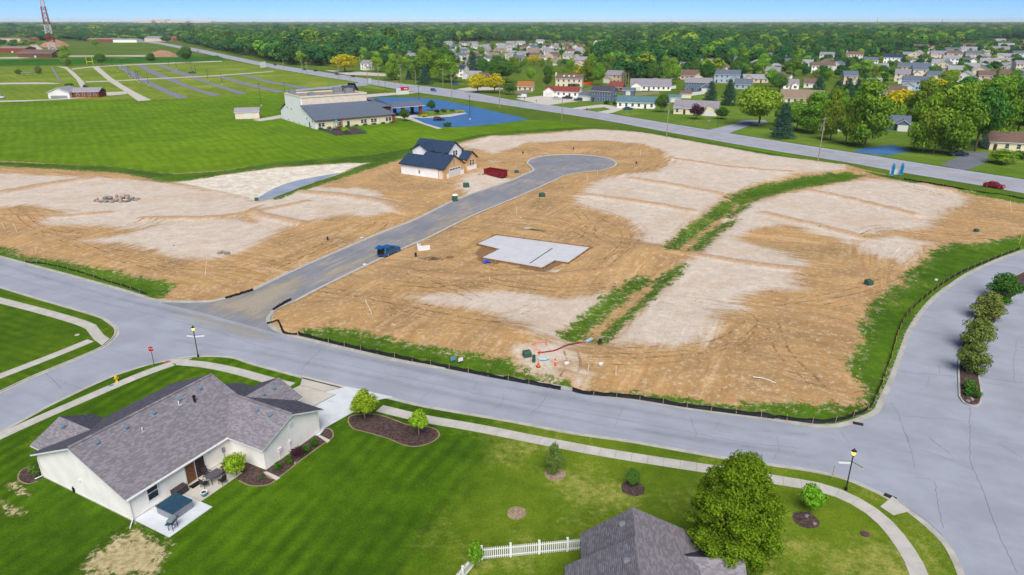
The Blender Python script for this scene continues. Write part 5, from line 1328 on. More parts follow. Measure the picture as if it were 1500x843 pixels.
# young trees on the lawn with their mulch rings
def ring(bx, by, wp):
    p = at(bx,by,.13); w = wpx(bx,by,wp)/2; r = random.Random(int(bx))
    o = sheet('mulch_ring', [(p.x+w*(1+r.uniform(-.06,.06))*math.cos(a*.35), p.y+w*(1+r.uniform(-.06,.06))*math.sin(a*.35)) for a in range(18)], .14, M['mulch']); return o
M['mulch_pale'] = plain('weathered_mulch', '#8f7d68', .3, 5, .95, bump=.8, coords='pos')
for bx, by, wp, mt in ((813,695,31,'mulch_pale'),(927,716,35,'mulch'),(757,752,29,'mulch_pale'),(1180,762,38,'mulch')):
    ring(bx,by,wp).data.materials[0] = M[mt]
small_plant(812,695,652,26,'olive','thin sparse sapling in a pale mulch ring on the lawn','sapling','tree')
small_plant(927,714,686,24,'dark','small dark bushy sapling in a brown mulch ring','sapling','tree')
small_plant(1186,752,708,36,'lime','bright leafy sapling in the mulch ring by the big tree','sapling','tree')
# boulevard island trees and low juniper
for i, (bx,by,ty,wp,k,lb) in enumerate(((1421,549,503,40,'olive','island tree just behind the low juniper'),(1427,512,464,46,'olive','island tree with broad olive crown, second behind the juniper'),(1444,468,429,40,'olive','island tree with purple flowers at its foot'),(1467,440,400,42,'dark','dark island tree farthest along the planted island'))):
    tree(bx,by,ty,wp,k,lb,'trees on the boulevard island')
for bx,by,ty,wp in ((1422,572,556,24),(1415,579,567,14),(1430,583,570,14)): small_plant(bx,by,ty,wp,'darkbush','low spreading juniper shrub at the rounded island tip','shrub','shrub','island junipers')
for bx,by,ty,wp in ((1420,520,505,22),(1436,490,478,20),(1452,462,450,20),(1470,445,432,22),(1490,428,415,22)): small_plant(bx,by,ty,wp,'bush','low green shrub between the island trees','shrub','shrub','shrubs between the island trees')
small_plant(1448,476,462,16,'purple','purple-leaved shrub on the planted island')

# --- mid-ground trees one can tell apart
for a in ((1110,186,119,66,'round','broad green maple by the side road junction'),(1145,203,150,34,'spruce','blue-grey spruce beside the side road junction'),(1190,196,136,46,'oval','green tree behind the power pole with the crossarm'),(1216,206,131,32,'light','slim light green tree right of the power pole'),
  (1266,217,119,64,'oval','tall full green tree beside the blue driveway'),(1320,168,129,62,'yellow','large golden yellow tree before the light blue house'),(1352,224,136,52,'light','yellow-green tree between the blue house and road'),(1392,228,128,62,'oval','full green tree beside the dark parked truck'),(1428,222,116,66,'dark','large dark green tree behind the parked truck'),(1487,204,116,56,'dark','large dark tree above the cream house at the hedge'),
  (969,165,136,19,'dark','neat egg-shaped dark tree beside the mauve-roofed ranch house'),(1040,153,119,22,'spruce','dark spruce, left one of the pair behind the cream ranch house'),(1067,155,116,24,'spruce','dark spruce, fuller one of the pair behind the cream ranch house'),(1020,175,151,22,'purple','purple-leaved small tree in front of the cream ranch house'),(1056,175,156,20,'dark','small dark tree at the end of the cream ranch house'),
  (855,120,95,28,'yellow','golden yellow tree beside the tall cream house'),(1368,150,112,40,'yellow','golden yellow tree in the grove above the roadside trees'),(1420,86,76,16,'yellow','small yellow tree among the right rows of houses'),(960,92,74,26,'yellow','tall yellow-green tree in the woods behind the wide white house'),(782,95,81,22,'yellow','golden yellow tree at the edge of the far subdivision'),(700,136,106,30,'yellow','left of the twin golden yellow trees by the main road'),(724,137,106,30,'yellow','right of the twin golden yellow trees by the main road'),(506,106,77,40,'yellow','lone golden yellow tree across the main road from the meadow'),(592,100,82,22,'yellow','yellowish tree half hidden among roadside trees'),
  (577,118,79,24,'oval','upright green tree by the white gable across the main road'),(547,100,77,24,'dark','rounded dark tree right of the lone yellow tree'),(623,124,94,20,'spruce','dark spruce before the big roadside trees'),(599,117,99,10,'spruce','slim dark spruce left of a wider spruce'),(630,118,68,42,'round','big green roadside tree behind the dark spruce'),(655,121,80,40,'light','lighter green roadside tree right of the dark spruce'),(650,100,66,34,'dark','tall dark roadside tree behind the lighter one'),
  (692,108,75,24,'spruce','tall dark tree among the roofs of the subdivision'),(735,122,85,42,'dark','wide dark tree right behind the twin yellow trees'),(746,139,120,20,'dark','rounded dark bush-like tree right of the twin yellow trees'),(600,130,0,0,None,None),
  (1400,116,110,18,'yellowbush','yellow bush beside the orange-roofed house'),(1328,90,82,22,'yellow','yellow tree beside the navy-roofed house'),(1270,111,89,42,'light','broad pale willow at the green pond lawn'),(1240,108,88,16,'spruce','dark spruce left of the willow'),(1225,146,118,24,'spruce','dark evergreen, first of the row by the cream garage'),(1198,140,112,24,'spruce','dark evergreen at the end of the row by the cream garage'),(1240,146,114,24,'spruce','dark evergreen in the middle of the row by the garage'),(1254,145,116,22,'spruce','dark evergreen, last of the row by the garage'),(1141,135,106,26,'dark','dark tree left of the cream garage'),(1088,116,92,20,'round','tree between pinkish tan and cream houses'),
  (98,97,68,18,'oval','tree with bare lower trunk on the dark bank'),(149,97,77,15,'dark','small round tree on the dark bank'),(222,92,76,11,'dark','thin dark tree beside the earth heap'),(273,93,66,18,'dark','dark tree at the end of the bank by main road'),(28,111.5,101,9,'dark','small round tree beside the meadow bench'),(57,109,96,11,'olive','pale young tree right of the meadow bench'),(140,68,57,13,'round','tree before the far stores'),(244,63,52,15,'dark','tree beside the far red store'),
  (875/1.0-283,173,165,0,None,None),(593,178,158,16,'dark','rounded young tree on the church lawn'),(632,163,146,12,'dark','egg-shaped young tree in the parking lot bed'),(506,196,186,11,'lime','small tree inside the church playground'),(102,122,121,0,None,None),(128,140,123,8,'dark','slim conifer beside the brick office'),(102,128,121,11,'bush','round bush behind the brick office'),
  (1365,112,96,24,'dark','rounded tree beside the white gables of the row houses'),(1388,130,98,26,'round','tree right of the orange-roofed house'),(1408,112,92,30,'dark','dark tree among right rows'),(1162,112,80,26,'round','tree left of the white two-storey house'),(1130,128,100,22,'round','tree beside the pinkish tan house')):
    if a[4]: tree(*a)
for bx,by,ty,wp,k,lb in ((1468,240,219,44,'light','clipped yellow-green hedge beside the cream house'),(1495,234,217,22,'bush','rounded green hedge at the far end of the clipped hedge'),(655,186,178,14,'darkbush','dark low shrub bed beside the parking lot'),(640,167,160,10,'purple','purple shrub in the parking lot bed'),(650,165,159,10,'bush','green shrub in the parking lot bed'),(662,164,159,8,'bush','second green shrub in the parking lot bed'),(674,165,161,14,'yellowbush','yellow low shrubs in the parking lot bed'),(621,172,166,10,'yellowbush','yellow-green shrub at the canopy'),(889,153,146,10,'bush','round shrub right of the slate blue house'),(901,154.5,146,9,'darkbush','rounded dark bush by the teal-roofed ranch')):
    small_plant(bx,by,ty,wp,k,lb,'hedge' if 'hedge' in lb else 'shrub','hedge' if 'hedge' in lb else 'shrub',None,0)
for i in range(9):
    small_plant(470+i*13.0,189.6-i*1.15,186.2-i*1.1,8,'darkbush','low clipped shrub in the row along the church wall','shrub','shrub','shrubs along the church wall',0)
for i in range(6):
    small_plant(417+i*8,174.5+i*2.6,171+i*2.6,6,'purple','low reddish shrub along the white church end wall','shrub','shrub','shrubs along the church end wall',0)

# --- trees among the houses: individuals, 1 to 2 hundred of them
HP = [(o.location.x,o.location.y) for o in bpy.data.objects if o.get('category') in ('house','garage','shed')]
rt = random.Random(31)
MAINX = [(p.x,p.y) for p in mid]
def main_side(x, y):
    """distance to the right-hand (far) side of the main road, positive beyond it"""
    best = 1e9; sgn = 0
    for (ax,ay),(bx_,by_) in zip(MAINX[:-1], MAINX[1:]):
        ex, ey = bx_-ax, by_-ay; L = ex*ex+ey*ey; t_ = max(0,min(1,((x-ax)*ex+(y-ay)*ey)/L)); dx, dy = x-ax-t_*ex, y-ay-t_*ey; d = math.hypot(dx,dy)
        if d < best: best = d; sgn = 1 if dx*ey-dy*ex < 0 else -1
    return best*sgn
sgn0 = 1 if main_side(*at(1000,100)[:2]) > 0 else -1
placed = []
HV = [(a,b_,math.hypot(a,b_)) for a,b_ in HP]
def hides(x, y, depth=30, half=7.5):
    for a,b_,L in HV:
        if abs(b_-y) > 110: continue
        ux, uy = a/L, b_/L; al = (a-x)*ux+(b_-y)*uy
        if 0 < al < depth and abs((a-x)*-uy+(b_-y)*ux) < half: return True
    return False
def free(x, y, hr, tr):
    if rt.random() < .85 and hides(x, y, 85, 8.5): return False
    return all((x-a)**2+(y-b_)**2 > hr*hr for a,b_ in HP) and all((x-a)**2+(y-b_)**2 > tr*tr for a,b_ in placed)
def belt(n, region, kinds, hr, tr, label, group, hrange, wr=(.55,.8)):
    c = 0; tries = 0
    while c < n and tries < n*60:
        tries += 1; x0,x1,y0,y1 = region(rt) if callable(region) else region
        px_, py_ = rt.uniform(x0,x1), rt.uniform(y0,y1); p = at(px_,py_)
        if not free(p.x,p.y,hr,tr) or main_side(p.x,p.y)*sgn0 < 26: continue
        h = rt.uniform(*hrange); k = rt.choice(kinds); placed.append((p.x,p.y))
        nm = {'round':'broad green','oval':'upright green','dark':'dark green','light':'light green','spruce':'dark spruce','olive':'pale olive'}[k]
        tree_at(p, h, h*rt.uniform(*wr)*(.55 if k == 'spruce' else 1), k, '%s tree %s' % (nm, label), '%s (%s)' % (group, nm)); c += 1
belt(58, (650,870,68,104), ('round','oval','dark','light','spruce'), 13, 11, 'among the roofs of the crowded far subdivision', 'trees in the far subdivision', (6,11))
belt(62, (860,1130,82,128), ('round','oval','dark','light','dark','round'), 12, 13, 'between the houses behind the ranch houses', 'trees behind the ranch houses', (9,18))
belt(62, (1120,1500,78,128), ('round','oval','dark','light','olive'), 12, 12, 'among the rows of houses beyond the evergreens', 'trees among the row houses', (6,10))
belt(30, (1350,1520,128,190), ('round','oval','dark','light'), 12, 10, 'in the grove behind the main road trees', 'roadside grove trees', (9,15))
belt(26, (540,760,84,118), ('round','oval','dark','dark','light'), 11, 12, 'along the main road near the yellow trees', 'roadside trees near the yellow trees', (9,16))
for a in ((1166,192,140,40,'round','leafy green tree between the blue spruce and power pole'),(1238,213,150,36,'round','green tree left of the tall full tree'),(1366,226,140,52,'round','broad green tree between two roadside trees'),(1412,218,126,52,'round','broad green tree behind the parked truck'),(1456,214,124,52,'oval','upright green tree left of the cream house at the hedge'),(1498,182,112,60,'dark','dark tree standing behind the cream house at the hedge'),(1350,178,118,48,'oval','upright tree right behind the large yellow tree'),(1380,170,116,46,'dark','dark tree in the grove beyond the large yellow tree'),(1420,160,112,50,'round','broad tree in the grove right of the dark one'),(1462,165,110,50,'oval','upright tree in the grove towards the hedge house')): tree(*a)
belt(14, (1140,1330,150,185), ('round','oval','light'), 14, 13, 'behind the roadside trees', 'yard trees behind the roadside trees', (6,10))
belt(8, (770,860,108,132), ('round','dark'), 12, 12, 'around the tall cream house', 'yard trees around the tall cream house', (8,13))

# --- the woods: one mass, instanced on points
rf2 = np.random.RandomState(7); pts = []; scl = []
HPn = np.array(HP)
def woods(poly_px, dens=1.0, hmin=11, hmax=23):
    poly = pxl(poly_px); A = arr(poly)
    y0, y1 = A[:,1].min(), A[:,1].max(); y = y0
    while y < y1:
        s = (7.5+y*.0055)/math.sqrt(dens)
        xa, xb = A[:,0].min(), A[:,0].max()
        lim = y*.80+60; xa = max(xa,-lim); xb = min(xb,lim)
        n = max(int((xb-xa)/s),1)
        x = np.linspace(xa,xb,n)+rf2.uniform(-.5,.5,n)*s; yy = y+rf2.uniform(-.5,.5,n)*s
        keep_ = sdf(poly, x, yy) > 0
        big = s/11.0
        for a, c in zip(x[keep_], yy[keep_]):
            if ((HPn[:,0]-a)**2+(HPn[:,1]-c)**2).min() < 190: continue
            if c < 900 and rf2.rand() < .85 and hides(a, c, 95 if hmax > 9 else 45, 9): continue
            h = rf2.uniform(hmin,hmax)*(1+.22*math.sin(a*.011+c*.004)*math.sin(c*.007-a*.003))*(1.25 if rf2.rand() < .04 else 1); pts.append((a,c,0)); scl.append((h*rf2.uniform(.72,1.1)*min(max(1,big*.8),1.9), h))
        y += s
woods([(265,62),(300,70.5),(340,80),(380,88),(430,96.5),(470,97),(500,92),(545,88),(600,84),(640,74),(655,64),(750,60),(850,60),(880,62),(960,62),(990,76),(1090,78),(1160,76),(1240,80),(1330,74),(1390,66),(1460,58),(1620,58),(1700,33.6),(-300,33.6),(-250,46),(0,47),(40,50),(100,50),(170,54),(215,53),(255,55),(262,58)])
woods([(280,57),(340,55),(400,56),(400,60),(300,68)], .5)
woods([(860,100),(900,86),(960,83),(1050,84),(1080,78),(1000,74),(930,73),(890,76),(860,90)], .9, 12, 20)
woods([(1130,96),(1180,88),(1240,86),(1290,84),(1320,78),(1200,78),(1130,84)], .8, 10, 17)
woods([(655,104),(700,98),(860,98),(880,70),(860,62),(655,66)], .5, 4, 8)
woods([(870,118),(930,124),(1000,122),(1120,118),(1140,84),(1100,78),(1000,78),(880,84)], .55, 9, 17)
woods([(1120,126),(1180,118),(1260,122),(1300,128),(1500,126),(1600,120),(1600,66),(1450,62),(1330,76),(1130,82)], .55, 4.5, 9)
woods([(1350,185),(1420,190),(1500,195),(1620,190),(1620,135),(1500,132),(1360,128),(1345,150)], .45, 8, 13)
woods([(560,98),(620,100),(660,112),(690,108),(655,90),(600,86)], .7, 9, 14)
woods([(480,100),(540,92),(600,88),(640,84),(640,94),(600,96),(550,99)], .7, 9, 15)
woods([(1420,175),(1500,160),(1600,150),(1700,180),(1560,210),(1480,190)], .6, 9, 15)
woods([(-60,63),(60,60),(120,61),(180,61),(250,60.5),(256,50),(0,47),(-60,47)], .45, 8, 15)
woods([(-60,72),(40,69),(60,64),(-60,64)], .25, 7, 12)
fme = bpy.data.meshes.new('woods'); fme.from_pydata([tuple(p) for p in pts], [], [])
a = fme.attributes.new('sw','FLOAT_VECTOR','POINT'); a.data.foreach_set('vector', np.array([(w,w,h) for w,h in scl], np.float32).ravel())
woods_o = link('woods', fme); tag(woods_o, 'dense green broadleaf woods stretching to the horizon', 'woods', kind='stuff')
vc = bpy.data.collections.new('wood_tree_kinds')
for i in range(6):
    bl = crown_blobs('round' if i < 4 else 'oval', 40+i, 11); me = leaves(bl, 620, .15, 60+i, mat=LM[('forest','forest','green','forest','forest','dark')[i]], shell=.75, up=.7)
    vc.objects.link(bpy.data.objects.new('wood_tree', me))
ng = bpy.data.node_groups.new('woods_scatter','GeometryNodeTree'); ng.is_modifier = True
ng.interface.new_socket('Geometry', in_out='INPUT', socket_type='NodeSocketGeometry'); ng.interface.new_socket('Geometry', in_out='OUTPUT', socket_type='NodeSocketGeometry')
gi_ = ng.nodes.new('NodeGroupInput'); go_ = ng.nodes.new('NodeGroupOutput'); ip = ng.nodes.new('GeometryNodeInstanceOnPoints'); ci = ng.nodes.new('GeometryNodeCollectionInfo')
ci.inputs['Collection'].default_value = vc; ci.inputs['Separate Children'].default_value = True; ci.inputs['Reset Children'].default_value = True
na = ng.nodes.new('GeometryNodeInputNamedAttribute'); na.data_type = 'FLOAT_VECTOR'; na.inputs['Name'].default_value = 'sw'
rv = ng.nodes.new('FunctionNodeRandomValue'); rv.data_type = 'FLOAT_VECTOR'; rv.inputs[1].default_value = (0,0,6.28)
ip.inputs['Pick Instance'].default_value = True
ng.links.new(gi_.outputs[0], ip.inputs['Points']); ng.links.new(ci.outputs[0], ip.inputs['Instance']); ng.links.new(na.outputs[0], ip.inputs['Scale']); ng.links.new(rv.outputs[0], ip.inputs['Rotation']); ng.links.new(ip.outputs[0], go_.inputs[0])
md = woods_o.modifiers.new('scatter','NODES'); md.node_group = ng
print('woods trees', len(pts), 'belt trees', len(placed))
# ================================================================== VEHICLES, STREET FURNITURE, SMALL THINGS
def carpaint(name, col, metal=.3):
    t = NT(name); c = hexc(col)
    return t.bsdf(t.mix(t.ramp(t.noise(t.objpos(), 1.5, 3), .3, .7), tuple(x*.9 for x in c[:3])+(1,), c), .28, metal=metal, spec=.5)
CP_ = {k: carpaint('car_'+k, c) for k, c in dict(red='#b01028', blue='#1f5f9a', black='#1c1e22', white='#d4d6d8', yellow='#d3a21a', dark='#2e3a44', navy='#27415e', grey='#70757c').items()}
M['tyre'] = plain('tyre', '#18181a', .2, 6, .85); M['rim'] = plain('rim', '#8f9398', .1, 6, .35, metal=.6); M['headlight'] = plain('headlight', '#d8dce0', .05, 5, .2); M['taillight'] = plain('taillight', '#8a1a1a', .1, 5, .3)
_wm = {}
def wheel(parent, x, y, r=.33):
    if r not in _wm:
        a = MB(); a.tube((0,-.11,0),(0,.11,0),r,r,18); a1 = a.mesh('tyre', M['tyre']); q = MB(); q.tube((0,-.125,0),(0,.125,0),r*.62,r*.62,12); _wm[r] = (a1, q.mesh('rim', M['rim']))
    t_ = link('tyre', _wm[r][0], parent, (x,y,r)); link('rim', _wm[r][1], t_)
def car(loc, rz, kind, paint, label, group=None, hatch=False):
    """x forward. Body lofted from side profiles, with glass, lights and wheels"""
    spec = dict(sedan=(4.7,1.8,1.45,[(-2.35,.55),(-2.3,.95),(-1.75,1.02),(-1.15,1.42),(.25,1.44),(1.05,.98),(2.1,.86),(2.35,.6)]),
                suv=(4.7,1.85,1.7,[(-2.35,.55),(-2.33,1.0),(-2.2,1.08),(-1.9,1.66),(.2,1.7),(1.0,1.08),(2.15,.98),(2.35,.62)]),
                van=(5.2,2.0,2.0,[(-2.6,.5),(-2.6,1.2),(-2.58,1.3),(-2.5,2.05),(1.2,2.08),(1.95,1.25),(2.5,1.05),(2.6,.6)]),
                pickup=(5.6,1.95,1.85,[(-2.8,.6),(-2.8,1.12),(-.65,1.12),(-.55,1.8),(.75,1.82),(1.3,1.18),(2.65,1.08),(2.8,.65)]))[kind]
    L, Wd, Ht, prof = spec; o = empty(kind+'_car' if kind in ('sedan','suv') else ('van' if kind == 'van' else 'pickup_truck'), loc, rz, label, 'truck' if kind == 'pickup' else ('van' if kind == 'van' else 'car'), group)
    hw = Wd/2; belt_z = min(1.05, Ht*.6) if kind != 'van' else 1.25
    low = [(p[0], min(p[1], belt_z)) for p in prof]
    b = MB(); P = [(-L/2+.05,.28)]+low+[(L/2-.05,.28)]
    n = len(P)
    for s in (-1,1):
        pass
    rows = []
    for yy, inset, dz in ((-hw,0.10,-.05),(-hw+.0,0.0,0),(-hw*.8,-.0,.03),(0,-.04,.05),(hw*.8,-.0,.03),(hw,0,0),(hw,.10,-.05)):
        rows.append([(x*(1-inset*.1), yy, z+(dz if z > .5 else 0)) for x, z in P])
    vs = [p for r_ in rows[1:6] for p in r_]
    fs = [(j*n+i, (j+1)*n+i, (j+1)*n+(i+1)%n, j*n+(i+1)%n) for j in range(4) for i in range(n)]
    fs += [tuple(range(n)), tuple(range(4*n,5*n))[::-1]]
    b.add(vs, fs); b.build('body', CP_[paint], o, bevel=.05)
    cab = [p for p in prof if p[1] > belt_z-.02]
    x0, x1 = prof[2][0] if kind != 'pickup' else -.7, prof[-3][0]
    top = [p for p in prof if p[1] > Ht*.92]; a0, a1 = top[0][0], top[-1][0]; zt = max(p[1] for p in prof)
    g_ = MB(); hw2 = hw*.93; ht2 = hw*.74
    bot = [(x0,-hw2,belt_z),(x1,-hw2,belt_z-.02),(x1,hw2,belt_z-.02),(x0,hw2,belt_z)]; tp = [(a0,-ht2,zt-.06),(a1,-ht2,zt-.06),(a1,ht2,zt-.06),(a0,ht2,zt-.06)]
    g_.add(bot+tp, [(0,1,5,4),(1,2,6,5),(2,3,7,6),(3,0,4,7)]); g_.build('window_band', M['glass'], o)
    r_ = MB(); r_.box(a0-.05,a1+.05,-ht2-.03,ht2+.03,zt-.07,zt)
    for fx in ((.5,),) if kind != 'van' else ((.8,),):
        for s in (-1,1):
            xm = x0+(x1-x0)*.5; am = a0+(a1-a0)*.55
            r_.tube((xm,s*hw2,belt_z),(am,s*(ht2+.01),zt-.05),.05,.05,5); r_.tube((x0+.03,s*hw2,belt_z),(a0,s*ht2,zt-.05),.06,.06,5); r_.tube((x1,s*hw2,belt_z),(a1,s*ht2,zt-.05),.045,.045,5)
    if kind == 'van':
        for s in (-1,1): r_.add([(x0,s*(hw2+.01),belt_z),(.4,s*(hw2+.01),belt_z),(.4,s*(ht2+.02),zt-.05),(a0,s*(ht2+.02),zt-.05)],[(0,1,2,3)])
    r_.build('roof', CP_[paint], o)
    if kind == 'pickup':
        q = MB(); q.box(-2.65,-.8,-hw*.85,hw*.85,1.0,1.19); q.build('truck_bed', M['black'], o)
    for s in (-1,1):
        MB().box(L/2-.22,L/2-.02,s*hw*.72-.17,s*hw*.72+.17,.66,.82).build('headlight', M['headlight'], o)
        MB().box(-L/2-.0,-L/2+.12,s*hw*.78-.14,s*hw*.78+.14,.75,.98).build('taillight', M['taillight'], o)
        MB().box(x1-.35,x1-.2,s*(hw+.0)-.0 if s>0 else -hw-.18,(hw+.18) if s>0 else -hw,belt_z,belt_z+.14).build('wing_mirror', CP_[paint], o)
        for x in (-L*.30, L*.31): wheel(o, x, s*(hw-.12), .35 if kind != 'sedan' else .33)
    if hatch:
        q = MB(); q.obox((-2.5,0,2.0), 1.15, 1.45, .08, 0, 0, 0, R(-14)); q.build('open_tailgate', CP_[paint], o)
        q = MB(); q.box(-2.42,-2.0,-.68,.68,.62,1.55); q.build('boot_opening', M['black'], o)
    return o
def car_px(x, y, rz, *a, z=.06, **k): p = at(x,y,z); return car(p, rz, *a, **k)
car_px(570,372.5,R(62),'suv','blue','blue hatchback with raised tailgate parked on the new street',hatch=True,z=.05)
rz_main = math.atan2((at(750,151)-at(1100,210)).y, (at(750,151)-at(1100,210)).x)
car_px(1456,275,rz_main+math.pi+R(3),'sedan','red','bright red sedan driving on the main road',z=.08)
for x,y,k,c,lb in ((635,134,'suv','blue','blue suv on the main road by the red church sign'),(579,121.5,'sedan','yellow','yellow car on the main road'),(517,113,'sedan','black','dark red-lit car on main road beside the lone yellow tree'),(494,110,'suv','dark','dark suv on the main road behind the dark red-lit car'),(462,105,'sedan','black','black car on main road left of the lone yellow tree'),(446,103,'sedan','navy','navy car on the main road behind another black car'),(403,96.2,'suv','black','black suv far along the main road'),(301,81.5,'suv','red','red suv far along the main road'),(325,84,'sedan','white','white car far along the main road'),(290,76,'sedan','grey','grey car far along the main road')):
    car_px(x,y,rz_main+(math.pi if x in (635,494,403) else 0),k,c,lb,z=.08)
car_px(643,177,R(10),'suv','black','black suv in the blue-grey church parking lot')
car_px(765,143.5,R(170),'van','white','white van on the drive of the orange-roofed house')
car_px(815,145.5,R(-30),'sedan','white','white sedan on the drive beside the red-roofed ranch')
car_px(831,145,R(160),'pickup','dark','dark pickup truck beside the red-roofed ranch house'); car_px(847,148,R(165),'suv','navy','navy suv before the slate blue house')
car_px(920,161,R(20),'sedan','blue','blue car on the looped drive of the teal-roofed ranch')
car_px(1403,228.5,R(-8),'pickup','dark','dark green pickup parked under the roadside trees')
car_px(282,108,R(8),'pickup','navy','blue-grey pickup parked on a meadow lane'); car_px(0,144.5,R(5),'van','white','white box truck beside the brick office')
car_px(667,124,R(-20),'sedan','blue','blue car parked by the house with the brick porch')

# --- lamp posts with street-name signs
tl = NT('lamp_glow'); e_ = tl.n('ShaderNodeEmission'); e_.inputs[0].default_value = (1,.55,.12,1); e_.inputs[1].default_value = 1.6; tl.l(e_.outputs[0], tl.out.inputs[0]); M['lamp_glow'] = tl.m
M['sign_white'] = plain('sign_white', '#cfd2d6', .05, 3, .5)
def lettering(parent, txt, size, loc, rot, col):
    c = bpy.data.curves.new('lettering','FONT'); c.body = txt; c.size = size; c.align_x = 'CENTER'; c.align_y = 'CENTER'; c.extrude = .004
    o = bpy.data.objects.new('tmp', c); COL.objects.link(o); dg = bpy.context.evaluated_depsgraph_get(); me = bpy.data.meshes.new_from_object(o.evaluated_get(dg)); bpy.data.objects.remove(o)
    me.materials.clear(); me.materials.append(col); q = link('lettering', me, parent, loc); q.rotation_euler = rot; return q
def lamp_post(x, y, h, rz, label, arms):
    p = at(x,y,.13); o = empty('lamp_post', p, rz, label, 'street lamp')
    b = MB(); b.lathe((0,0,0), [(.13,0),(.13,.25),(.08,.35),(.055,.5),(.05,h-.55)], 12); b.tube((0,0,h-.62),(0,0,h-.52),.1,.14,12); b.build('post', M['black'], o)
    b = MB(); b.lathe((0,0,0), [(.11,h-.52),(.17,h-.36),(.2,h-.16),(.19,h-.12)], 12); b.build('lantern', M['lamp_glow'], o)
    b = MB(); b.lathe((0,0,0), [(.24,h-.12),(.17,h-.02),(.05,h+.08),(.02,h+.2)], 12); b.build('lantern_cap', M['black'], o)
    for a in arms:
        q = MB(); q.obox((math.cos(a)*.62,math.sin(a)*.62,h-1.35), 1.05,.03,.24,a); q.build('name_sign', M['sign_white'], o)
        q = MB(); q.tube((0,0,h-1.2),(math.cos(a)*1.1,math.sin(a)*1.1,h-1.2),.02); q.build('sign_bracket', M['black'], o)
    return o
lamp_post(290.5,523,4.2,0,'black lit lamp post with two street-name signs at the side street corner',(R(165),R(12)))
lamp_post(1239,718,4.3,0,'black lit lamp post with a street-name sign at the boulevard corner',(R(176),R(-60)))
# --- stop sign
p = at(226,536,.13); ss = empty('stop_sign', p, R(12), 'red stop sign on a green post at the street corner', 'sign')
M['stop_red'] = plain('stop_red', '#a81c28', .08, 3, .4)
b = MB(); b.box(-.03,.03,.0,.05,-.1,2.3); b.build('post', plain('green_post', '#2f4030', .2, 3, .6), ss)
def octo(r, y, m_): 
    b = MB(); P_ = [(r*math.cos(R(22.5+45*i)), y, 2.35+r*math.sin(R(22.5+45*i))) for i in range(8)]; b.extr(P_, (0,y,0), (0,y+.012,0)); return b
b = octo(.40,-.035,0); b.build('sign_border', M['sign_white'], ss); b = octo(.365,-.05,0); b.build('sign_face', M['stop_red'], ss)
lettering(ss, 'STOP', .27, (0,-.056,2.35), (R(90),0,0), M['sign_white'])
# --- fire hydrant
M['hydrant'] = plain('hydrant_yellow', '#d2a814', .08, 3, .45)
p = at(171.5,560,.13); fh = empty('fire_hydrant', p, R(30), 'yellow fire hydrant on the verge', 'hydrant')
b = MB(); b.lathe((0,0,0), [(.2,0),(.2,.06),(.12,.1),(.12,.62),(.17,.64),(.17,.7),(.13,.82),(.05,.9),(.04,.96)], 14); b.build('barrel', M['hydrant'], fh, True)
for a in (0, math.pi/2, math.pi): MB().tube((0,0,.5),(math.cos(a)*.24,math.sin(a)*.24,.5),.075,.075,10).build('nozzle', M['hydrant'], fh)
p = at(163,565,.14); tag(MB().box(-.25,.25,-.2,.2,0,.03).build('valve_cover', M['vent'], loc=p, rz=.4), 'blue-grey valve cover in the verge beside the hydrant', 'cover')
p = at(1267,783,.14); tag(MB().lathe((0,0,0),[(.36,0),(.36,.08),(.33,.1)],18).build('manhole_cover', plain('rusty_iron', '#5a3c40', .2, 5, .7), loc=p), 'rusty round manhole cover in the lawn', 'cover')
p = at(113,491,.14); tag(MB().lathe((0,0,0),[(.3,0),(.3,.04)],16).build('manhole_cover', M['concrete_old'], loc=p), 'small grey cover set in the left lawn', 'cover')
for x,y,lb in ((1257,621,'storm drain grate in the outer kerb'),(1304,728,'storm drain grate beside the corner ramp')):
    p = at(x,y,.06); o = empty('storm_drain', p, R(-25 if x == 1257 else -45), lb, 'drain'); MB().box(-.5,.5,-.25,.25,0,.03).build('frame', M['door_dark'], o)
    for i in range(6): MB().box(-.44+i*.155,-.38+i*.155,-.22,.22,.031,.05).build('bar', M['dark_metal'], o)
p = at(1218,703,.13); b = MB(); b.tube((0,0,0),(.03,0,1.6),.03,.03,6); tag(b.build('marker_stake', M['wood'], loc=p), 'thin bare stake in the verge left of the boulevard lamp', 'stake')

# --- patio things
bx_ = HA(2.55,-2.2,.05); ht = empty('hot_tub', bx_, R(62.2), 'square hot tub with dark teal folding cover on the patio', 'hot tub')
M['tub_cover'] = plain('tub_cover', '#26455a', .15, 3, .5); M['tub_skirt'] = plain('tub_skirt', '#8a8c92', .1, 6, .7)
MB().box(-1.0,1.0,-1.05,1.05,.02,.72).build('cabinet', M['tub_skirt'], ht, bevel=.06)
for s in (-1,1): MB().box(-1.05,1.05,.015 if s > 0 else -1.1, 1.1 if s > 0 else -.015,.73,.84).build('cover_half', M['tub_cover'], ht, bevel=.05)
for x in np.arange(-.9,1.0,.15): MB().box(x-.02,x+.02,-1.075,-1.052,.08,.66).build('skirt_slat', M['tub_skirt'], ht)
gr = empty('barbecue_grill', HA(.95,-4.0,.05), R(80), 'black gas grill with silver lid on the patio corner', 'grill')
MB().box(-.35,.35,-.25,.25,.7,.88).build('firebox', M['dark_metal'], gr)
b = MB(); b.extr([(-.35,-.26,.885),(-.35,.26,.885),(-.35,.22,1.05),(-.35,0,1.15),(-.35,-.22,1.05)],(-.35,0,0),(.35,0,0)); b.build('lid', plain('steel_lid', '#b5bfc6', .08, 4, .3, metal=.6), gr)
for x in (-.62,.37): MB().box(x,x+.25,-.22,.22,.8,.84).build('side_shelf', M['tub_cover'], gr)
for x in (-.3,.3):
    for y in (-.2,.2): MB().tube((x,y,.0),(x,y,.7),.025).build('leg', M['dark_metal'], gr)
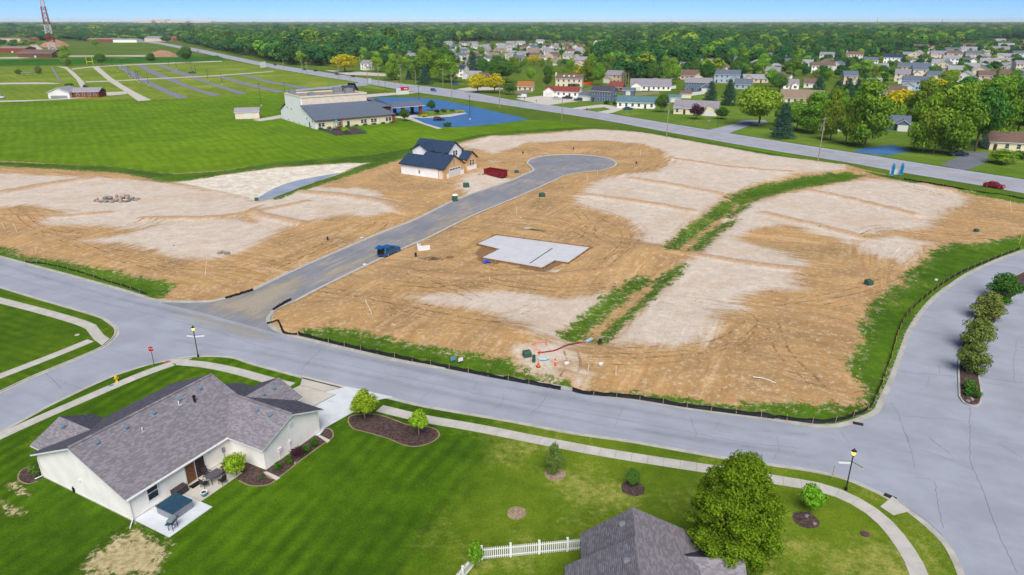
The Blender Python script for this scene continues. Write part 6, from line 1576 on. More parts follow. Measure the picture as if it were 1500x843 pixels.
MB().lathe((0,0,0),[(.13,.12),(.15,.2),(.15,.42),(.06,.5)],12).build('gas_bottle', M['sign_white'], gr)
dt = empty('patio_table', HA(7.1,-1.75,.05), R(62.2), 'dark oblong patio table among four chairs', 'table'); M['wicker'] = plain('dark_wicker', '#3c3536', .3, 10, .7); M['tabletop'] = plain('table_slate', '#57525c', .15, 6, .5)
MB().box(-.75,.75,-.5,.5,.70,.74).build('tabletop', M['tabletop'], dt, bevel=.015)
for x in (-.6,.6):
    for y in (-.38,.38): MB().tube((x,y,0),(x,y,.7),.03).build('leg', M['dark_metal'], dt)
def patio_chair(x, y, rz):
    o = empty('patio_chair', HA(x,y,.05), R(62.2)+rz, 'dark wicker patio chair drawn up to the table', 'chair', 'patio chairs around the table')
    MB().box(-.27,.27,-.27,.27,.38,.45).build('seat', M['wicker'], o); MB().obox((0,.29,.72),.54,.05,.6,0,0,R(-10)).build('backrest', M['wicker'], o)
    for s in (-1,1): MB().box(s*.29-.03,s*.29+.03,-.25,.28,.60,.64).build('armrest', M['dark_metal'], o)
    for a in (-.25,.25):
        for c in (-.25,.25): MB().tube((a,c,0),(a*.95,c*.95,.39 if c < 0 else .6),.022).build('leg', M['dark_metal'], o)
patio_chair(7.1,-.75,0); patio_chair(7.1,-2.8,math.pi); patio_chair(6.0,-1.75,math.pi/2); patio_chair(8.2,-1.75,-math.pi/2)
tag(MB().box(-.65,.65,-.35,.35,0,.6).box(-.68,.68,-.37,.37,.6,.66).build('deck_box', M['wicker'], loc=HA(4.3,-.55,.05), rz=R(62.2), bevel=.02), 'dark wicker storage box against the patio wall', 'box')
tag(MB().box(-.5,.5,-.3,.3,0,.015).build('door_mat', M['black'], loc=HA(5.8,-.7,.05), rz=R(62.2)), 'black mat before the patio door', 'mat')
pp_ = empty('flower_pot', HA(5.1,-2.75,.05), 0, 'teal glazed pot with white rim on the patio edge', 'pot'); MB().lathe((0,0,0),[(.18,0),(.28,.25),(.27,.38)],16).build('bowl', plain('teal_glaze', '#2f7f86', .15, 4, .3), pp_, True); MB().lathe((0,0,0),[(.27,.38),(.31,.39),(.31,.45),(.25,.45),(.24,.40)],16).build('rim', M['trim'], pp_); MB().lathe((0,0,0),[(.24,.39),(.2,.41)],12).build('soil', M['mulch'], pp_)

# --- picket fence
pf = empty('picket_fence', at(706,816,.13), 0, 'white picket fence with a corner beside the grey-roofed house', 'fence')
M['vinyl'] = plain('white_vinyl', '#dcdcda', .04, 3, .45)
def fence_run(a, c, gothic=True):
    d = (c-a); L = d.length; d.normalize(); o_ = pf.location; ang = math.atan2(d.y,d.x); n = int(L/.165)
    for z in (.25,.95):
        m_ = (a+c)/2-o_; MB().obox((m_.x,m_.y,z), L,.05,.09,ang).build('rail', M['vinyl'], pf)
    for i in range(n):
        q = a+d*(.08+i*.165)-o_; k_ = MB(); k_.obox((0,0,.62),.08,.025,1.1,0); k_.add([(-.04,-.0125,1.17),(.04,-.0125,1.17),(0,-.0125,1.23),(-.04,.0125,1.17),(.04,.0125,1.17),(0,.0125,1.23)],[(0,1,2),(5,4,3),(0,2,5,3),(1,4,5,2)])
        global _picket
        try: me = _picket
        except NameError: me = _picket = k_.mesh('picket', M['vinyl'])
        w_ = link('picket', me, pf, (q.x-math.sin(ang)*-.04,q.y-math.cos(ang)*.04,0), ang)
    for i in range(int(L/2.3)+1):
        q = a+d*min(i*2.3,L)-o_; MB().box(q.x-.065,q.x+.065,q.y-.065,q.y+.065,-.05,1.32).box(q.x-.09,q.x+.09,q.y-.09,q.y+.09,1.32,1.37).build('post', M['vinyl'], pf)
fence_run(at(706,820,.13), at(850,806,.13)); fence_run(at(702,822,.13), at(640,895,.13))

# --- silt fences: black fabric on wooden stakes
M['silt'] = plain('black_fabric', '#1b1c22', .25, 2, .7, coords='pos')
def silt_fence(px_pts, label, h=.62, step=2.6, seed=0):
    r = random.Random(seed); P = resample(smooth_line(pxl(px_pts,.2), 5), .65); o = empty('silt_fence', P[0], 0, label, 'fence'); b = MB(); vs = []
    n = len(P)
    for i, p in enumerate(P):
        z = max(site_z(p.x,p.y), .13); sag = .12*math.sin(math.pi*((i*.65) % step)/step)+r.uniform(0,.05); off = r.gauss(0,.03)
        for dz in (0, h*.5, h-sag): vs.append((p.x-o.location.x+off*(dz > 0), p.y-o.location.y+off*2*(dz > 0)+(.05 if dz == h*.5 else 0), z-o.location.z-.05+dz))
    b.add(vs, [(i*3+j, (i+1)*3+j, (i+1)*3+j+1, i*3+j+1) for i in range(n-1) for j in (0,1)])
    f = b.build('fabric', M['silt'], o); s_ = f.modifiers.new('thickness','SOLIDIFY'); s_.thickness = .02
    for i in range(0, n, 4):
        p = P[i]; z = max(site_z(p.x,p.y), .13)-o.location.z; k_ = MB(); k_.obox((p.x-o.location.x,p.y-o.location.y-.04,z+h*.5),.05,.05,h+.35,r.uniform(-.2,.2),0,r.gauss(0,.06),r.gauss(0,.06)); k_.build('stake', M['wood'], o)
    return o
silt_fence([(437,491),(470,499),(540,515),(620,532),(700,548),(760,559),(825,571)], 'black silt fence along the street from the new corner to the gap')
silt_fence([(838,572),(860,577),(925,583),(1000,595),(1060,603),(1123,611),(1175,618),(1215,619),(1250,610),(1275,597),(1290,568),(1298,545)], 'black silt fence rounding the boulevard corner of the site', seed=2)
silt_fence([(1298,545),(1306,522),(1315,490),(1326,466),(1340,449),(1370,424),(1400,404),(1440,386),(1496,364)], 'black silt fence climbing beside the boulevard', .55, seed=3)
silt_fence([(37,384),(70,388),(110,397),(150,410),(190,422),(215,432)], 'sagging black silt fence beside the far end of the street', .4, seed=4)
silt_fence([(1500,292),(1440,284),(1400,276),(1340,266),(1322,262)], 'black silt fence along the main road verge', .5, seed=6)
def fabric_heap(px_pts, label, w=.35):
    P = resample(smooth_line(pxl(px_pts,.16), 5), .35); r = random.Random(len(px_pts)); b = MB()
    for a,c in zip(P[:-1],P[1:]): b.tube((a.x,a.y,.2+r.uniform(0,.15)),(c.x,c.y,.2+r.uniform(0,.15)),w*.3+r.uniform(0,.08),w*.3+r.uniform(0,.08),6)
    c0 = P[0]; o = b.build('fallen_fabric', M['silt']); o.data.transform(Matrix.Translation(-c0)); o.location = c0; return tag(o, label, 'fabric')
fabric_heap([(391,474),(398,473),(407,471),(412,480),(416,488),(427,490),(436,490)], 'crumpled black silt fabric on the right corner of new street'); fabric_heap([(400,454),(415,445),(428,438)], 'rolled black silt fabric lying along the right corner kerb'); fabric_heap([(330,437),(348,432),(371,425)], 'rolled black silt fabric lying at the left corner kerb')

# --- site equipment
def spt(x, y): 
    p = at(x,y,.5); z = site_z(p.x,p.y); p = at(x,y,z); p.z = site_z(p.x,p.y)-.03; return p
M['potty_green'] = plain('potty_green', '#1f4a42', .1, 3, .5)
po = empty('portable_toilet', spt(666.5,298.5), R(15), 'dark green portable toilet with white roof beside the new street', 'toilet')
MB().box(-.56,.56,-.56,.56,.08,2.05).build('cabin', M['potty_green'], po, bevel=.03); MB().box(-.4,.4,-.58,-.562,.15,1.95).build('door', plain('potty_door', '#2a5a50', .1, 3, .5), po); b = MB(); b.extr([(-.6,-.6,2.06),(-.6,.6,2.06),(-.6,.35,2.3),(-.6,-.35,2.3)],(-.6,0,0),(.6,0,0)); b.build('roof', M['trim'], po); MB().box(-.6,.6,-.6,.6,-.05,.08).build('skid', M['black'], po)
MB().box(-.2,.2,-.575,-.563,1.98,2.04).build('label_plate', M['trim'], po)
du = empty('dumpster', spt(726,258), R(-38), 'dark red ribbed roll-off dumpster beside the unfinished house', 'dumpster')
M['dump_red'] = plain('dumpster_red', '#74101f', .18, 2, .5); Ld, Wdd, Hd = 6.4, 2.4, 1.75
b = MB(); b.box(-Ld/2,Ld/2,-Wdd/2,-Wdd/2+.08,.2,Hd); b.box(-Ld/2,Ld/2,Wdd/2-.08,Wdd/2,.2,Hd); b.box(-Ld/2,-Ld/2+.08,-Wdd/2+.08,Wdd/2-.08,.2,Hd); b.box(Ld/2-.08,Ld/2,-Wdd/2+.08,Wdd/2-.08,.2,Hd); b.box(-Ld/2+.08,Ld/2-.08,-Wdd/2+.08,Wdd/2-.08,.2,.3); b.build('bin', M['dump_red'], du)
for i in range(9):
    for s in (-1,1): x = -Ld/2+.35+i*(Ld-.7)/8; MB().box(x-.07,x+.07,s*(Wdd/2+.05)-.05,s*(Wdd/2+.05)+.05,.2,Hd-.02).build('rib', M['dump_red'], du)
MB().box(-Ld/2-.1,Ld/2+.1,-Wdd/2-.12,-Wdd/2+.0,Hd,Hd+.12).build('top_rail', M['dump_red'], du); MB().box(-Ld/2-.1,Ld/2+.1,Wdd/2,Wdd/2+.12,Hd,Hd+.12).build('top_rail', M['dump_red'], du)
r = random.Random(2)
for i in range(9): MB().obox((r.uniform(-2.6,2.6),r.uniform(-.8,.8),.85+r.uniform(0,.4)), r.uniform(.6,1.8), r.uniform(.1,.5), .08, r.uniform(0,3), 0, r.uniform(-.3,.3), r.uniform(-.3,.3)).build('debris', M['wood'], du)
def transformer(x, y, s, label, rz=0):
    o = empty('utility_box', spt(x,y), rz, label, 'utility box'); M.setdefault('box_green', plain('box_green', '#355446', .12, 3, .55))
    MB().box(-.62*s,.62*s,-.55*s,.55*s,-.05,.1).build('pad', M['concrete_old'], o); b = MB(); b.extr([(-.55*s,-.5*s,.1),(-.55*s,.5*s,.1),(-.55*s,.5*s,.95*s),(-.55*s,-.1*s,.95*s),(-.55*s,-.5*s,.75*s)],(-.55*s,0,0),(.55*s,0,0)); b.build('cabinet', M['box_green'], o); return o
for x,y,s,lb in ((683,275,1.2,'green utility box beside the gravel pad of the unfinished house'),(794,289,1.1,'green utility box near the neck of the cul-de-sac'),(1272,418,.95,'green utility box on the earth near the grassy bank'),(772,522,.85,'green utility box beside the orange cones'),(757,254,.9,'dark rounded utility box right of the red dumpster'),(376,295,.8,'dark small utility box at the edge of the pond bank'),(1430,340,.7,'small dark utility box in the far right earth')): transformer(x,y,s,lb,R(20))
def pedestal(x, y, h, col, label):
    o = spt(x,y); b = MB(); b.box(-.16,.16,-.16,.16,0,h); b.box(-.19,.19,-.19,.19,h,h+.06); return tag(b.build('utility_pedestal', plain('pedestal', col, .1, 3, .6), loc=o, rz=.4, bevel=.02), label, 'pedestal')
for x,y,h,c,lb in ((782,530,.9,'#25514a','dark green pedestal between the utility box and cones'),(609,376,.7,'#1c1e24','black pedestal beside the white foundation forms'),(480,352,.6,'#2a2a2c','dark small pedestal on the earth left of the new street'),(932,240,.6,'#2a2a2c','dark small pedestal right of the cul-de-sac'),(840,219,.7,'#4a4038','brown small pedestal behind the cul-de-sac'),(766,225,.6,'#33343a','grey small pedestal left of the cul-de-sac'),(879,503,.6,'#2c3a33','dark pipe marker at the swale outlet')): pedestal(x,y,h,c,lb)
M['orange'] = plain('safety_orange', '#e0561c', .06, 4, .5)
def cone(x, y, label, barrel=False):
    o = empty('safety_cone' if not barrel else 'safety_post', spt(x,y), .3, label, 'cone' if not barrel else 'post')
    if barrel: MB().lathe((0,0,0),[(.13,0),(.12,.5),(.1,1.0),(.07,1.05)],12).build('tube', M['orange'], o); MB().lathe((0,0,0),[(.125,.6),(.12,.75)],12).build('band', M['trim'], o)
    else: MB().lathe((0,0,0),[(.22,.04),(.13,.35),(.05,.75),(.03,.78)],14).build('shell', M['orange'], o); MB().box(-.25,.25,-.25,.25,0,.05).build('base', M['black'], o)
cone(788.5,537,'orange traffic cone beside the green pedestal'); cone(813.5,536,'upright orange safety post beside the light blue pipe',True)
tag(MB().tube((-.5,0,.2),(.5,0,.25),.17,.17,12).tube((.35,.1,.2),(.75,.35,.3),.1,.1,10).build('blue_pipe', plain('pale_blue_pipe', '#8fc0cc', .1, 3, .4), loc=spt(795,528), rz=-.2), 'pale blue pipe fitting lying beside the orange cone', 'pipe')
tag(MB().tube((-.6,0,.15),(.6,.2,.2),.24,.24,12).build('culvert_pipe', plain('culvert', '#90a8b8', .15, 3, .5), loc=spt(863,500), rz=.6), 'grey culvert pipe end at the foot of the swale', 'pipe')
def hose(px_pts, col, rad, label, name='hose'):
    P = [spt(*q) for q in px_pts]; P = smooth_line(P, 5); c0 = P[0].copy()
    for p in P: p.z = site_z(p.x,p.y)+.04
    b = MB(); b.path([p-c0 for p in P], rad, 6); return tag(b.build(name, plain('hose', col, .1, 3, .5), loc=c0), label, name)
hose([(788,517),(800,515),(815,513),(830,507),(848,502),(858,501)], '#7c2c34', .1, 'dark red hose leading to the culvert pipe')
for i, (pp) in enumerate(([(780,505),(786,502),(798,502),(801,506)],[(784,511),(790,513),(792,517),(788,520)])): hose(pp, '#d9705c', .07, ('orange plastic netting strip above the hose','orange plastic strip at the hose end')[i], 'netting')
def stake(x, y, h, label, lean=(0,0), col='wood', group=None):
    o = spt(x,y); b = MB(); b.tube((0,0,-.1),(lean[0],lean[1],h),.045,.04,5); return tag(b.build('survey_stake', M[col], loc=o), label, 'stake', group)
M['pvc'] = plain('white_pvc', '#d5cfc4', .06, 3, .5); M['ylw'] = plain('marker_yellow', '#cdbb30', .06, 3, .5)
for x,y,h,ln in ((8,337,1.7,(-.5,0)),(25,340,1.8,(-.3,0)),(300,404,2.4,(.6,.2)),(53,369,.6,(0,0)),(545,460,2.2,(-.9,.3)),(757,316,1.8,(-.1,0)),(860,265,1.9,(0,0)),(875,258,1.3,(0,0)),(938,227,1.8,(0,0)),(717,411,.8,(0,0)),(1482,309,2.3,(-.8,.2)),(861,545,1.1,(.1,0)),(902,549,1.1,(0,0)),(1306,376,1.8,(1.5,.3)),(541,361,.8,(0,0)),(1010,247,.9,(0,0))):
    stake(x,y,h,'thin pale survey stake standing in the bare earth',ln,'pvc','survey stakes on the bare earth')
stake(1493,358,2.0,'yellow marker post in the grassy bank above the boulevard',(0,0),'ylw')
P0 = spt(1120,556); tag(MB().path([Vector((-1.2,.5,.08)),Vector((-.3,.2,.1)),Vector((.5,-.3,.08)),Vector((1.0,-.9,.06))],.06,6).build('bent_pipe', M['pvc'], loc=P0), 'bent white pipe lying on the earth near the corner', 'pipe')
# small yard signs by the fence
for x,y,c,lb in ((664,532,'#5b86b5','small blue yard sign stuck behind the silt fence'),(675,533,'#d8d4d8','small white yard sign stuck behind the silt fence'),(1371,412,'#c8ccd2','white electrical panel on the grassy bank'),(534,389,'#d0d0d0','white bag lying by the new kerb'),(530,350,'#c6c8cc','white bag left of the new street'),(698,277,'#c8cad0','pair of white buckets by the gravel pad'),(830,534,'#d8dade','white scrap right of the orange post'),(880,535,'#d8dade','white scrap on the brown earth'),(1142,224,'#d8d8d8','white marker plate on the verge of the main road')):
    o = empty('yard_sign' if 'sign' in lb else 'site_litter', spt(x,y), .5, lb, 'sign' if 'sign' in lb else 'litter'); m_ = plain('litter', c, .08, 3, .6)
    if 'sign' in lb:
        MB().box(-.32,.32,-.01,.01,.35,.85).build('panel', m_, o)
        for s in (-.2,.2): MB().tube((s,0,-.05),(s,0,.36),.012).build('wire_leg', M['dark_metal'], o)
    else:
        MB().obox((0,0,.18),.55,.4,.3,.3,0,.15,.1).build('lump', m_, o, bevel=.06); MB().obox((.3,.15,.1),.3,.3,.22,.8,0,.2,.1).build('flap', m_, o, bevel=.05)
# white foam blocks by the street
fb = empty('foam_forms', spt(621,366), R(15), 'stack of white foam forms beside the parked blue car', 'forms')
for a in ((-1.1,1.1,-.4,-.1,0,.85),(-1.2,-.9,.0,.9,0,1.1),(-.75,-.5,.3,.9,0,1.0),(.2,1.1,-.05,.25,0,.8),(-.4,.15,.0,.5,0,.6)): MB().box(*a).build('foam_panel', M['trim'], fb)
# coil, timber pile, blue tarp
tag(MB().lathe((0,0,0),[(.55,.02),(.7,.08),(.6,.16),(.4,.1)],14).build('pipe_coil', plain('coil', '#7d5a46', .2, 4, .7), loc=spt(659,377)), 'brown coil of pipe on the earth left of the slab', 'coil')
o = empty('blue_tarp', spt(713,385), .4, 'crumpled bright blue tarp at the slab edge', 'tarp'); b = MB(); r = random.Random(5); G_ = 7
b.add([(i*.22-.66+r.gauss(0,.04), j*.2-.6+r.gauss(0,.04), max(.03,.2*r.random()+.1*(3-abs(i-3)))) for j in range(G_) for i in range(G_)], [(j*G_+i,j*G_+i+1,(j+1)*G_+i+1,(j+1)*G_+i) for j in range(G_-1) for i in range(G_-1)]); b.build('sheet', plain('tarp_blue', '#3348b8', .15, 3, .5), o)
lp = empty('lumber_pile', spt(783,337.5), R(-22), 'pale pile of form boards and rubble behind the slab', 'lumber')
for i in range(7): MB().obox((r.uniform(-1.5,1.5),r.uniform(-.5,.5),.15+.05*i),r.uniform(1.5,3.5),.25,.07,r.gauss(0,.1)).build('board', M['concrete_old' if i % 2 else 'wood'], lp)
lp = empty('lumber_pile', spt(726,238), R(-25), 'scattered pale boards behind the red dumpster', 'lumber')
for i in range(6): MB().obox((r.uniform(-2,2),r.uniform(-.6,.6),.1+.05*i),r.uniform(2,4),.2,.07,r.gauss(0,.2)).build('board', M['pvc' if i % 2 else 'wood'], lp)
lp = empty('brush_pile', spt(631,380), 0, 'low tangle of brown brush beside the black pedestal', 'brush')
for i in range(26): a = r.uniform(0,6.28); MB().tube((r.gauss(0,1.1),r.gauss(0,.6),.05),(r.gauss(0,1.1)+math.cos(a)*.8,r.gauss(0,.6)+math.sin(a)*.6,r.uniform(.1,.5)),.03,.015,5).build('branch', M['bark'], lp)
lp = empty('rubble_heap', spt(705,256), 0, 'small heap of boards and bricks left of the dumpster', 'rubble')
for i in range(12): MB().obox((r.gauss(0,.8),r.gauss(0,.5),.1+r.uniform(0,.25)),r.uniform(.4,1.4),.3,.15,r.uniform(0,3)).build('block', M['wood' if i % 2 else 'pvc'], lp)
# --- boulders
def boulder_mesh(seed):
    r = np.random.RandomState(seed); bm = bmesh.new(); bmesh.ops.create_icosphere(bm, subdivisions=2, radius=1)
    ax = r.normal(size=(6,3)); ax /= np.linalg.norm(ax,axis=1)[:,None]; th = r.uniform(.55,.85,6)
    for v in bm.verts:
        for a_, t_ in zip(ax, th):
            d_ = v.co.dot(Vector(a_)); 
            if d_ > t_: v.co -= Vector(a_)*(d_-t_)
        v.co += Vector(r.normal(size=3)*.03)
    me = bpy.data.meshes.new('boulder'); bm.to_mesh(me); bm.free(); return me
tb = NT('boulder_rock'); oi_ = tb.n('ShaderNodeObjectInfo'); vv = tb.objpos(); cb = tb.mix(oi_.outputs['Random'], hexc('#6e7078'), hexc('#b09a86')); cb = tb.mix(tb.ramp(tb.noise(vv, 3, 5, .7), .35, .7, 0, .5), cb, hexc('#4a4a50')); M['rock'] = tb.bsdf(cb, .9, tb.bump(tb.noise(vv, 6, 4), .5, .05))
bms = [boulder_mesh(i) for i in range(5)]
for m_ in bms: m_.materials.append(M['rock'])
c_ = spt(172,293); r = random.Random(12)
def boulder(p, s, label, grp): return tag(link('boulder', bms[r.randrange(5)], None, p, r.uniform(0,6), (s*r.uniform(.8,1.3),s,s*r.uniform(.6,.9))), label, 'boulder', grp)
for i in range(46):
    q = math.sqrt(r.random()); a = r.uniform(0,6.28); x, y = c_.x+math.cos(a)*q*5.0, c_.y+math.sin(a)*q*3.2
    boulder((x,y,site_z(x,y)+.1+(1-q)*r.uniform(0,1.0)), r.uniform(.28,.85)*(1.15-q*.4), 'rough grey or tan boulder in the rock heap on bare earth', 'boulders of the rock heap')
for i in range(4): 
    x, y = spt(330+r.uniform(-10,10),371+r.uniform(-2,2))[:2]; boulder((x,y,site_z(x,y)+.1), r.uniform(.3,.6), 'pale stone lying near the leaning stake', 'pale stones near the leaning stake')
for x,y in ((1423,585),(1418,588)): p = at(x,y,.2); boulder(p, .28, 'small grey stone at the island tip', 'stones at the island tip')
for x,y in ((1182,756),(1193,767)): p = at(x,y,.2); boulder(p, .2, 'small tan stone in the mulch ring by the big tree', 'stones in the mulch ring')
p = at(1038,178.5,.1); boulder((p.x,p.y,.3), .9, 'pale rounded boulder on the lawn at the side road', None)
p = at(433,679,.16); boulder(p, .22, 'tan flat stone in the garage side bed', None)
for i in range(70):
    x_, y_ = r.choice(((r.uniform(20,380),r.uniform(265,400)),(r.uniform(450,900),r.uniform(300,500)),(r.uniform(880,1400),r.uniform(280,560)))); p = spt(x_,y_)
    if -.1 < p.z and sdf(site, np.array([p.x]), np.array([p.y]))[0] > 2: boulder((p.x,p.y,p.z+.04), r.uniform(.07,.2), 'small clod of earth scattered on the building site', 'clods on the building site')

# --- feather flags and board at the main road
def feather(x, y, label):
    p = at(x,y,.1); o = empty('feather_flag', p, R(-30), label, 'flag'); b = MB(); b.path([Vector((0,0,0)),Vector((0,0,3.4)),Vector((.15,0,4.2)),Vector((.45,0,4.45))],.03,6); b.build('pole', M['dark_metal'], o)
    b = MB(); b.extr([(.03,-.008,1.0),(.75,-.008,1.2),(.85,-.008,3.2),(.7,-.008,4.1),(.45,-.008,4.42),(.15,-.008,4.2),(.03,-.008,3.4)],(0,-.008,0),(0,.008,0)); b.build('banner', plain('flag_blue', '#1c86b8', .1, 2, .6), o)
    for i in range(7): MB().box(.25,.62,-.012,-.0085,1.55+i*.32,1.55+i*.32+.18).build('print_mark', M['black'], o)
feather(1303,263,'left blue feather flag beside the white sign board'); feather(1316,262.5,'right blue feather flag beside the white sign board')
p = at(1309,261,.1); o = empty('sign_board', p, R(-30), 'white sign board on wooden posts between the blue flags', 'sign'); MB().box(-1.2,1.2,-.04,.0,1.0,2.3).build('board', M['sign_white'], o)
for s in (-1.1,1.1): MB().box(s-.06,s+.06,.0,.1,-.1,2.5).build('post', M['wood'], o)
# --- church sign, playground, lot lights
p = at(590,138.5); o = empty('church_sign', p, R(40), 'white and red monument sign at the church drive', 'sign'); MB().box(-4,4,-.6,.6,0,2.2).build('base', M['trim'], o); MB().box(-1.5,3.8,-.7,.7,2.2,4.0).build('panel', plain('sign_red', '#b8202a', .06, 3, .5), o); MB().box(-4,-1.6,-.7,.7,2.2,3.6).build('panel', M['sign_white'], o)
MB().box(.6,2.9,-.74,-.71,2.8,3.4).build('print_mark', M['sign_white'], o)
pg = smooth_line(pxl([(468,190.5),(495,199),(536,196),(516,187)]), 1); sheet('playground', pg, .08, M['mulch'])
fo = empty('playground_fence', at(493,200), 0, 'low dark fence around the church playground', 'fence')
C4 = pxl([(468,190.5),(493,200),(537,196.5),(515,187)])
for a,c in zip(C4[:-1],C4[1:]):
    d = c-a; L = d.length; ang = math.atan2(d.y,d.x); m_ = (a+c)/2-fo.location
    for z in (.35,1.05): MB().obox((m_.x,m_.y,z),L,.08,.08,ang).build('rail', M['tub_cover'], fo)
    for i in range(int(L/1.8)+1): q = a+d*(i*1.8/L)-fo.location; MB().box(q.x-.06,q.x+.06,q.y-.06,q.y+.06,0,1.2).build('post', M['tub_cover'], fo)
ps = empty('play_structure', at(492,191.5), R(36), 'climbing frame with teal slide and red roof in the church playground', 'playground')
for x in (0,1.6):
    for y in (0,1.6): MB().tube((x,y,0),(x,y,3),.07).build('post', W['brick'], ps)
MB().box(0,1.6,0,1.6,1.3,1.4).build('platform', M['wood'], ps); b = MB(); hip_roof(b,-.1,1.7001,-.1,1.7,3,3.9,.1); b.build('roof', [plain('teal_roof','#2f8f8f',.1,3,.5), M['trim']], ps); b = MB(); b.obox((-1.0,.8,.75),2.4,.7,.08,0,0,0,R(-35)); b.build('slide', plain('teal_slide','#2f8f7f',.1,3,.4), ps)
def lot_light(x, y, h, label, base=True, group=None, heads=1, thin=.1):
    p = at(x,y,.04); o = empty('light_pole', p, .3, label, 'lamp post', group); b = MB(); b.tube((0,0,0),(0,0,h),thin,thin*.7,6); b.build('pole', M['dark_metal'], o); 
    if base: MB().tube((0,0,0),(0,0,.8),.35,.35,10).build('base', M['concrete'], o)
    MB().box(-.5,.5,-.2,.2,h-.05,h+.15).build('head', M['dark_metal'], o); return o
lot_light(688.5,176,10,'light pole standing in the open church parking lot'); lot_light(614.5,160,10.5,'light pole at the far edge of the church parking lot')
lot_light(383,156,11,'light pole on the field beside the church'); lot_light(565,138,9,'light pole between church and main road'); lot_light(418,140,7,'light pole behind the church roof')
for x,y in ((165,98),(173,105.5),(180,103),(189,112),(192,114.5),(201,119),(204,121),(218,126),(248,99.5),(259,102),(287.5,111),(281,105),(305,119),(325.5,124.5),(256,92)):
    lot_light(x,y,7.5,'dark lamp post with pale footing beside the meadow lanes',True,'lamp posts of the meadow lanes',1,.14)
def util_pole(x, y, ty, label, arm=True, group=None, rz=0, thick=.17):
    p = at(x,y); h = height_to(x,y,ty); o = empty('utility_pole', p, rz, label, 'utility pole', group); MB().tube((0,0,-.2),(0,0,h),thick,thick*.7,8).build('pole', M['pole_wood'], o)
    if arm:
        MB().box(-1.2,1.2,-.07,.07,h-.6,h-.42).build('crossarm', M['pole_wood'], o); MB().box(-1.0,1.0,-.07,.07,h-2.6,h-2.45).build('crossarm', M['pole_wood'], o)
        for s in (-1.05,-.4,.4,1.05): MB().tube((s,0,h-.42),(s,0,h-.22),.05,.05,6).build('insulator', M['metal_grey'], o)
        MB().tube((.3,.0,h-3.9),(.3,0,h-3.0),.22,.22,10).build('transformer', M['metal_grey'], o)
    return p, h
poles = []
poles.append(util_pole(1198,238,172,'wooden power pole with crossarms beside the bare earth',rz=R(35))); poles.append(util_pole(976,204,150,'wooden power pole on the verge before the ranch house',rz=R(35)))
util_pole(823,177,143,'grey light pole on the verge across from the white van',False); 
for x,y,ty,lb in ((732,160,122,'wooden power pole right of the church parking lot'),(662,147,107,'wooden power pole on the verge behind the parking lot'),(649,127,101,'wooden power pole across the road from the parking lot'),(588,130,94,'wooden power pole with arms left of the dark spruce'),(555,127,94,'wooden power pole between the drives'),(539,125,99,'dark wooden pole at the meadow drive'),(514,124,112,'short pole at the meadow drive'),(497,120,92,'wooden power pole before the lone yellow tree'),(443,108,90,'wooden power pole far along the main road'),(450,112,91,'wooden power pole beside another far along the road'),(416,104,86,'slim pole beside the main road near the meadow'),(430,94,72,'tall slim pole before the woods'),(609,124,102,'slim pole between the roadside trees'),(920,128,106,'wooden pole behind the wide white house'),(346,139,118,'pale pole at the end of a meadow lane')):
    util_pole(x,y,ty,lb,lb.startswith('wooden power'),None,R(35),.2)
util_pole(1470,196,155,'dark leaning pole behind the right roadside trees',False)
# wires
poles.append((at(1640,320),11.5)); poles.insert(0, (at(1640,322),11.5)); poles.pop()
P3 = [poles[0], poles[1], poles[2], (at(732,160), height_to(732,160,122))]
for k_, (dz, lb) in enumerate(((-.25,'upper power line strung between the wooden poles'),(-2.4,'lower cable strung between the wooden poles'))):
    b = MB(); c0 = P3[0][0]
    for (a,ha_),(c,hc_) in zip(P3[:-1],P3[1:]):
        Q = []
        for i in range(13): t_ = i/12; q = a.lerp(c,t_)-c0; Q.append(Vector((q.x,q.y,ha_+(hc_-ha_)*t_+dz-1.3*4*t_*(1-t_))))
        b.path(Q,.03,4)
    o = b.build('power_line', M['dark_metal'], loc=c0); tag(o, lb, 'cable')
# side road name sign
p = at(1051,187); o = empty('street_sign', p, 0, 'small green street sign at the side road junction', 'sign'); MB().tube((0,0,0),(0,0,2.6),.05).build('post', M['dark_metal'], o); MB().box(-.6,.6,-.02,.02,2.5,2.8).build('blade', M['box_green'], o)
# mailboxes by the ranch house drives
for x,y,lb in ((768,147.5,'mailbox by the drive of the orange-roofed house'),(785.5,150.5,'mailbox by the drive of the red-roofed ranch'),(859.5,163,'mailbox inside the looped drive')):
    p = at(x,y); o = empty('mailbox', p, 0, lb, 'mailbox'); MB().box(-.08,.08,-.08,.08,0,1.0).build('post', M['black'], o); MB().box(-.25,.25,-.15,.15,1.0,1.35).build('box', M['black'], o)
# back-yard fences of the ranch houses, board by board
def board_fence(a_px, b_px, col, label, h=1.8):
    a, c = at(*a_px), at(*b_px); d = c-a; L = d.length; ang = math.atan2(d.y,d.x); o = empty('board_fence', a, ang, label, 'fence'); n = min(int(L/.5), 90); me = MB().box(-.23,.23,-.03,.03,0,h).mesh('board', M[col] if col in M else W[col])
    for i in range(n): link('board', me, o, ((i+.5)*L/n,0,random.Random(i).uniform(-.05,.03)), 0, (L/n/.5,1,1))
    for z in (.4,1.4): MB().box(0,L,.035,.1,z,z+.1).build('rail', M[col] if col in M else W[col], o)
board_fence((930,141),(965,138),'pole_wood','weathered wooden board fence behind the teal-roofed ranch'); board_fence((845,137),(870,131),'pole_wood','brown board fence beside the tall cream house'); board_fence((962,133),(990,130),'vinyl','white board fence beside the wide white house'); board_fence((1010,141),(1032,138),'vinyl','white board fence behind the cream ranch'); board_fence((752,138),(778,136),'pole_wood','grey board fence behind the white van'); board_fence((852,125),(868,123.5),'orange','reddish board fence beside the yellow tree')
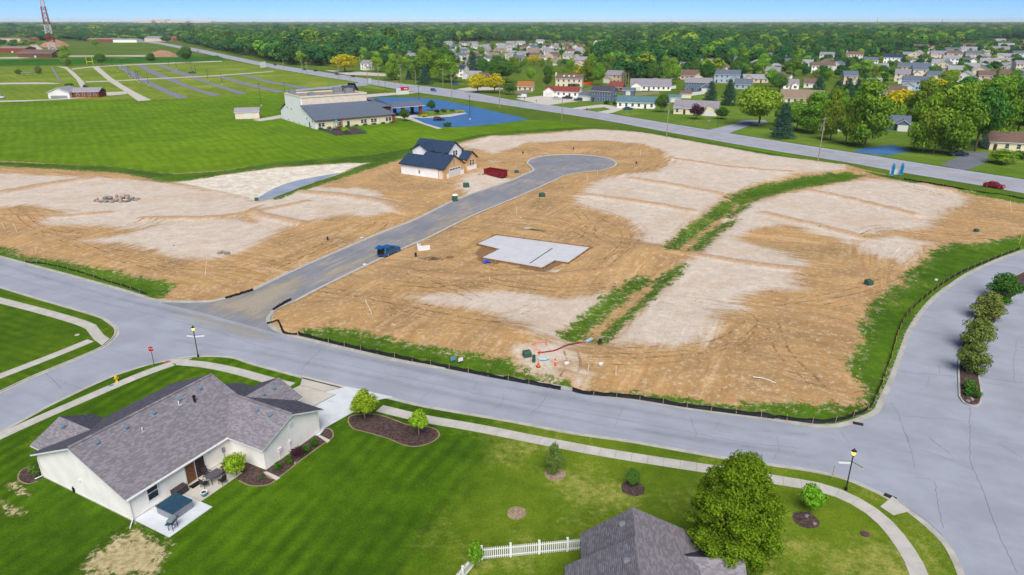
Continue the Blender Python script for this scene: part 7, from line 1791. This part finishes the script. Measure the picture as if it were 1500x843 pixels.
# --- red and white lattice mast
p = at(78,75.5); ma = empty('lattice_mast', p, .4, 'tall red and white steel lattice mast beside the far earth heap', 'tower'); MR = plain('mast_red', '#8a3230', .15, .1, .6); MW_ = plain('mast_white', '#c9c4c4', .1, .1, .6)
Hm, nseg = 82, 14
def mw(z): return 4.6-3.0*min(z/Hm,1)
for i in range(nseg):
    z0, z1_ = Hm*i/nseg, Hm*(i+1)/nseg; a0, a1 = mw(z0), mw(z1_); b = MB(); cs = ((1,1),(-1,1),(-1,-1),(1,-1))
    for j in range(4):
        (x,y),(x2,y2) = cs[j], cs[(j+1)%4]; b.tube((x*a0,y*a0,z0),(x*a1,y*a1,z1_),.42,.42,5); b.tube((x*a0,y*a0,z0),(x2*a1,y2*a1,z1_),.24,.24,4); b.tube((x2*a0,y2*a0,z0),(x*a1,y*a1,z1_),.24,.24,4); b.tube((x*a1,y*a1,z1_),(x2*a1,y2*a1,z1_),.22,.22,4)
    b.build('mast_section', MW_ if (i//2) % 3 == 2 or i < 2 else MR, ma)
for z in (44,52): MB().box(-3,3,-3,3,z,z+.6).build('platform', MW_, ma)
# earth heaps far left
def heap(pp, h, col, label):
    P = smooth_line(pxl(pp), 3); c = sum(P, Vector())/len(P); b = MB(); n = len(P); vs = []; r = random.Random(n)
    for k_, (s, z) in enumerate(((1,0),(.75,.45),(.45,.8),(.15,1.0))): vs += [((p.x-c.x)*s,(p.y-c.y)*s,z*h*r.uniform(.85,1.1)) for p in P]
    b.add(vs, [(k_*n+i,k_*n+(i+1)%n,(k_+1)*n+(i+1)%n,(k_+1)*n+i) for k_ in range(3) for i in range(n)]+[tuple(range(3*n,4*n))]); o = b.build('earth_heap', plain('heap', col, .2, .1, .95, bump=.5), loc=c, smooth=True); return tag(o, label, 'earth heap')
heap([(58,67.5),(70,65),(85,63.5),(98,65),(101,68),(80,69.5),(62,69.5)], 9, '#a67b62', 'big pinkish earth heap beside the lattice mast'); heap([(208,84.5),(220,81.5),(235,79.5),(250,80.5),(264,84),(250,86),(225,86.5)], 7, '#9a785c', 'low brown earth heap behind the meadow bank')
# bench shelter, pole stubs in the meadow
p = at(41,111.5); o = empty('picnic_shelter', p, 0, 'small grey picnic shelter in the meadow', 'shelter'); MB().box(-4,4,-2,2,2.4,2.7).build('roof', M['metal_grey'], o)
for x in (-3.7,3.7):
    for y in (-1.7,1.7): MB().tube((x,y,0),(x,y,2.4),.12).build('post', M['metal_grey'], o)
p = at(386,101.5); o = empty('sign_board', p, R(60), 'white sign board at the meadow by the main road', 'sign'); MB().box(-3,3,-.15,.15,1.2,6.2).build('board', M['sign_white'], o); [MB().box(x-.15,x+.15,-.15,.15,0,1.2).build('post', M['pole_wood'], o) for x in (-2.2,2.2)]
p = at(542,124.5); o = empty('sign_board', p, R(60), 'white upright sign at the church meadow drive', 'sign'); MB().box(-1.2,1.2,-.15,.15,1.0,4.2).build('board', M['sign_white'], o); MB().box(-.15,.15,-.1,.1,0,1.0).build('post', M['pole_wood'], o)
p = at(178,98); o = empty('goal_frame', at(132,95), 0, 'yellow frame at the edge of the meadow bank', 'frame'); [MB().tube((x,0,0),(x,0,9),.25).build('post', M['ylw'], o) for x in (-3,3)]; MB().box(-3.2,3.2,-.2,.2,2.5,3.0).build('bar', M['ylw'], o)
# masts on the horizon
for x,lb,h in ((1284,'slim dark mast rising from the horizon',75),(1379,'short pale mast at the horizon',55)):
    p = at(x,37.5); b = MB(); b.tube((0,0,0),(0,0,h),2.5,1.2,5); tag(b.build('far_mast', M['dark_metal'], loc=p), lb, 'mast')
for a in ((52,54),):
    pass
# ================================================================== HAZE
hm = bpy.data.materials.new('haze'); hm.use_nodes = True; ht_ = hm.node_tree; ht_.nodes.clear()
pv = ht_.nodes.new('ShaderNodeVolumePrincipled'); pv.inputs['Color'].default_value = (.82,.92,1.0,1); pv.inputs['Density'].default_value = 4.5e-5; pv.inputs['Anisotropy'].default_value = -0.35
ho_ = ht_.nodes.new('ShaderNodeOutputMaterial'); ht_.links.new(pv.outputs[0], ho_.inputs['Volume'])
hz = MB().box(-40500,40500,-500,40500,-2,100).build('haze', hm); tag(hz, 'thin pale haze over the far woods', 'haze', kind='stuff')
